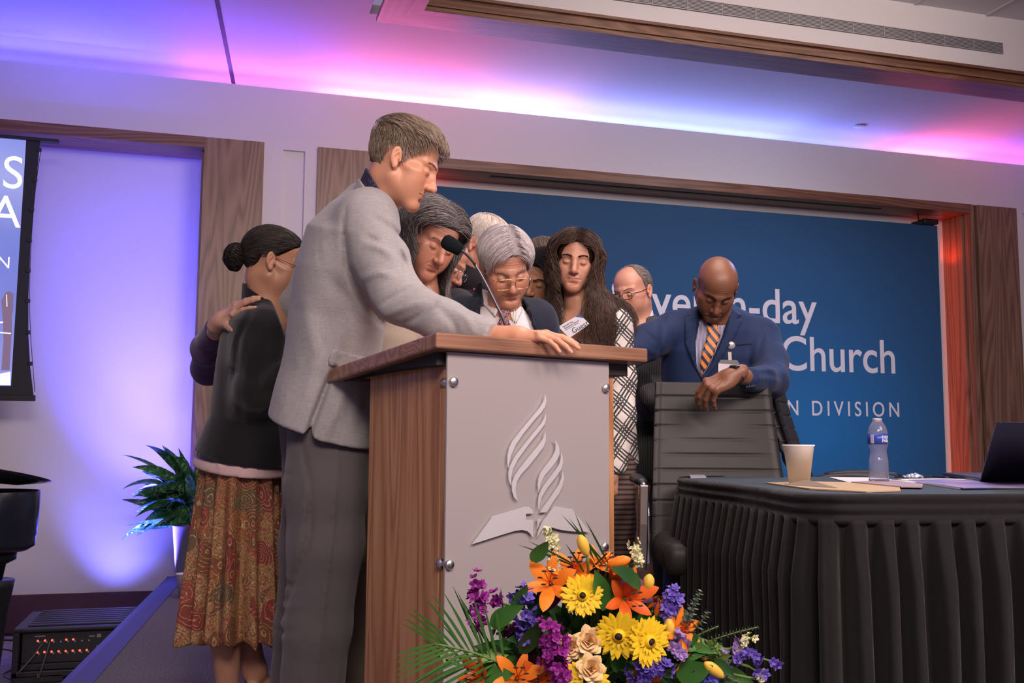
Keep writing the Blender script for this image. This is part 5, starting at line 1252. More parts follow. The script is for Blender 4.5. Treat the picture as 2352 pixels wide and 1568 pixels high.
for k in range(120):
    a0 = gg.uniform(0, 6.28); tl = gg.normal(size=3); tl /= np.linalg.norm(tl); u_ = np.cross(tl, [.3, .2, .9]); u_ /= np.linalg.norm(u_); w_ = np.cross(tl, u_); tt = np.linspace(a0, a0 + 2.4, 9)
    bm_.append(bun_c + (np.cos(tt)[:, None] * u_ + np.sin(tt)[:, None] * w_) * np.array([.041, .035, .043]) * gg.uniform(.96, 1.10))
strands('bun_strands', H, np.array(bm_), .0017, [(.010, .008, .008), (.03, .025, .022)], hp)
glasses(H, t, (.30, .03, .03), .0016, .024, .014, -.004, 'eyeglasses', 0, .3); brows(H, (.03, .02, .015), t)
Lw = lf(112)
tor = loft([st(556, 1100, 3.42, .20, .172), st(560, 1045, 3.42, .195, .162), st(577, 960, 3.42, .165, .135), st(583, 860, 3.42, .160, .130), st(594, 790, 3.42, .175, .128), st(600, 740, 3.42, .16, .118), st(606, 705, 3.42, .10, .085), st(612, 680, 3.42, .055, .055)], Lw, .02, 2.15)
arm = chain([at(604, 758, 3.27), at(592, 820, 3.24), at(586, 905, 3.22), at(640, 880, 3.20), at(700, 840, 3.2)], [.072, .062, .056, .050, .045], .03)
arm2 = chain([at(590, 755, 3.56), at(570, 840, 3.58), at(600, 900, 3.56)], [.07, .06, .05], .03)
f = U(tor, arm, arm2, k=.09)
f = below(f, at(450, 1030, 3.4), -(upv * .98 + rt * .19), .006)
f = piccut(f, [(592, 640), (640, 630), (720, 690), (720, 800), (662, 790), (648, 750), (634, 712), (612, 672)], 3.46)
f = picfold(wrinkle(f, .002, 8, 9), [([(585, 700), (548, 780), (540, 870)], 7, -.008), ([(600, 740), (575, 820), (560, 900)], 10, .007), ([(625, 760), (598, 840), (585, 900)], 8, -.006), ([(560, 905), (600, 925), (640, 880)], 7, -.009), ([(575, 880), (600, 900), (630, 850)], 7, .006), ([(495, 850), (540, 855), (570, 870)], 9, -.004), ([(520, 950), (560, 960)], 10, .004), ([(560, 880), (550, 970), (565, 1060)], 10, -.004)], 3.5)
jk = garment('jacket', f, [at(430, 1050, 3.4), at(640, 640, 3.4), at(560, 900, 3.75), at(600, 900, 3.0), at(720, 840, 3.2)], .06, .0075, blackw, t)
collar_shell('jacket_collar', H.wor((0, -.03, -.062)), at(606, 725, 3.42), .054, .078, at(600, 676, 3.4), rt * .55 + upv * .83, blackw, jk, .004, .009)
f = loft([st(556, 1105, 3.42, .200, .170), st(558, 1050, 3.42, .190, .158)], Lw, .01)
f = picfold(below(f, at(465, 1068, 3.4), -(upv * .99 + rt * .12)), [([(500, 1050), (505, 1080)], 5, .005), ([(560, 1060), (565, 1082)], 5, -.005)])
garment('shirt', f, [at(450, 1040, 3.4), at(660, 1100, 3.4), at(556, 1080, 3.65), at(556, 1080, 3.2)], .05, .007, pinkk, t)
# pleated skirt
V = []; n, mz = 360, 60; cc0 = at(555, 1068, 3.42); cc1 = at(535, 1464, 3.40); fx = ff(112); lx = Lw
for i in range(mz):
    k = i / (mz - 1); c = cc0 + (cc1 - cc0) * k
    for j in range(n):
        a = 2 * math.pi * j / n; pl2 = math.sin(a * 17 + 1.2 * math.sin(a * 3) + 1.5 * k) * (.006 + .018 * k) + math.sin(a * 7 + 2) * (.004 + .012 * k)
        r1 = .153 + .017 * k + pl2; r2 = .134 + .031 * k + pl2
        dz = .012 * math.sin(a * 2 + .5) * k + .010 * math.sin(a * 17) * k
        V.append(c + lx * r1 * 1.12 * math.cos(a) + fx * r2 * 1.0 * math.sin(a) + V3(0, 0, dz))
Q = np.array([(i * n + j, i * n + (j + 1) % n, (i + 1) * n + (j + 1) % n, (i + 1) * n + j) for i in range(mz - 1) for j in range(n)])
sk_ = meshobj('skirt', np.array(V), Q, pais, t); q = sk_.modifiers.new('thick', 'SOLIDIFY'); q.thickness = .003
# ================================================================ 3 person in purple, arm round the woman with the bun
t = person('person in a purple sweater, only the arm and hand on the black jacket showing', onZ(790, 1540, 0))
H = Head((845, 590), 3.98, 60, 25, 0, female=True); nt = H.wor((0, -.06, -.17))
hand = Hand(at(506, 737, 3.36), rt * .80 + upv * .50 - fw * .50, -fw * .60 + upv * .66 - rt * .45, 1, bends=[(.10, .25, .18), (.06, .22, .15), (.10, .25, .2), (.15, .3, .2)], spread=.05, thumb=(.1, .1, .1), tdir=(.80, .62, -.05), sc=.96)
pE = at(478, 846, 3.80); pS = at(700, 700, 4.0)
body_obj([head_part(H, S1, nt, h=.005), hand.mesh((.60, .35, .24), .0022, at(495, 762, 3.43)), core([[nt, at(790, 800, 4.05), at(790, 1040, 4.05)], [at(770, 1040, 4.0), at(770, 1300, 4.0), at(770, 1490, 4.0)], [at(820, 1040, 4.1), at(820, 1300, 4.1), at(820, 1480, 4.1)]], [[.05, .1, .12], [.08, .06, .05], [.08, .06, .05]])], t)
hair_cap(H, hairline(HL_WOM), lambda q: .015 + 0 * q[:, 0], (.05, .03, .02), t, .005)
f = U(loft([st(790, 1050, 4.05, .17, .12), st(790, 900, 4.05, .15, .11), st(790, 740, 4.03, .18, .11), st(792, 680, 4.0, .12, .09), st(795, 640, 4.0, .06, .06)], lf(20), .03), chain([pS, at(590, 790, 3.92), pE, at(474, 800, 3.64), at(497, 752, 3.45)], [.07, .060, .058, .050, .038], .03), cone(at(860, 720, 4.1), at(880, 900, 4.15), .07, .05), k=.04)
f = picfold(below(f, at(498, 750, 3.44), at(497, 752, 3.45) - at(474, 800, 3.64), .004), [([(455, 800), (475, 808), (500, 800)], 5, -.004), ([(452, 830), (480, 838), (500, 830)], 6, .004), ([(462, 775), (482, 785), (500, 778)], 5, .003)])
garment('sweater', f, [at(440, 870, 3.9), at(470, 740, 3.5), at(880, 640, 4.1), at(790, 1050, 4.1)], .10, .0085, purple, t)
f = U(chain([at(770, 1030, 4.0), at(770, 1300, 4.0), at(770, 1500, 4.0)], [.11, .09, .08]), chain([at(820, 1030, 4.1), at(820, 1300, 4.1), at(820, 1480, 4.1)], [.11, .09, .08]), k=.02)
garment('trousers', f, [at(770, 1000, 4.05), at(820, 1490, 4.05)], .15, .014, darkcl, t)
a = at(770, 1500, 4.0); a[2] = 0; b = at(820, 1480, 4.1); b[2] = 0; shoes(t, [(a, ff(20)), (b, ff(20))])
# ================================================================ 4 woman with grey hair
t = person('person with long grey hair, beige jacket and pearl necklace', onZ(860, 1580, 0))
H = Head((1014, 602), 3.46, 42, 22, 14, sc=1.05, w=1.04, female=True, age=1.4, fat=.8, nose_s=1.05, jaw=1.0); S4 = (.56, .27, .18)
nt = at(968, 705, 3.60)
body_obj([head_part(H, S4, nt, (.052, .068), h=.0026, red=.45, lip=(.45, .17, .14)), core([[nt, at(930, 850, 3.62), at(880, 1000, 3.6)], [at(860, 1000, 3.55), at(845, 1300, 3.55), at(835, 1570, 3.55)], [at(920, 1000, 3.6), at(930, 1300, 3.6), at(930, 1560, 3.6)]], [[.05, .1, .12], [.08, .06, .05], [.08, .06, .05]])], t)
HL_WOM4 = [(0, .072), (25, .070), (45, .050), (62, .022), (75, .0), (84, .0), (92, .025), (108, .020), (122, -.02), (140, -.060), (180, -.068)]
HL4 = [(0, .070), (25, .068), (45, .052), (58, .020), (66, -.030), (74, -.08), (180, -.12)]
m4 = hairline(HL4)
def flow_long(side=0, back=.25, g=1.6):
    def fl(p, k):
        d = np.zeros_like(p); sx = np.sign(p[:, 0] - side); d[:, 0] = sx * np.clip(1.4 - k * 2.2, .0, 1.2) * np.clip((p[:, 2]) / .06, 0, 1); d[:, 1] = -back * np.clip(1 - k, 0, 1) * (1 + 1.2 * (p[:, 1] > .03)); d[:, 2] = -g * (.35 + k); return d
    return fl
# world 'down' in head space so that long hair hangs
dn = lambda H_: (H_.R.T @ V3(0, 0, -1))
def flow_hang(H_, side=0, back=.35, g=1.2, fx=.056, fy=.045):
    D_ = dn(H_)
    def fl(p, k):
        d = np.zeros_like(p); sx = np.tanh((p[:, 0] - side) / .010); up = np.clip(p[:, 2] / .06, 0, 1); d[:, 0] = sx * 1.1 * up; d[:, 1] = -back * up * (1 + np.clip(p[:, 1] / .04, 0, 1)); face = (p[:, 1] > fy) & (np.abs(p[:, 0]) < fx) & (p[:, 2] < .072) & (p[:, 2] > -.13); d[:, 0] += sx * 2.6 * face; d[:, 1] -= .5 * face; return d + D_[None] * (g * (.35 + 1.3 * k)) * (1 - .55 * up[:, None])
    return fl
def coll_long(H_, nt_, r_=.055):
    nl = H_.loc(np.array([nt_]))[0]; c = cone((0, -.03, -.06), nl, r_, r_ + .012); return lambda q: smin(H_.simple(q), c(q), .03)
cap4 = lambda q: .010 + .006 * np.clip(q[:, 2] / .08, 0, 1)
hp = hair_cap(H, m4, cap4, (.10, .09, .085), t, .0035)
R_ = sample_roots(H, hairline(HL_WOM4), 8000, 3); c4 = coll_long(H, nt)
lift = lambda k, q: (.014 + .020 * np.clip(k * 2, 0, 1) + .008 * np.clip(q[:, 2] / .08, 0, 1)) * min(1, k * 3 + .9)
g_ = wav(H, grow(H, R_, flow_hang(H, .01, .25, 1.1, .085, .018), 15, .0165, lift, 3, .12, c4), .010, 1.8)
strands('hair_strands', H, g_, .00095, [(.06, .052, .05), (.19, .17, .165), (.44, .40, .39)], hp)
brows(H, (.22, .14, .11), t, 90, .0014, .0004); lashes(H, t, (.05, .02, .015), .0008)
f = U(loft([st(890, 1050, 3.62, .19, .14), st(915, 900, 3.62, .17, .12), st(950, 780, 3.62, .19, .115), st(962, 730, 3.62, .14, .10), st(968, 700, 3.62, .06, .07)], lf(35), .03, 2.2), chain([at(1012, 725, 3.56), at(1000, 850, 3.5), at(960, 930, 3.4)], [.068, .06, .05], .03), chain([at(880, 740, 3.72), at(850, 850, 3.7), at(860, 960, 3.6)], [.068, .06, .05], .03), k=.04)
fs = U(loft([st(945, 790, 3.61, .15, .10), st(960, 730, 3.61, .12, .092), st(968, 700, 3.61, .05, .06)], lf(35), .03), k=.03)
f = piccut(f, [(955, 640), (975, 640), (1000, 745), (985, 790), (960, 740)], 3.6)
jk = garment('jacket', f, [at(840, 680, 3.8), at(1040, 680, 3.4), at(870, 1060, 3.6)], .09, .009, beige, t)
garment('blouse', fs, [at(900, 680, 3.6), at(1010, 790, 3.6)], .12, .009, fabric('blouse_dark_red', (.10, .012, .02), (.14, .02, .03), .7, 600), t)
bj = bvh_of(jk)
patch('lapel', [(976, 648), (990, 660), (1012, 700), (1026, 735), (1008, 745), (985, 700)], bj, beige, jk, .004, .005, 10)
pe = t; pearlm = mat('pearl', (.80, .74, .66), .2)
arc = spline([at(958, 640, 3.50), at(968, 652, 3.47), at(974, 664, 3.46), at(978, 678, 3.47), at(978, 692, 3.50)], 12)
nk = thing('pearl_necklace', 'short string of pale pearls at the neck of the grey haired person', 'necklace', arc[5])
tubes('string', [(arc, .0012)], pearlm, nk, 5)
for p in arc: lathe('pearl', [(0, -.0056), (.0040, -.0040), (.0056, 0), (.0040, .0040), (0, .0056)], pearlm, nk, p, 12)
f = U(chain([at(885, 980, 3.58), at(868, 1120, 3.53), at(862, 1250, 3.52), at(842, 1420, 3.53), at(832, 1590, 3.55)], [.12, .105, .095, .085, .085], .03), chain([at(930, 980, 3.62), at(935, 1250, 3.6), at(940, 1570, 3.6)], [.12, .095, .085], .03), k=.02)
f = picfold(f, [([(850, 1050), (845, 1300)], 5, -.006), ([(868, 1060), (850, 1350), (838, 1500)], 5, .006), ([(842, 1340), (870, 1310)], 7, -.006)])
garment('trousers', f, [at(800, 960, 3.55), at(990, 960, 3.6), at(800, 1600, 3.55)], .08, .011, khaki, t)
a = at(832, 1590, 3.55); a[2] = 0; b = at(940, 1570, 3.6); b[2] = 0; shoes(t, [(a, ff(35)), (b, ff(35))])
# ================================================================ the group behind the lectern
def suit(t, pts, right, shs, arms, m, cuts=(), folds=(), Dmax=99, h=.009, hem=None, pad=.08, inner=None, seed=1, k=.045, n=2.2, wr=.002, name='jacket'):
    f = U(loft(pts, right, .03, n), *[cone(pts[-2][0], s_, .05, .068) for s_ in shs], *[chain(a, r_, .03) for a, r_ in arms], k=k)
    if hem: f = below(f, *hem)
    f = wrinkle(f, wr, 9, seed, (1, 1, .6))
    if folds: f = picfold(f, folds, Dmax)
    for poly, dm in cuts: f = piccut(f, poly, dm)
    P = [p[0] for p in pts] + list(shs) + [q for a, _ in arms for q in a]
    lo, hi = bounds(P, pad + .12); return sdfobj(name, f, lo, hi, h, m, t)
def trunk(t, hip, yaw, col_m, feet=None, w=.10, h=.014, zf=None):
    """trousers from the hips to the stage with shoes"""
    hip = np.array(hip, float); L_ = lf(yaw); F_ = ff(yaw); fs = []; sp = []
    for s_ in (-1, 1):
        a = hip + L_ * s_ * w; g_ = a.copy(); g_[2] = .07; g_ = g_ + L_ * s_ * .03; fs.append(chain([a, (a + g_) / 2 + F_ * .02, g_], [.115, .085, .07], .03)); e = g_.copy(); e[2] = 0; sp.append((e, F_))
    f = wrinkle(U(*fs, k=.03), .003, 8, 3); lo, hi = bounds([hip + L_ * .3, hip - L_ * .3, sp[0][0], sp[1][0]], .16); lo[2] = .03
    sdfobj('trousers', f, lo, hi, h, col_m, t); shoes(t, sp)
def corebody(nt, chest, hip): return core([[nt, chest, hip], [hip, V3(hip[0], hip[1], .12)]], [[.045, .09, .10], [.08, .05]])
def curlpaths(H, n, c, rad, L_, seed=0): pass
# ---------------------------------------------------------------- 5 man half hidden by the grey hair
t = person('person in grey suit with thin glasses, half hidden behind the grey haired person', onZ(1010, 1500, 0))
H = Head((1057, 652), 3.98, 76, 30, 4, age=2, fat=.4, sc=1.0); nt = at(1000, 690, 4.08)
body_obj([head_part(H, (.58, .28, .19), nt, h=.0035, red=.5), corebody(nt, at(985, 800, 4.1), at(985, 1000, 4.1))], t)
HL5 = [(0, .20), (60, .20), (70, .05), (78, .02), (90, .03), (108, .02), (124, -.02), (142, -.05), (180, -.05)]
hair_cap(H, hairline(HL5), lambda q: .008 + 0 * q[:, 0], (.22, .19, .18), t, .004)
glasses(H, t, (.6, .6, .62), .0011, .022, .017, -.006, 'eyeglasses', 1, .2); brows(H, (.2, .14, .1), t, 60); lashes(H, t)
suit(t, [st(985, 1000, 4.1, .19, .13), st(985, 850, 4.1, .18, .12), st(995, 740, 4.1, .20, .12), st(1002, 695, 4.1, .13, .09), st(1005, 670, 4.09, .05, .06)], lf(60), [at(1050, 705, 4.0), at(960, 710, 4.25)], [([at(1050, 710, 4.0), at(1060, 820, 3.98), at(1040, 920, 3.9)], [.07, .06, .05]), ([at(955, 715, 4.3), at(930, 830, 4.3), at(950, 930, 4.2)], [.07, .06, .05])], char, h=.012)
trunk(t, at(985, 1010, 4.1), 60, char)
# ---------------------------------------------------------------- 6 white haired man at the back
t = person('person with short white hair and black jacket standing at the back', onZ(1120, 1480, 0))
H = Head((1086, 560), 4.15, 62, 34, 4, sc=1.0, anchor=(-.080, -.004, -.008)); nt = at(1088, 640, 4.22)
body_obj([head_part(H, (.60, .30, .20), nt, (.056, .064), h=.0032, red=.5), corebody(nt, at(1100, 760, 4.25), at(1110, 1000, 4.25))], t)
HL6 = [(0, .082), (20, .086), (38, .076), (52, .056), (66, .040), (74, .010), (84, .006), (90, .030), (108, .024), (122, -.01), (140, -.040), (180, -.046)]
m6 = hairline(HL6)
def flow_short(p, k): return (p - np.array([0, -.06, .09])) * 8 + np.array([0, .3, -.3])
hp = hair_cap(H, m6, lambda q: .006 + .008 * np.clip(q[:, 2] / .1, 0, 1), (.72, .64, .56), t, .0035)
R_ = sample_roots(H, m6, 3600, 4); strands('hair_strands', H, grow(H, R_, flow_short, 7, .0042, lambda k, q: (.009 + .010 * np.clip(q[:, 2] / .1, 0, 1)) * min(1, k * 2 + .7), 4, .12), .0006, [(.55, .48, .44), (.80, .72, .64), (.92, .86, .78)], hp)
brows(H, (.45, .36, .28), t, 90); lashes(H, t, (.1, .05, .04))
ntop = H.wor((0, -.03, -.062))
collar_shell('shirt_collar', ntop, nt, .062, .080, at(1080, 610, 4.15), rt * .45 + upv * .9, darkcl, t, .004, .008)
jk = suit(t, [st(1112, 1010, 4.25, .20, .13), st(1108, 850, 4.25, .19, .12), st(1104, 740, 4.25, .21, .12), st(1098, 680, 4.25, .14, .09), st(1092, 650, 4.24, .06, .06)], lf(40), [at(1170, 690, 4.2), at(1050, 690, 4.35)], [([at(1180, 700, 4.2), at(1190, 820, 4.15), at(1160, 930, 4.1)], [.07, .06, .05]), ([at(1040, 700, 4.38), at(1030, 820, 4.38), at(1060, 930, 4.3)], [.07, .06, .05])], darkcl, h=.011)
bj = bvh_of(jk)
patch('pin_ribbon', [(1087, 643), (1103, 646), (1098, 660), (1086, 668)], bj, mat('ribbon_red', (.45, .03, .05), .5), jk, .006, .004, 5)
trunk(t, at(1110, 1010, 4.25), 40, darkcl)
# ---------------------------------------------------------------- 9 woman with glasses at the back
t = person('person with swept back brown hair and round glasses behind the others', onZ(1255, 1460, 0))
H = Head((1259, 646), 4.30, 6, 20, -4, female=True, age=.6, sc=.98); nt = H.wor((0, -.06, -.17))
body_obj([head_part(H, (.58, .30, .20), nt, h=.0035, red=.4), corebody(nt, at(1262, 820, 4.4), at(1262, 1000, 4.4))], t)
HL9 = [(0, .068), (25, .066), (45, .050), (62, .026), (75, .0), (84, .0), (92, .025), (108, .020), (122, -.02), (140, -.060), (180, -.068)]
m9 = hairline(HL9); hp = hair_cap(H, m9, lambda q: .010 + .006 * np.clip(q[:, 2] / .08, 0, 1), (.10, .075, .055), t, .004)
R_ = sample_roots(H, m9, 2200, 9); strands('hair_strands', H, wav(H, grow(H, R_, lambda p, k: (np.array([0, -.11, .02]) - p) * 8 + np.array([0, 0, .35 - k]), 8, .010, lambda k, q: .016 + .008 * np.clip(q[:, 2] / .08, 0, 1), 9, .12), .003, 1.5), .0008, [(.07, .05, .035), (.19, .15, .11), (.32, .27, .21)], hp)
glasses(H, t, (.05, .03, .025), .0013, .022, .018, -.006, 'eyeglasses', 0, .3, 2.2); brows(H, (.10, .06, .04), t, 70); lashes(H, t)
suit(t, [st(1262, 1000, 4.4, .18, .12), st(1262, 850, 4.4, .15, .11), st(1265, 760, 4.4, .17, .11), st(1266, 725, 4.4, .10, .08), st(1267, 705, 4.39, .045, .05)], lf(0), [at(1215, 745, 4.4), at(1315, 745, 4.4)], [([at(1212, 750, 4.4), at(1200, 850, 4.4), at(1215, 940, 4.35)], [.06, .05, .045]), ([at(1318, 750, 4.4), at(1330, 850, 4.4), at(1312, 940, 4.35)], [.06, .05, .045])], fabric('cardigan_plum', (.05, .03, .05), (.08, .05, .08), .8, 600), h=.013, name='cardigan')
trunk(t, at(1262, 1010, 4.4), 0, darkcl)
# ---------------------------------------------------------------- 8 young dark haired woman
t = person('person with straight black hair, face tilted, between old man and long haired person', onZ(1235, 1500, 0))
H = Head((1212, 675), 4.02, -30, 34, 18, female=True, sc=.96, mouth=1.0); nt = at(1238, 752, 4.06)
body_obj([head_part(H, (.50, .255, .155), nt, h=.003, red=.3, lip=(.45, .14, .12)), corebody(nt, at(1240, 860, 3.98), at(1240, 1010, 3.98))], t)
m8 = hairline(HL_WOM); hp = hair_cap(H, hairline([(0, .074), (25, .070), (45, .046), (58, .010), (66, -.040), (74, -.08), (180, -.13)]), lambda q: .006 + .004 * np.clip(q[:, 2] / .08, 0, 1), (.010, .009, .010), t, .004)
R_ = sample_roots(H, hairline([(0, .072), (25, .070), (45, .050), (62, .022), (75, .0), (84, .0), (92, .025), (108, .020), (122, -.02), (140, -.060), (180, -.068)]), 2800, 8); c8 = coll_long(H, nt)
strands('hair_strands', H, grow(H, R_, flow_hang(H, 0, -.05, 1.2), 14, .017, lambda k, q: (.012 + .006 * np.clip(k * 2, 0, 1)) * min(1, k * 3 + .7), 8, .05, c8), .0009, [(.008, .007, .008), (.02, .017, .017), (.045, .035, .032)], hp)
brows(H, (.012, .008, .007), t, 150, .002); lashes(H, t, (.01, .008, .008), .0011)
suit(t, [st(1240, 1010, 3.98, .17, .12), st(1240, 880, 3.98, .14, .10), st(1240, 800, 3.98, .165, .10), st(1238, 765, 3.98, .10, .08), st(1237, 745, 3.97, .045, .05)], lf(-20), [at(1200, 790, 3.98), at(1288, 790, 3.98)], [([at(1196, 795, 3.98), at(1190, 890, 3.95), at(1215, 960, 3.9)], [.055, .048, .04]), ([at(1292, 795, 3.98), at(1300, 890, 4.0), at(1275, 960, 3.9)], [.055, .048, .04])], darkcl, h=.012, name='top')
trunk(t, at(1240, 1010, 3.98), -20, darkcl, w=.085)
# ---------------------------------------------------------------- 7 old man with gold glasses
t = person('person with grey parted hair, gold glasses, navy suit and burgundy tie', onZ(1150, 1540, 0))
H = Head((1179, 669), 3.42, 11, 37, -7, age=2.4, nose_s=1.08, sc=1.0, w=1.0); nt = at(1160, 728, 3.56)
body_obj([head_part(H, (.55, .27, .175), nt, (.054, .062), h=.0024, red=.5, lip=(.42, .16, .13)), corebody(nt, at(1150, 850, 3.58), at(1150, 1000, 3.6))], t)
HL7 = [(0, .073), (20, .070), (38, .058), (52, .042), (66, .026), (75, -.022), (84, -.020), (90, .020), (108, .015), (124, -.03), (142, -.065), (180, -.070)]
m7 = hairline(HL7)
def flow_part(p, k):
    d = np.zeros_like(p); sx = np.tanh((p[:, 0] - .012) / .003); up = np.clip((p[:, 2] - .03) / .05, 0, 1); fr = np.clip(p[:, 1] / .05, 0, 1)
    d[:, 0] = sx * (.9 * up + .25); d[:, 1] = .35 * fr * up - .55 * (1 - up) * (p[:, 1] < .05) + .25 * up * (1 - fr); d[:, 2] = -.9 * (1 - up) - .5 * k - .25; return d
hp = hair_cap(H, m7, lambda q: .008 + .009 * np.clip(q[:, 2] / .08, 0, 1) - .002 * np.exp(-((q[:, 0] - .012) / .006) ** 2), (.34, .30, .31), t, .003)
R_ = sample_roots(H, m7, 7500, 7); strands('hair_strands', H, grow(H, R_, flow_part, 10, .0068, lambda k, q: (.011 + .014 * np.clip(q[:, 2] / .08, 0, 1) * np.clip(np.abs(q[:, 0] - .012) / .014, .85, 1)) * min(1, k * 2 + .9), 7, .11), .0007, [(.24, .21, .21), (.50, .45, .46), (.76, .70, .70)], hp)
glasses(H, t, (.85, .62, .34), .0011, .0255, .0195, -.010, 'eyeglasses', 1, .2, 3.6, .3, .116, True); brows(H, (.42, .34, .30), t, 110, .0024); lashes(H, t, (.12, .05, .035), .0008)
Lz = lf(5)
pts7 = [st(1150, 1010, 3.60, .20, .13), st(1150, 900, 3.60, .19, .125), st(1150, 800, 3.60, .205, .125), st(1150, 745, 3.60, .17, .105), st(1152, 712, 3.60, .10, .085), st(1154, 690, 3.60, .05, .06)]
V7 = [(1103, 655), (1108, 640), (1140, 690), (1168, 712), (1200, 690), (1208, 700), (1225, 750), (1238, 800), (1200, 860), (1150, 900), (1120, 850), (1103, 760)]
jk = suit(t, pts7, Lz, [at(1065, 722, 3.62), at(1225, 730, 3.62)], [([at(1056, 735, 3.62), at(1040, 830, 3.60), at(1060, 930, 3.5)], [.068, .06, .05]), ([at(1236, 742, 3.62), at(1252, 840, 3.60), at(1235, 930, 3.5)], [.066, .06, .05])], navy, cuts=[(V7, 3.66)], h=.008,
   folds=[([(1225, 715), (1232, 760), (1238, 800)], 5, -.004), ([(1060, 715), (1075, 760)], 8, -.004)])
sh7 = U(loft([(p[0], p[1] - .016, p[2] - .014) for p in pts7[2:]], Lz, .02, 2.2), cone(nt, H.wor((0, -.03, -.07)), .060, .054), k=.03)
sh7 = picfold(sh7, [([(1115, 690), (1140, 730)], 4, -.003), ([(1215, 720), (1222, 765)], 5, -.003)])
cp = H.wor((0, .03, -.125)); sh7 = below(sh7, nt + upv * .045, upv * .95 - rt * .0 - fw * .3, .004)
lo, hi = bounds([p[0] for p in pts7[2:]] + [nt], .25); sho = sdfobj('shirt', sh7, lo, hi, .006, shirtw, t)
bs = bvh_of(sho, jk)
patch('collar_point', [(1128, 672), (1146, 704), (1138, 728), (1112, 700), (1108, 664)], bvh_of(sho), shirtw, sho, .006, .003, 8)
patch('collar_point', [(1170, 712), (1192, 698), (1200, 712), (1186, 742), (1176, 734)], bvh_of(sho), shirtw, sho, .006, .003, 8)
bs = bvh_of(sho)
patch('tie', [(1150, 702), (1166, 704), (1172, 716), (1164, 728), (1176, 752), (1172, 790), (1160, 830), (1140, 800), (1134, 762), (1150, 728), (1145, 716)], bs, tieR, sho, .012, .006, 8)
patch('lapel', [(1098, 650), (1106, 646), (1104, 760), (1118, 850), (1092, 790), (1078, 740), (1086, 715), (1078, 700)], bvh_of(jk), navy, jk, .004, .005, 10)
patch('lapel', [(1206, 698), (1214, 704), (1232, 745), (1242, 800), (1232, 800), (1214, 740)], bvh_of(jk), navy, jk, .004, .005, 10)
Dl = 3.46; cord = spline([at(1181, 702, 3.50), at(1180, 730, 3.475), at(1176, 760, 3.465), at(1174, 790, 3.46)], 20)
tubes('lanyard_cord', [(cord, .0012), (cord + V3(.008, 0, 0), .0012)], mat('cord_cream', (.70, .60, .42), .6), t, 5)
trunk(t, at(1150, 1010, 3.60), 5, navy)
# ---------------------------------------------------------------- 11 balding man in pinstripes
t = person('person in pinstripe suit, balding with dark framed glasses, behind the chair', onZ(1480, 1440, 0))
H = Head((1427, 697), 4.62, -38, 14, -3, age=1.5, fat=1.3, w=1.04, sc=1.0, anchor=(0, .118, -.035)); nt = at(1466, 752, 4.72)
body_obj([head_part(H, (.60, .30, .21), nt, (.062, .072), h=.0032, red=.5), corebody(nt, at(1478, 860, 4.75), at(1480, 1080, 4.75))], t)
HLb11 = [(0, .25), (40, .25), (56, .075), (66, .055), (76, .015), (84, .0), (90, .028), (108, .02), (124, -.02), (142, -.05), (180, -.05)]
m11 = hairline(HLb11); hp = hair_cap(H, m11, lambda q: .006 + 0 * q[:, 0], (.17, .14, .12), t, .004)
R_ = sample_roots(H, m11, 1500, 11); strands('hair_strands', H, grow(H, R_, lambda p, k: np.array([0, -1, -.25]) + 0 * p, 6, .007, lambda k, q: .008 + 0 * q[:, 0], 11, .1), .0007, [(.16, .13, .12), (.35, .30, .27), (.5, .45, .42)], hp)
glasses(H, t, (.012, .012, .016), .0019, .025, .0155, -.006, 'eyeglasses', 0, .3, 3.5); brows(H, (.3, .2, .14), t, 80); lashes(H, t, (.1, .05, .04))
pts11 = [st(1480, 1095, 4.75, .21, .15), st(1480, 980, 4.75, .205, .15), st(1478, 850, 4.75, .21, .15), st(1474, 785, 4.75, .20, .12), st(1472, 752, 4.75, .13, .095), st(1472, 724, 4.74, .068, .07)]
V11 = [(1436, 715), (1474, 715), (1484, 722), (1478, 760), (1462, 850), (1440, 800)]
jk = suit(t, pts11, lf(-25), [at(1395, 785, 4.70), at(1530, 775, 4.80)], [([at(1388, 810, 4.70), at(1400, 920, 4.66), at(1440, 980, 4.55)], [.07, .06, .05]), ([at(1538, 800, 4.80), at(1530, 890, 4.70), at(1495, 935, 4.45), at(1492, 905, 4.30)], [.072, .066, .058, .05])], pin, cuts=[(V11, 4.7)], h=.010, folds=[([(1480, 880), (1500, 900), (1505, 930)], 5, -.008), ([(1470, 920), (1490, 940), (1500, 960)], 5, .007), ([(1490, 860), (1505, 880)], 4, .006), ([(1455, 800), (1458, 1090)], 3, -.006)])
sh = loft([(p[0], p[1] - .016, p[2] - .014) for p in pts11[2:]], lf(-25), .02, 2.2); sh = U(sh, cone(nt, H.wor((0, -.03, -.08)), .070, .064), k=.02); sh = below(sh, nt + upv * .07, upv * .97 - rt * .2, .004)
lo, hi = bounds([p[0] for p in pts11[2:]], .2); sdfobj('shirt', sh, lo, hi, .008, shirtw, t)
trunk(t, at(1478, 1085, 4.78), -25, char, w=.11)
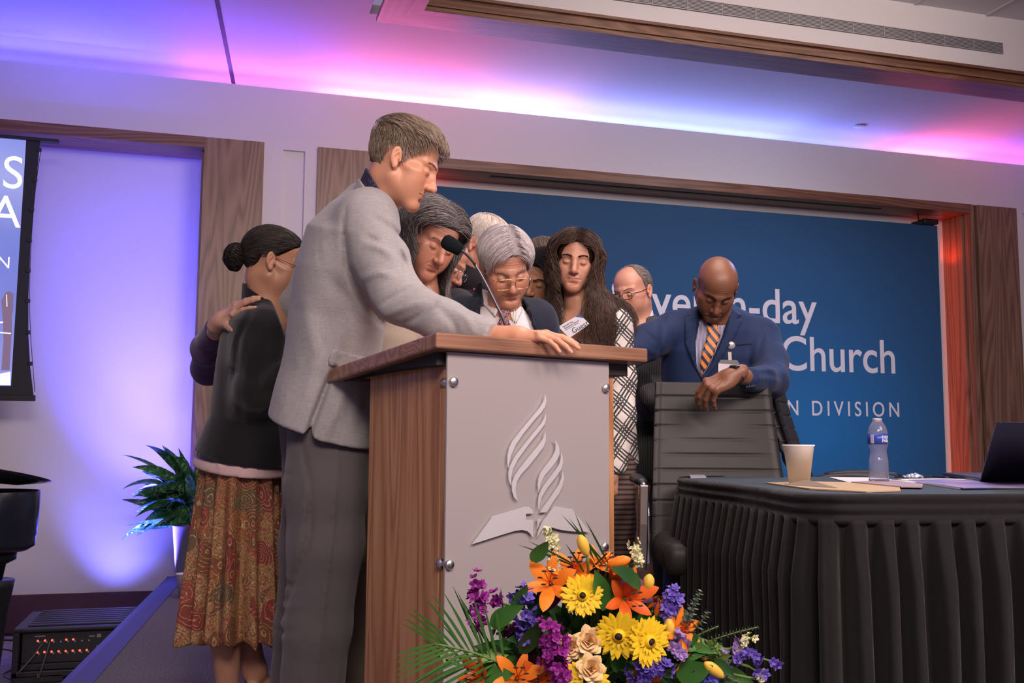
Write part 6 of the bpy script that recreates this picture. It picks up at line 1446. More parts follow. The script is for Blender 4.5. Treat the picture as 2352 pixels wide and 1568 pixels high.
# ---------------------------------------------------------------- 10 woman in the plaid cardigan
t = person('person with long dark wavy hair and black and white plaid cardigan', onZ(1390, 1530, 0))
H = Head((1318, 621), 3.80, -4, 9, 5, female=True, age=.9, sc=.98, w=.95, mouth=.98, jaw=.90, chin=.98); nt = at(1330, 716, 3.90)
S10 = (.52, .265, .175)
palm = at(1402, 1088, 3.72); hand = Hand(palm, -upv * 1 - rt * .05, -fw * .9 + rt * .4, 1, bends=[(.9, 1.0, .6), (1.0, 1.1, .6), (1.1, 1.1, .6), (1.1, 1.1, .6)], spread=.02, sc=.86)
body_obj([head_part(H, S10, nt, (.046, .056), h=.0026, red=.4, lip=(.45, .15, .13)), hand.mesh((.55, .30, .2), .003, at(1403, 1060, 3.74)),
  (*surf(U(loft([st(1345, 860, 3.90, .13, .09), st(1338, 760, 3.90, .16, .10), st(1334, 725, 3.90, .10, .075), st(1332, 700, 3.90, .045, .05)], lf(0), .03), k=.02), *bounds([at(1345, 860, 3.9), at(1330, 700, 3.9)], .2), .009), np.array(S10)), corebody(nt, at(1345, 860, 3.92), at(1360, 1030, 3.92))], t)
ringm = mat('ring_silver', (.8, .8, .85), .15, 1)
HL10 = [(0, .076), (14, .070), (28, .052), (40, .010), (50, -.04), (60, -.10), (180, -.14)]
hp = hair_cap(H, hairline(HL10), lambda q: .007 + .006 * np.clip(q[:, 2] / .08, 0, 1), (.030, .016, .012), t, .0035)
HLr = [(0, .076), (20, .070), (40, .050), (62, .022), (75, .0), (84, .0), (92, .025), (108, .020), (122, -.02), (140, -.060), (180, -.068)]
R_ = sample_roots(H, hairline(HLr), 13500, 10)
nl = H.loc(np.array([nt]))[0]; shl = H.loc(np.array([at(1280, 760, 3.92)]))[0]; shr = H.loc(np.array([at(1395, 745, 3.92)]))[0]
c10a = cone((0, -.03, -.06), nl, .055, .072); c10b = cone(nl, shl, .070, .072); c10c = cone(nl, shr, .070, .072); c10d = ell(nl + np.array([0, .0, -.14]), (.15, .105, .14)); c10 = lambda q: smin(smin(smin(H.simple(q), c10a(q), .03), smin(c10b(q), c10c(q), .04), .03), c10d(q), .04)
lift = lambda k, q: (.014 + .026 * np.clip(k * 1.8, 0, 1) + .004 * np.clip(q[:, 2] / .08, 0, 1)) * min(1, k * 3 + .9)
g_ = wav(H, grow(H, R_, flow_hang(H, .004, -.12, 1.0), 22, .0195, lift, 10, .13, c10), .012, 2.6)
strands('hair_strands', H, g_, .0009, [(.014, .009, .008), (.055, .030, .021), (.15, .085, .055)], hp)
brows(H, (.02, .012, .01), t, 170, .0018, .0005); lashes(H, t, (.012, .008, .008), .0013)
pts10 = [st(1362, 1100, 3.92, .185, .13), st(1358, 1000, 3.92, .18, .125), st(1352, 880, 3.92, .160, .12), st(1345, 790, 3.92, .170, .115), st(1340, 745, 3.92, .145, .10), st(1336, 715, 3.92, .07, .065)]
V10 = [(1290, 700), (1300, 700), (1312, 735), (1318, 790), (1322, 860), (1300, 860), (1292, 790)]
V10 = [(1300, 690), (1350, 690), (1345, 730), (1322, 775), (1314, 860), (1296, 860), (1290, 790), (1290, 740)]
jk = suit(t, pts10, lf(12), [at(1288, 748, 3.92), at(1405, 738, 3.88)], [([at(1278, 758, 3.92), at(1262, 860, 3.9), at(1280, 950, 3.8)], [.056, .05, .042]), ([at(1415, 752, 3.88), at(1425, 870, 3.84), at(1424, 960, 3.78), at(1408, 1068, 3.74)], [.062, .058, .056, .052])], plaid, cuts=[(V10, 3.92)], h=.008, wr=.003,
   hem=(at(1408, 1082, 3.75), -upv, .004), name='cardigan', folds=[([(1400, 850), (1440, 870)], 7, -.005), ([(1400, 905), (1440, 930)], 8, .005), ([(1405, 980), (1440, 1000)], 7, -.004)])
tp = loft([(p[0], p[1] - .015, p[2] - .012) for p in pts10[:-1]], lf(12), .03, 2.2); tp = piccut(tp, [(1300, 600), (1352, 600), (1346, 722), (1322, 762), (1308, 740)], 3.92)
lo, hi = bounds([p[0] for p in pts10], .2); tpo = sdfobj('top', tp, lo, hi, .009, mat('top_black', (.012, .012, .013), .8), t)
# guest badge
bb = bvh_of(jk, tpo)
cb = [(1282, 750), (1332, 721), (1354, 744), (1308, 776)]
def card(name, corners, D, m, parent, th=.0015, dD=(0, 0, 0, 0)):
    P = [at(x, y, D + e) for (x, y), e in zip(corners, dD)]; n = np.cross(P[1] - P[0], P[3] - P[0]); n /= np.linalg.norm(n); n *= np.sign(n @ fw); return prism(name, P, n * th, m, parent), n
hit = bb.ray_cast(Vector(CAM), Vector(ray(1318, 748)).normalized()); Db = 3.70
bdg, n_ = card('name_badge', cb, Db, mat('badge_white', (.74, .72, .78), .4), t)
P0, P1_, P3_ = (at(*q, Db - .0008) for q in (cb[0], cb[1], cb[3]))
inkm = mat('ink_navy', (.03, .035, .09), .5); ex = (P1_ - P0); ey = -(P3_ - P0)
def cardtext(s_, u, v, size, m=inkm, bold=0): 
    o_ = P0 + ex * u - ey * v; return text('badge_text', s_, size, basis(ex, ey, o_), m, bdg, .0002, 1.0, 'LEFT', 1.0, bold)
cardtext('Guest', .24, .88, .027); cardtext('Seventh-day', .12, .22, .0085); cardtext('Adventist Church', .12, .36, .0085); cardtext('North American Division', .12, .46, .0052)
q_ = [P0 + ex * .80 , P0 + ex, P0 + ex - ey * .35, P0 + ex * .92 - ey * .18]; prism('badge_corner', [p - n_ * .0006 for p in q_], -n_ * .0003, mat('badge_blue', (.04, .09, .30), .4), bdg)
f = U(chain([at(1398, 1080, 3.86), at(1402, 1200, 3.86), at(1405, 1330, 3.86), V3(*onZ(1405, 1545, 0)[:2], .06)], [.105, .092, .085, .080], .03), chain([at(1350, 1080, 3.95), at(1345, 1200, 3.95), at(1342, 1330, 3.95), V3(*onZ(1345, 1530, 0)[:2], .06)], [.12, .10, .095, .09], .03), k=.02)
garment('trousers', picfold(f, [([(1420, 1120), (1418, 1340)], 4, -.006), ([(1432, 1150), (1430, 1340)], 4, .004)]), [at(1300, 1060, 3.9), at(1440, 1060, 3.9), onZ(1380, 1540, 0)], .10, .010, strp, t)
shoes(t, [(V3(*onZ(1405, 1545, 0)[:2], 0), ff(5)), (V3(*onZ(1345, 1530, 0)[:2], 0), ff(5))])
lathe('ring', [(.0085, -.0015), (.0098, -.001), (.0098, .001), (.0085, .0015)], ringm, t, at(1404, 1105, 3.69), 20, axis=rt)
# ---------------------------------------------------------------- 12 bald man in the blue suit
t = person('person in bright blue suit and orange striped tie, bald head bowed over the chair', onZ(1650, 1500, 0))
H = Head((1645, 719), 4.06, 2, 51, 6, age=1.8, fat=.9, nose_s=1.18, w=1.05, sc=.99, mouth=1.12, jaw=1.02); S12 = (.20, .085, .045); nt = at(1650, 742, 4.24)
w0 = at(1683, 862, 3.655)
hand = Hand(w0, -rt * .86 - upv * .42 - fw * .10, -fw * .62 + upv * .70 - rt * .25, 1, bends=[(.75, .45, .15), (.85, .50, .25), (.95, .45, .2), (1.05, .45, .2)], spread=.05, thumb=(.1, .2, .1), tdir=(.10, .75, -.75), sc=1.06)
body_obj([head_part(H, S12, nt, (.060, .070), h=.0026, red=.15, lip=(.20, .075, .055)), hand.mesh((.215, .095, .052), .0022, at(1730, 868, 3.78), nail=(.5, .3, .22)), corebody(nt, at(1645, 860, 4.28), at(1645, 1020, 4.28))], t)
brows(H, (.012, .008, .007), t, 110, .0018); lashes(H, t, (.008, .005, .004), .0010)
pts12 = [st(1625, 1010, 4.28, .215, .14), st(1630, 900, 4.28, .205, .14), st(1640, 810, 4.27, .225, .135), st(1648, 752, 4.27, .20, .115), st(1651, 722, 4.27, .12, .09), st(1652, 700, 4.26, .06, .065)]
V12 = [(1604, 716), (1612, 705), (1640, 735), (1670, 710), (1672, 722), (1660, 770), (1634, 830), (1612, 868), (1600, 840), (1597, 790), (1606, 740)]
jk = suit(t, pts12, lf(4), [at(1555, 752, 4.24), at(1742, 765, 4.26)], [([at(1542, 758, 4.24), at(1490, 785, 4.16), at(1440, 815, 4.10)], [.078, .074, .066]), ([at(1752, 775, 4.25), at(1770, 830, 4.14), at(1774, 876, 4.00), at(1752, 873, 3.86), at(1722, 872, 3.755)], [.074, .066, .060, .050, .044])], bluesuit, cuts=[(V12, 4.32)], h=.0075, k=.035,
   folds=[([(1525, 720), (1520, 780), (1512, 830)], 6, -.008), ([(1760, 740), (1745, 800), (1738, 850)], 6, -.008), ([(1480, 760), (1510, 790)], 6, -.006), ([(1470, 790), (1500, 810), (1515, 815)], 6, .006), ([(1700, 850), (1740, 845), (1780, 850)], 7, .006), ([(1735, 862), (1765, 858), (1795, 870)], 6, -.006), ([(1790, 800), (1800, 840), (1805, 870)], 8, .005), ([(1720, 890), (1755, 880), (1790, 890)], 7, -.004)])
sh = U(loft([(p[0], p[1] - .018, p[2] - .016) for p in pts12[1:]], lf(4), .02, 2.2), cone(nt, H.wor((0, -.03, -.08)), .068, .060), k=.02); sh = below(sh, nt + upv * .03, upv * .9 - fw * .45, .004)
lo, hi = bounds([p[0] for p in pts12[1:]], .2); sho = sdfobj('shirt', sh, lo, hi, .006, stripeS, t)
patch('tie', [(1625, 742), (1637, 748), (1650, 744), (1648, 756), (1654, 770), (1640, 810), (1622, 845), (1611, 862), (1608, 835), (1616, 800), (1628, 765), (1624, 752)], bvh_of(sho), tieO, sho, .012, .006, 8)
bj = bvh_of(jk)
patch('lapel', [(1604, 704), (1611, 716), (1605, 745), (1598, 790), (1601, 840), (1612, 872), (1590, 830), (1574, 790), (1573, 726), (1588, 724), (1583, 718)], bj, bluesuit, jk, .005, .006, 10)
patch('lapel', [(1676, 700), (1690, 712), (1703, 722), (1690, 732), (1704, 734), (1690, 770), (1652, 830), (1614, 878), (1612, 868), (1636, 830), (1662, 772), (1673, 735)], bj, bluesuit, jk, .005, .006, 10)
patch('chest_pocket', [(1692, 790), (1726, 787), (1726, 790), (1692, 793)], bj, navy, jk, .002, .003, 8)
# cuff buttons, watch, badge on its reel
for k in range(4): 
    hit = bj.ray_cast(Vector(CAM), Vector(ray(1716 + 5.5 * k, 889 - .8 * k)).normalized()); p = np.array(hit[0]) if hit[0] else at(1716, 889, 3.74)
    lathe('cuff_button', [(0, -.002), (.006, -.002), (.007, 0), (.006, .003), (0, .003)], black, jk, p, 14, axis=-fw)
ax = at(1722, 866, 3.745) - w0; ax /= np.linalg.norm(ax)
wt_ = lathe('watch_strap', [(.0320, -.011), (.0362, -.010), (.0362, .010), (.0320, .011)], black, t, w0 + ax * .012, 40, axis=ax)
R9 = np.stack([ax, np.cross(upv, ax), upv], 1); f = rbox(w0 + ax * .012 + (upv * .85 - fw * .4) * .038, (.018, .016, .006), .005, R9); sdfobj('watch_case', f, w0 - .08, w0 + .08, .002, mat('watch_glass', (.02, .02, .025), .12), wt_)
hit = bj.ray_cast(Vector(CAM), Vector(ray(1679, 792)).normalized()); D9 = ((np.array(hit[0]) - CAM) @ fw) if hit[0] else 4.1
rl = lathe('badge_reel', [(0, -.006), (.014, -.006), (.0165, -.003), (.0165, 0), (0, 0)], mat('reel_grey', (.45, .42, .42), .35, .3), t, at(1679, 793, D9 - .002), 32, axis=fw)
c_, _ = card('badge_clip', [(1672, 808), (1680, 808), (1681, 830), (1673, 830)], D9 - .012, mat('clip_pale', (.6, .55, .5), .4), t)
c_, n_ = card('id_badge', [(1650, 832), (1699, 836), (1696, 880), (1649, 878)], D9 - .016, mat('badge_card', (.72, .66, .68), .5), t)
c2_, _ = card('badge_bar', [(1655, 826), (1693, 827), (1700, 837), (1649, 833)], D9 - .018, mat('badge_bar_grey', (.20, .19, .20), .4), t)
trunk(t, at(1630, 1015, 4.30), 4, bluesuit, w=.11)
# ================================================================ flower arrangement in front of the lectern
gf = np.random.default_rng(21)
DF = 2.02; B0 = at(1375, 1620, DF + .10); B0[2] = .36
fa_ = thing('flower_arrangement', 'large arrangement of orange lilies, yellow gerberas and purple flowers before the lectern', 'flowers', (B0[0], B0[1], 0))
vz = lathe('vase', [(0, 0), (.11, 0), (.115, .01), (.09, .05), (.085, .20), (.13, .33), (.135, .34), (.125, .335), (.08, .22), (0, .2)], mat('vase_dark', (.05, .02, .035), .3), fa_, (B0[0], B0[1], 0), 40)
def petalmat(name, c1, c2, rough=.5, sc_=60):
    m = mat(name, c1, rough, 0, .3); base(m, mixc(m, noise(m, coords(m), sc_, 2, .5), c1, c2)); b = m.node_tree.nodes['Principled BSDF']; b.inputs['Subsurface Weight'].default_value = .15; b.inputs['Subsurface Scale'].default_value = .004; return m
yel = petalmat('petal_yellow', (.85, .52, .01), (.92, .66, .03)); orl = petalmat('petal_orange', (.86, .20, .012), (.92, .30, .03)); ord_ = petalmat('petal_deep_orange', (.70, .10, .01), (.85, .17, .02))
mag = petalmat('petal_magenta', (.22, .012, .20), (.34, .03, .30)); vio = petalmat('petal_violet', (.11, .07, .42), (.22, .15, .60)); lil = petalmat('petal_lilac', (.30, .18, .50), (.45, .30, .62)); blu = petalmat('petal_blue', (.05, .05, .34), (.09, .09, .45))
pea = petalmat('petal_peach', (.90, .60, .27), (.95, .74, .42)); crm = petalmat('petal_cream', (.70, .68, .36), (.78, .76, .50)); bud = petalmat('bud_yellow', (.80, .45, .04), (.86, .60, .10)); bug = petalmat('leaf_burgundy', (.07, .008, .05), (.12, .02, .09))
grn = petalmat('leaf_green', (.035, .13, .02), (.07, .22, .04), .45, 20); grd = petalmat('leaf_dark_green', (.012, .055, .015), (.03, .10, .025), .4, 20); grs = petalmat('stem_green', (.10, .20, .04), (.16, .28, .07)); euc = petalmat('leaf_eucalyptus', (.15, .19, .12), (.24, .28, .19)); brn = mat('flower_centre_brown', (.03, .012, .01), .8)
def stem_to(p, par, r_=.0028, m=None):
    p = np.array(p, float); b = B0 + gf.normal(size=3) * .02; mid = (p + b) / 2 + V3(0, 0, .04); tubes('stem', [(spline([b, mid, p], 12), r_)], m or grs, par, 6)
def facing(n, up=ZZ):
    n = np.array(n, float); n /= np.linalg.norm(n); x = np.cross(up, n); x /= np.linalg.norm(x); return x, np.cross(n, x), n
def petals(Vv, Ff, c, n, count, L_, Wd, open_, droop, r0=.004, ph=0, jit=.06):
    x, y, z = facing(n)
    for k in range(count):
        a = ph + 2 * math.pi * k / count + gf.normal() * jit; r_ = x * math.cos(a) + y * math.sin(a); d = r_ * math.sin(open_) + z * math.cos(open_)
        p = c + r_ * r0; o = len(Vv); nn = 8; s_ = np.cross(z, r_); Ls = L_ * gf.uniform(.9, 1.08)
        for i in range(nn + 1):
            t = i / nn; wd = Wd * math.sin(math.pi * min(1, t * .86 + .10)) ** .8 * (1 if i < nn else .25); up_ = np.cross(d, s_) * -1
            Vv += [p - s_ * wd + up_ * wd * .25, p.copy(), p + s_ * wd + up_ * wd * .25]; p = p + d * Ls / nn; d = d + (-z * droop) / nn; d /= np.linalg.norm(d)
        for i in range(nn): b = o + i * 3; Ff += [(b, b + 1, b + 4, b + 3), (b + 1, b + 2, b + 5, b + 4)]
def gerbera(px, py, D, n, r_):
    c = at(px, py, D); Vv = []; Ff = []; n = np.array(n, float); n /= np.linalg.norm(n)
    petals(Vv, Ff, c, n, 20, r_ * .86, r_ * .155, 1.46, .05, r_ * .16); petals(Vv, Ff, c + n * .002, n, 18, r_ * .78, r_ * .15, 1.40, .08, r_ * .14, .15); petals(Vv, Ff, c + n * .004, n, 16, r_ * .42, r_ * .07, 1.25, .2, r_ * .12)
    o = meshobj('gerbera', np.array(Vv), Ff, yel, fa_); tag(o, 'yellow gerbera bloom')
    lathe('flower_centre', [(0, .012), (r_ * .10, .011), (r_ * .16, .006), (r_ * .17, .0)], brn, o, c + n * .002, 20, axis=n)
    lathe('centre_ring', [(r_ * .15, .011), (r_ * .25, .008), (r_ * .27, .002)], yel, o, c + n * .002, 24, axis=n); stem_to(c - n * .01, o, .003)
def lily(px, py, D, n, L_, m=orl, op=.95, dr=.9, cnt=6, stam=True):
    c = at(px, py, D); n = np.array(n, float); n /= np.linalg.norm(n); Vv = []; Ff = []
    petals(Vv, Ff, c - n * L_ * .35, n, cnt // 2, L_, L_ * .22, op * .75, -dr * -1.0, .004, .3); petals(Vv, Ff, c - n * L_ * .36, n, cnt - cnt // 2, L_ * .98, L_ * .17, op * .8, dr, .004, .3 + math.pi / 3)
    o = meshobj('lily', np.array(Vv), Ff, m, fa_)
    if stam:
        x, y, z = facing(n); P = []
        for k in range(6):
            a = k * math.pi / 3; e = c - n * L_ * .3; P.append((spline([e, e + n * L_ * .35 + (x * math.cos(a) + y * math.sin(a)) * L_ * .06, e + n * L_ * .75 + (x * math.cos(a) + y * math.sin(a)) * L_ * .22], 8), .0012))
        st_ = tubes('stamens', P, ord_, o, 5)
        for p_, r_ in P: lathe('anther', [(0, -.006), (.0018, -.003), (.0018, .003), (0, .006)], brn, st_, p_[-1], 8, axis=x)
    stem_to(c - n * L_ * .35, o)
def budf(px, py, D, d, L_, m=bud):
    c = at(px, py, D); d = np.array(d, float); d /= np.linalg.norm(d); P = [c - d * L_ * .5 + d * L_ * t for t in (0, .08, .25, .5, .75, .92, 1)]
    o = tubes('lily_bud', [(P, [.003, .006, .0095, .0115, .0105, .006, .002])], m, fa_, 12); stem_to(c - d * L_ * .5, o)
def floret(Vv, Ff, c, n, r_): petals(Vv, Ff, c, n, 5, r_, r_ * .38, 1.15, .1, .001, gf.uniform(0, 6)); petals(Vv, Ff, c, n, 4, r_ * .6, r_ * .3, .8, 0, .001, gf.uniform(0, 6))
def spike(name, pts, D, m, fr_, spread, n_per, label=None, mstem=None):
    """florets packed round a stem drawn through picture points"""
    P = spline([at(x, y, D) for x, y in pts], 24); Vv = []; Ff = []
    for k in range(n_per):
        p = P[gf.integers(0, len(P))]; dr = gf.normal(size=3); dr -= fw * abs(gf.normal()) * .8; dr /= np.linalg.norm(dr); floret(Vv, Ff, p + dr * spread * gf.uniform(.4, 1), dr, fr_ * gf.uniform(.75, 1.2))
    o = meshobj(name, np.array(Vv), Ff, m, fa_)
    if label: tag(o, label)
    tubes('stalk', [(P, .002)], mstem or grs, o, 6); stem_to(P[0], o); return o
def leaf(px, py, D, d, L_, Wd, m=grn, droop=.6, name='leaf'):
    Vv = []; Ff = []; leaf_mesh(Vv, Ff, at(px, py, D), np.array(d, float), L_, Wd, droop, ZZ * .3 - fw + gf.normal(size=3) * .45); return meshobj(name, np.array(Vv), Ff, m, fa_)
dr2 = lambda x, y, z=0: rt * x - upv * y - fw * z       # picture right, picture down, towards the viewer
# greenery mass first
for k in range(66):
    a = gf.uniform(-math.pi, 0); rr = gf.uniform(.15, 1); px = 1385 + math.cos(a) * 260 * rr; py = 1580 + math.sin(a) * 210 * rr * (1 - .25 * abs(math.cos(a))); D = DF + .03 + gf.uniform(0, .16)
    leaf(px, py, D, dr2(math.cos(a) + gf.normal() * .4, math.sin(a) + gf.normal() * .4, gf.uniform(-.3, .8)), gf.uniform(.06, .11), gf.uniform(.012, .022), (grn, grd, grd)[k % 3])
for px, py, dx, dy, L_, w_, m_ in ((1130, 1440, .6, -.75, .09, .018, grn), (1470, 1350, -.5, -.6, .09, .02, grd), (1390, 1400, -.2, -1, .10, .02, grn), (1225, 1290, .4, -.9, .06, .016, grn), (1180, 1400, .3, -.9, .07, .015, grn), (1150, 1450, -.1, -1, .05, .010, grn), (1200, 1500, .3, -.8, .1, .02, grd), (1560, 1560, .6, -.6, .08, .025, grn), (1110, 1560, .8, -.5, .07, .02, grn), (1420, 1540, -.2, -.9, .08, .02, grn), (1640, 1520, .4, .1, .05, .012, grd)):
    leaf(px, py, DF - .01, dr2(dx, dy, .3), L_, w_, m_)
for px, py, dx, dy, L_ in ((1240, 1400, .6, -.9, .12), (1330, 1340, 1, -.15, .11), (1430, 1345, .8, .3, .07), (1195, 1560, .35, -1, .11)): leaf(px, py, DF + .04, dr2(dx, dy, .1), L_, .028, bug, .2, 'burgundy_leaf')
lime = petalmat('leaf_lime', (.16, .30, .05), (.26, .40, .09), .45, 20)
fol = [([], []) for _ in range(3)]
for k in range(340):
    px = gf.uniform(1150, 1600); top = 1360 + abs(px - 1380) * .55; py = top + 20 + (1620 - top) * gf.uniform(0, 1); a = math.atan2(py - 1680, (px - 1375) * 1.3) + gf.normal() * .5
    leaf_mesh(*fol[(0, 1, 1, 0, 2)[k % 5]], at(px, py, DF + gf.uniform(.02, .09)), dr2(math.cos(a), math.sin(a), gf.uniform(-.1, .5)), gf.uniform(.045, .085), gf.uniform(.010, .018), .5, ZZ * .3 - fw + gf.normal(size=3) * .5, 6)
fm = meshobj('foliage', np.array(fol[0][0] + fol[1][0] + fol[2][0]), fol[0][1] + [tuple(i + len(fol[0][0]) for i in f) for f in fol[1][1]] + [tuple(i + len(fol[0][0]) + len(fol[1][0]) for i in f) for f in fol[2][1]], [grn, grd, lime], fa_)
mi = [0] * len(fol[0][1]) + [1] * len(fol[1][1]) + [2] * len(fol[2][1]); fm.data.polygons.foreach_set('material_index', mi); fm['kind'] = 'stuff'
for k in range(26):
    px = gf.uniform(1180, 1600); py = 1380 + abs(px - 1370) * .3 + gf.uniform(20, 150); Vv = []; Ff = []; P0_ = at(px, py, DF + gf.uniform(.0, .05)); d0 = dr2(gf.normal() * .6, -1, .3)
    for i in range(14): leaf_mesh(Vv, Ff, P0_ + d0 * .0035 * i, d0 * .6 + gf.normal(size=3) * .7, .018, .0012, .2, ZZ, 3)
    meshobj('fern_sprig', np.array(Vv), Ff, grs if k % 2 else grn, fa_)
# palm frond to the left and thin blades above
def frond(name, base_, tip, n, L_, D, flip=1, w_=.0042):
    P = spline([at(*base_, D), at((base_[0] + tip[0]) / 2, (base_[1] + tip[1]) / 2 - 8, D - .02), at(*tip, D - .04)], n); Vv = []; Ff = []
    for i in range(1, n):
        t = i / n; ax_ = P[min(i + 1, n - 1)] - P[i - 1]; ax_ /= np.linalg.norm(ax_); s_ = np.cross(ax_, fw)
        for q in (-1, 1): leaf_mesh(Vv, Ff, P[i], ax_ * (.75 + t * .6) + s_ * q * (1.15 - .55 * t) + gf.normal(size=3) * .04, L_ * math.sin(math.pi * (.25 + .62 * t)) , w_, .25, fw, 8, .1)
    o = meshobj(name, np.array(Vv), Ff, grn, fa_); tubes('midrib', [(P, [.0022] * (n - 1) + [.001])], grs, o, 6)
frond('palm_frond', (1175, 1535), (1000, 1478), 12, .150, DF - .01, w_=.0030); frond('palm_frond', (1165, 1560), (1040, 1525), 8, .13, DF + .03, w_=.0028)
for a_, b_ in (((1325, 1300), (1215, 1238)), ((1320, 1300), (1190, 1245)), ((1395, 1300), (1290, 1175)), ((1400, 1300), (1345, 1190)), ((1372, 1310), (1320, 1170)), ((1385, 1300), (1308, 1185)), ((1345, 1320), (1300, 1245)), ((1355, 1310), (1400, 1262)), ((1370, 1300), (1488, 1290)), ((1095, 1470), (1040, 1340)), ((1160, 1450), (1150, 1345)), ((1120, 1480), (1060, 1370)), ((1135, 1500), (1090, 1410))):
    p, q = at(*a_, DF + .03), at(*b_, DF - .02); leaf_mesh(Vv := [], Ff := [], p, q - p, np.linalg.norm(q - p), .0022, .08, fw, 8, .1); o = meshobj('grass_blade', np.array(Vv), Ff, grd, fa_)
# blooms
spike('snapdragon', [(1272, 1300), (1268, 1262), (1263, 1212)], DF + .02, crm, .0105, .0115, 34, 'cream snapdragon spike'); spike('snapdragon', [(1468, 1290), (1462, 1270), (1456, 1245)], DF + .06, crm, .009, .012, 16)
gerbera(1338, 1367, DF - .03, dr2(-.05, -.25, 1), .042); gerbera(1421, 1457, DF - .05, dr2(-.12, .05, 1), .049); gerbera(1489, 1472, DF - .045, dr2(.45, -.1, .9), .048); gerbera(1347, 1565, DF - .06, dr2(-.05, -.3, 1), .046)
lily(1262, 1335, DF - .01, dr2(-.15, -.45, .9), .068); lily(1322, 1302, DF + .02, dr2(.05, -.9, .6), .062); lily(1415, 1318, DF + .01, dr2(.3, -.9, .5), .045, orl, .5, .4)
lily(1447, 1375, DF - .02, dr2(.35, -.2, .9), .066, ord_); lily(1385, 1290, DF + .03, dr2(.5, -.8, .3), .05); lily(1568, 1445, DF, dr2(.5, -.4, .7), .052); lily(1585, 1520, DF, dr2(.6, .5, .7), .05, orl)
lily(1190, 1553, DF - .03, dr2(.1, -.5, .9), .06); lily(1095, 1550, DF - .02, dr2(-.6, -.3, .7), .05, ord_, .7); lily(1242, 1562, DF - .02, dr2(.1, -.3, 1), .052, ord_); lily(1520, 1385, DF + .02, dr2(.2, .4, .8), .035, ord_); lily(1475, 1560, DF, dr2(-.2, .2, 1), .04, ord_)
budf(1340, 1252, DF - .01, dr2(-.35, -1, .1), .045); budf(1490, 1337, DF, dr2(.1, -1, .1), .034); budf(1640, 1538, DF - .03, dr2(-.75, -.6, .2), .052); budf(1537, 1445, DF - .01, dr2(-.05, -1, .1), .045); budf(1422, 1290, DF, dr2(.95, -.3, .2), .048, orl); budf(1617, 1500, DF, dr2(-.2, -1, .2), .03)
spike('stock_flower', [(1100, 1430), (1098, 1380), (1092, 1328)], DF, mag, .0125, .022, 26, 'magenta stock spike'); spike('stock_flower', [(1128, 1378), (1140, 1370), (1150, 1374)], DF, mag, .012, .013, 9)
spike('stock_flower', [(1290, 1558), (1275, 1500), (1262, 1440)], DF - .04, mag, .0135, .034, 62); spike('stock_flower', [(1140, 1455), (1175, 1440), (1190, 1450)], DF + .04, bug, .012, .02, 12)
spike('delphinium', [(1212, 1470), (1205, 1400), (1196, 1350)], DF, vio, .0135, .027, 40, 'violet blue delphinium'); spike('delphinium', [(1530, 1405), (1542, 1380), (1545, 1358)], DF + .01, vio, .0125, .024, 28)
spike('delphinium', [(1455, 1545), (1490, 1535), (1530, 1530)], DF - .03, vio, .0135, .022, 42); spike('delphinium', [(1590, 1555), (1620, 1550), (1640, 1550)], DF - .01, blu, .013, .02, 26); spike('delphinium', [(1560, 1500), (1557, 1480), (1555, 1462)], DF - .02, lil, .0125, .02, 20)
spike('delphinium', [(1660, 1535), (1690, 1510), (1715, 1498), (1745, 1510), (1780, 1520)], DF + .02, vio, .011, .012, 22); spike('delphinium', [(1720, 1530), (1745, 1545), (1755, 1545)], DF + .02, vio, .010, .010, 8); spike('delphinium', [(1650, 1510), (1675, 1490), (1700, 1475)], DF + .02, lil, .012, .012, 10)
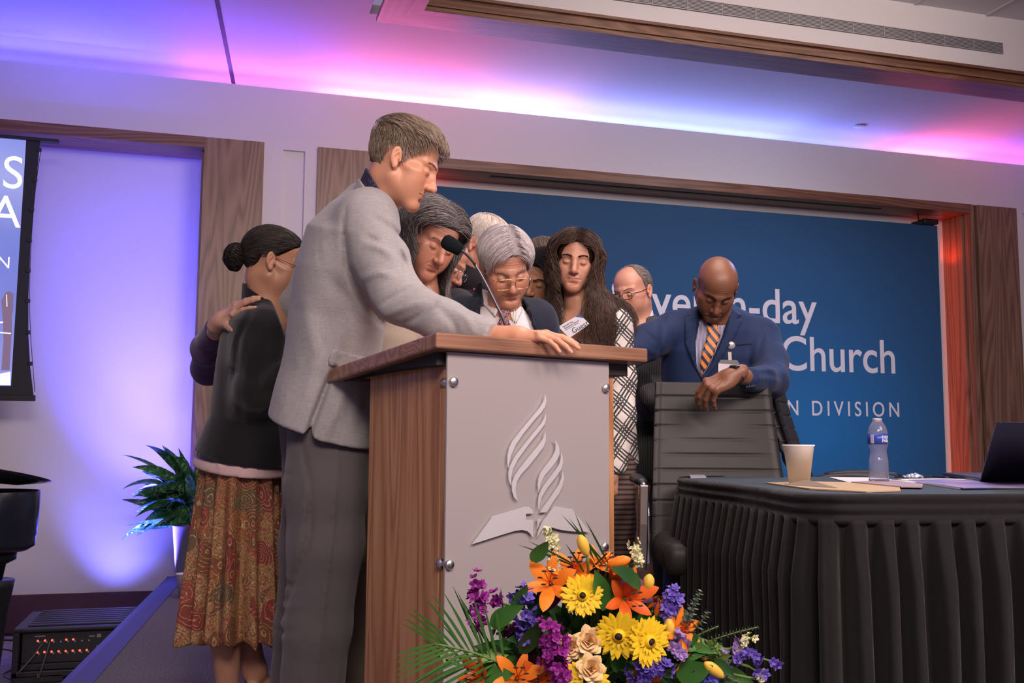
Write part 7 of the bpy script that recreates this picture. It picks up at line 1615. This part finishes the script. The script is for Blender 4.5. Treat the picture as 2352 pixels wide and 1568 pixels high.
spike('bud_spray', [(1620, 1480), (1640, 1500), (1650, 1490)], DF, grs, .007, .02, 14); spike('bud_spray', [(1745, 1560), (1750, 1558), (1752, 1550)], DF + .02, crm, .008, .010, 8); spike('bud_spray', [(1690, 1490), (1710, 1475), (1730, 1462)], DF + .02, crm, .008, .010, 10); spike('bud_spray', [(1008, 1510), (1012, 1506), (1044, 1506)], DF - .02, crm, .008, .003, 5)
def rose(px, py, D, n, r_):
    c = at(px, py, D); Vv = []; Ff = []
    for i, (k, op) in enumerate(((3, .12), (4, .32), (5, .55), (6, .80), (7, 1.05))): petals(Vv, Ff, c - np.array(n) * .010, n, k, r_ * (.72 + .08 * i), r_ * .42, op, .12 * i, r_ * .05 * i, i * .7)
    o = meshobj('rose', np.array(Vv), Ff, pea, fa_); stem_to(c - np.array(n) * .01, o)
for a_ in ((1352, 1472, DF - .05, dr2(-.1, -.3, 1), .027), (1312, 1487, DF - .045, dr2(.1, -.1, 1), .025), (1358, 1535, DF - .07, dr2(0, -.3, 1), .026)): rose(*a_)
def eucalyptus(pts, D, n, r_):
    P = spline([at(x, y, D) for x, y in pts], n); Vv = []; Ff = []
    for i in range(n):
        t = i / n; T_ = P[min(i + 1, n - 1)] - P[max(i - 1, 0)]; T_ /= np.linalg.norm(T_); a0 = i * 1.57; x, y, z = facing(T_, fw)
        for q in (0, math.pi):
            d = x * math.cos(a0 + q) + y * math.sin(a0 + q) + T_ * .35; L_ = r_ * (1 - .6 * t); leaf_mesh(Vv, Ff, P[i], d, L_, L_ * .52, .1, T_, 6, .05)
    o = meshobj('eucalyptus', np.array(Vv), Ff, euc, fa_); tubes('twig', [(P, .0015)], grs, o, 5); stem_to(P[0], o)
eucalyptus([(1568, 1450), (1588, 1400), (1608, 1358)], DF + .02, 16, .020); eucalyptus([(1600, 1440), (1615, 1420), (1625, 1405)], DF + .02, 7, .016); eucalyptus([(1610, 1478), (1680, 1455), (1740, 1440)], DF + .01, 18, .014); eucalyptus([(1590, 1465), (1620, 1450), (1650, 1438)], DF + .02, 9, .012); eucalyptus([(1650, 1560), (1670, 1555), (1700, 1568)], DF, 8, .014)
for k in range(14): leaf(1420 + gf.uniform(-60, 200), 1500 + gf.uniform(-30, 60), DF - .0, dr2(gf.normal(), -abs(gf.normal()), .5), .05, .010, grn)
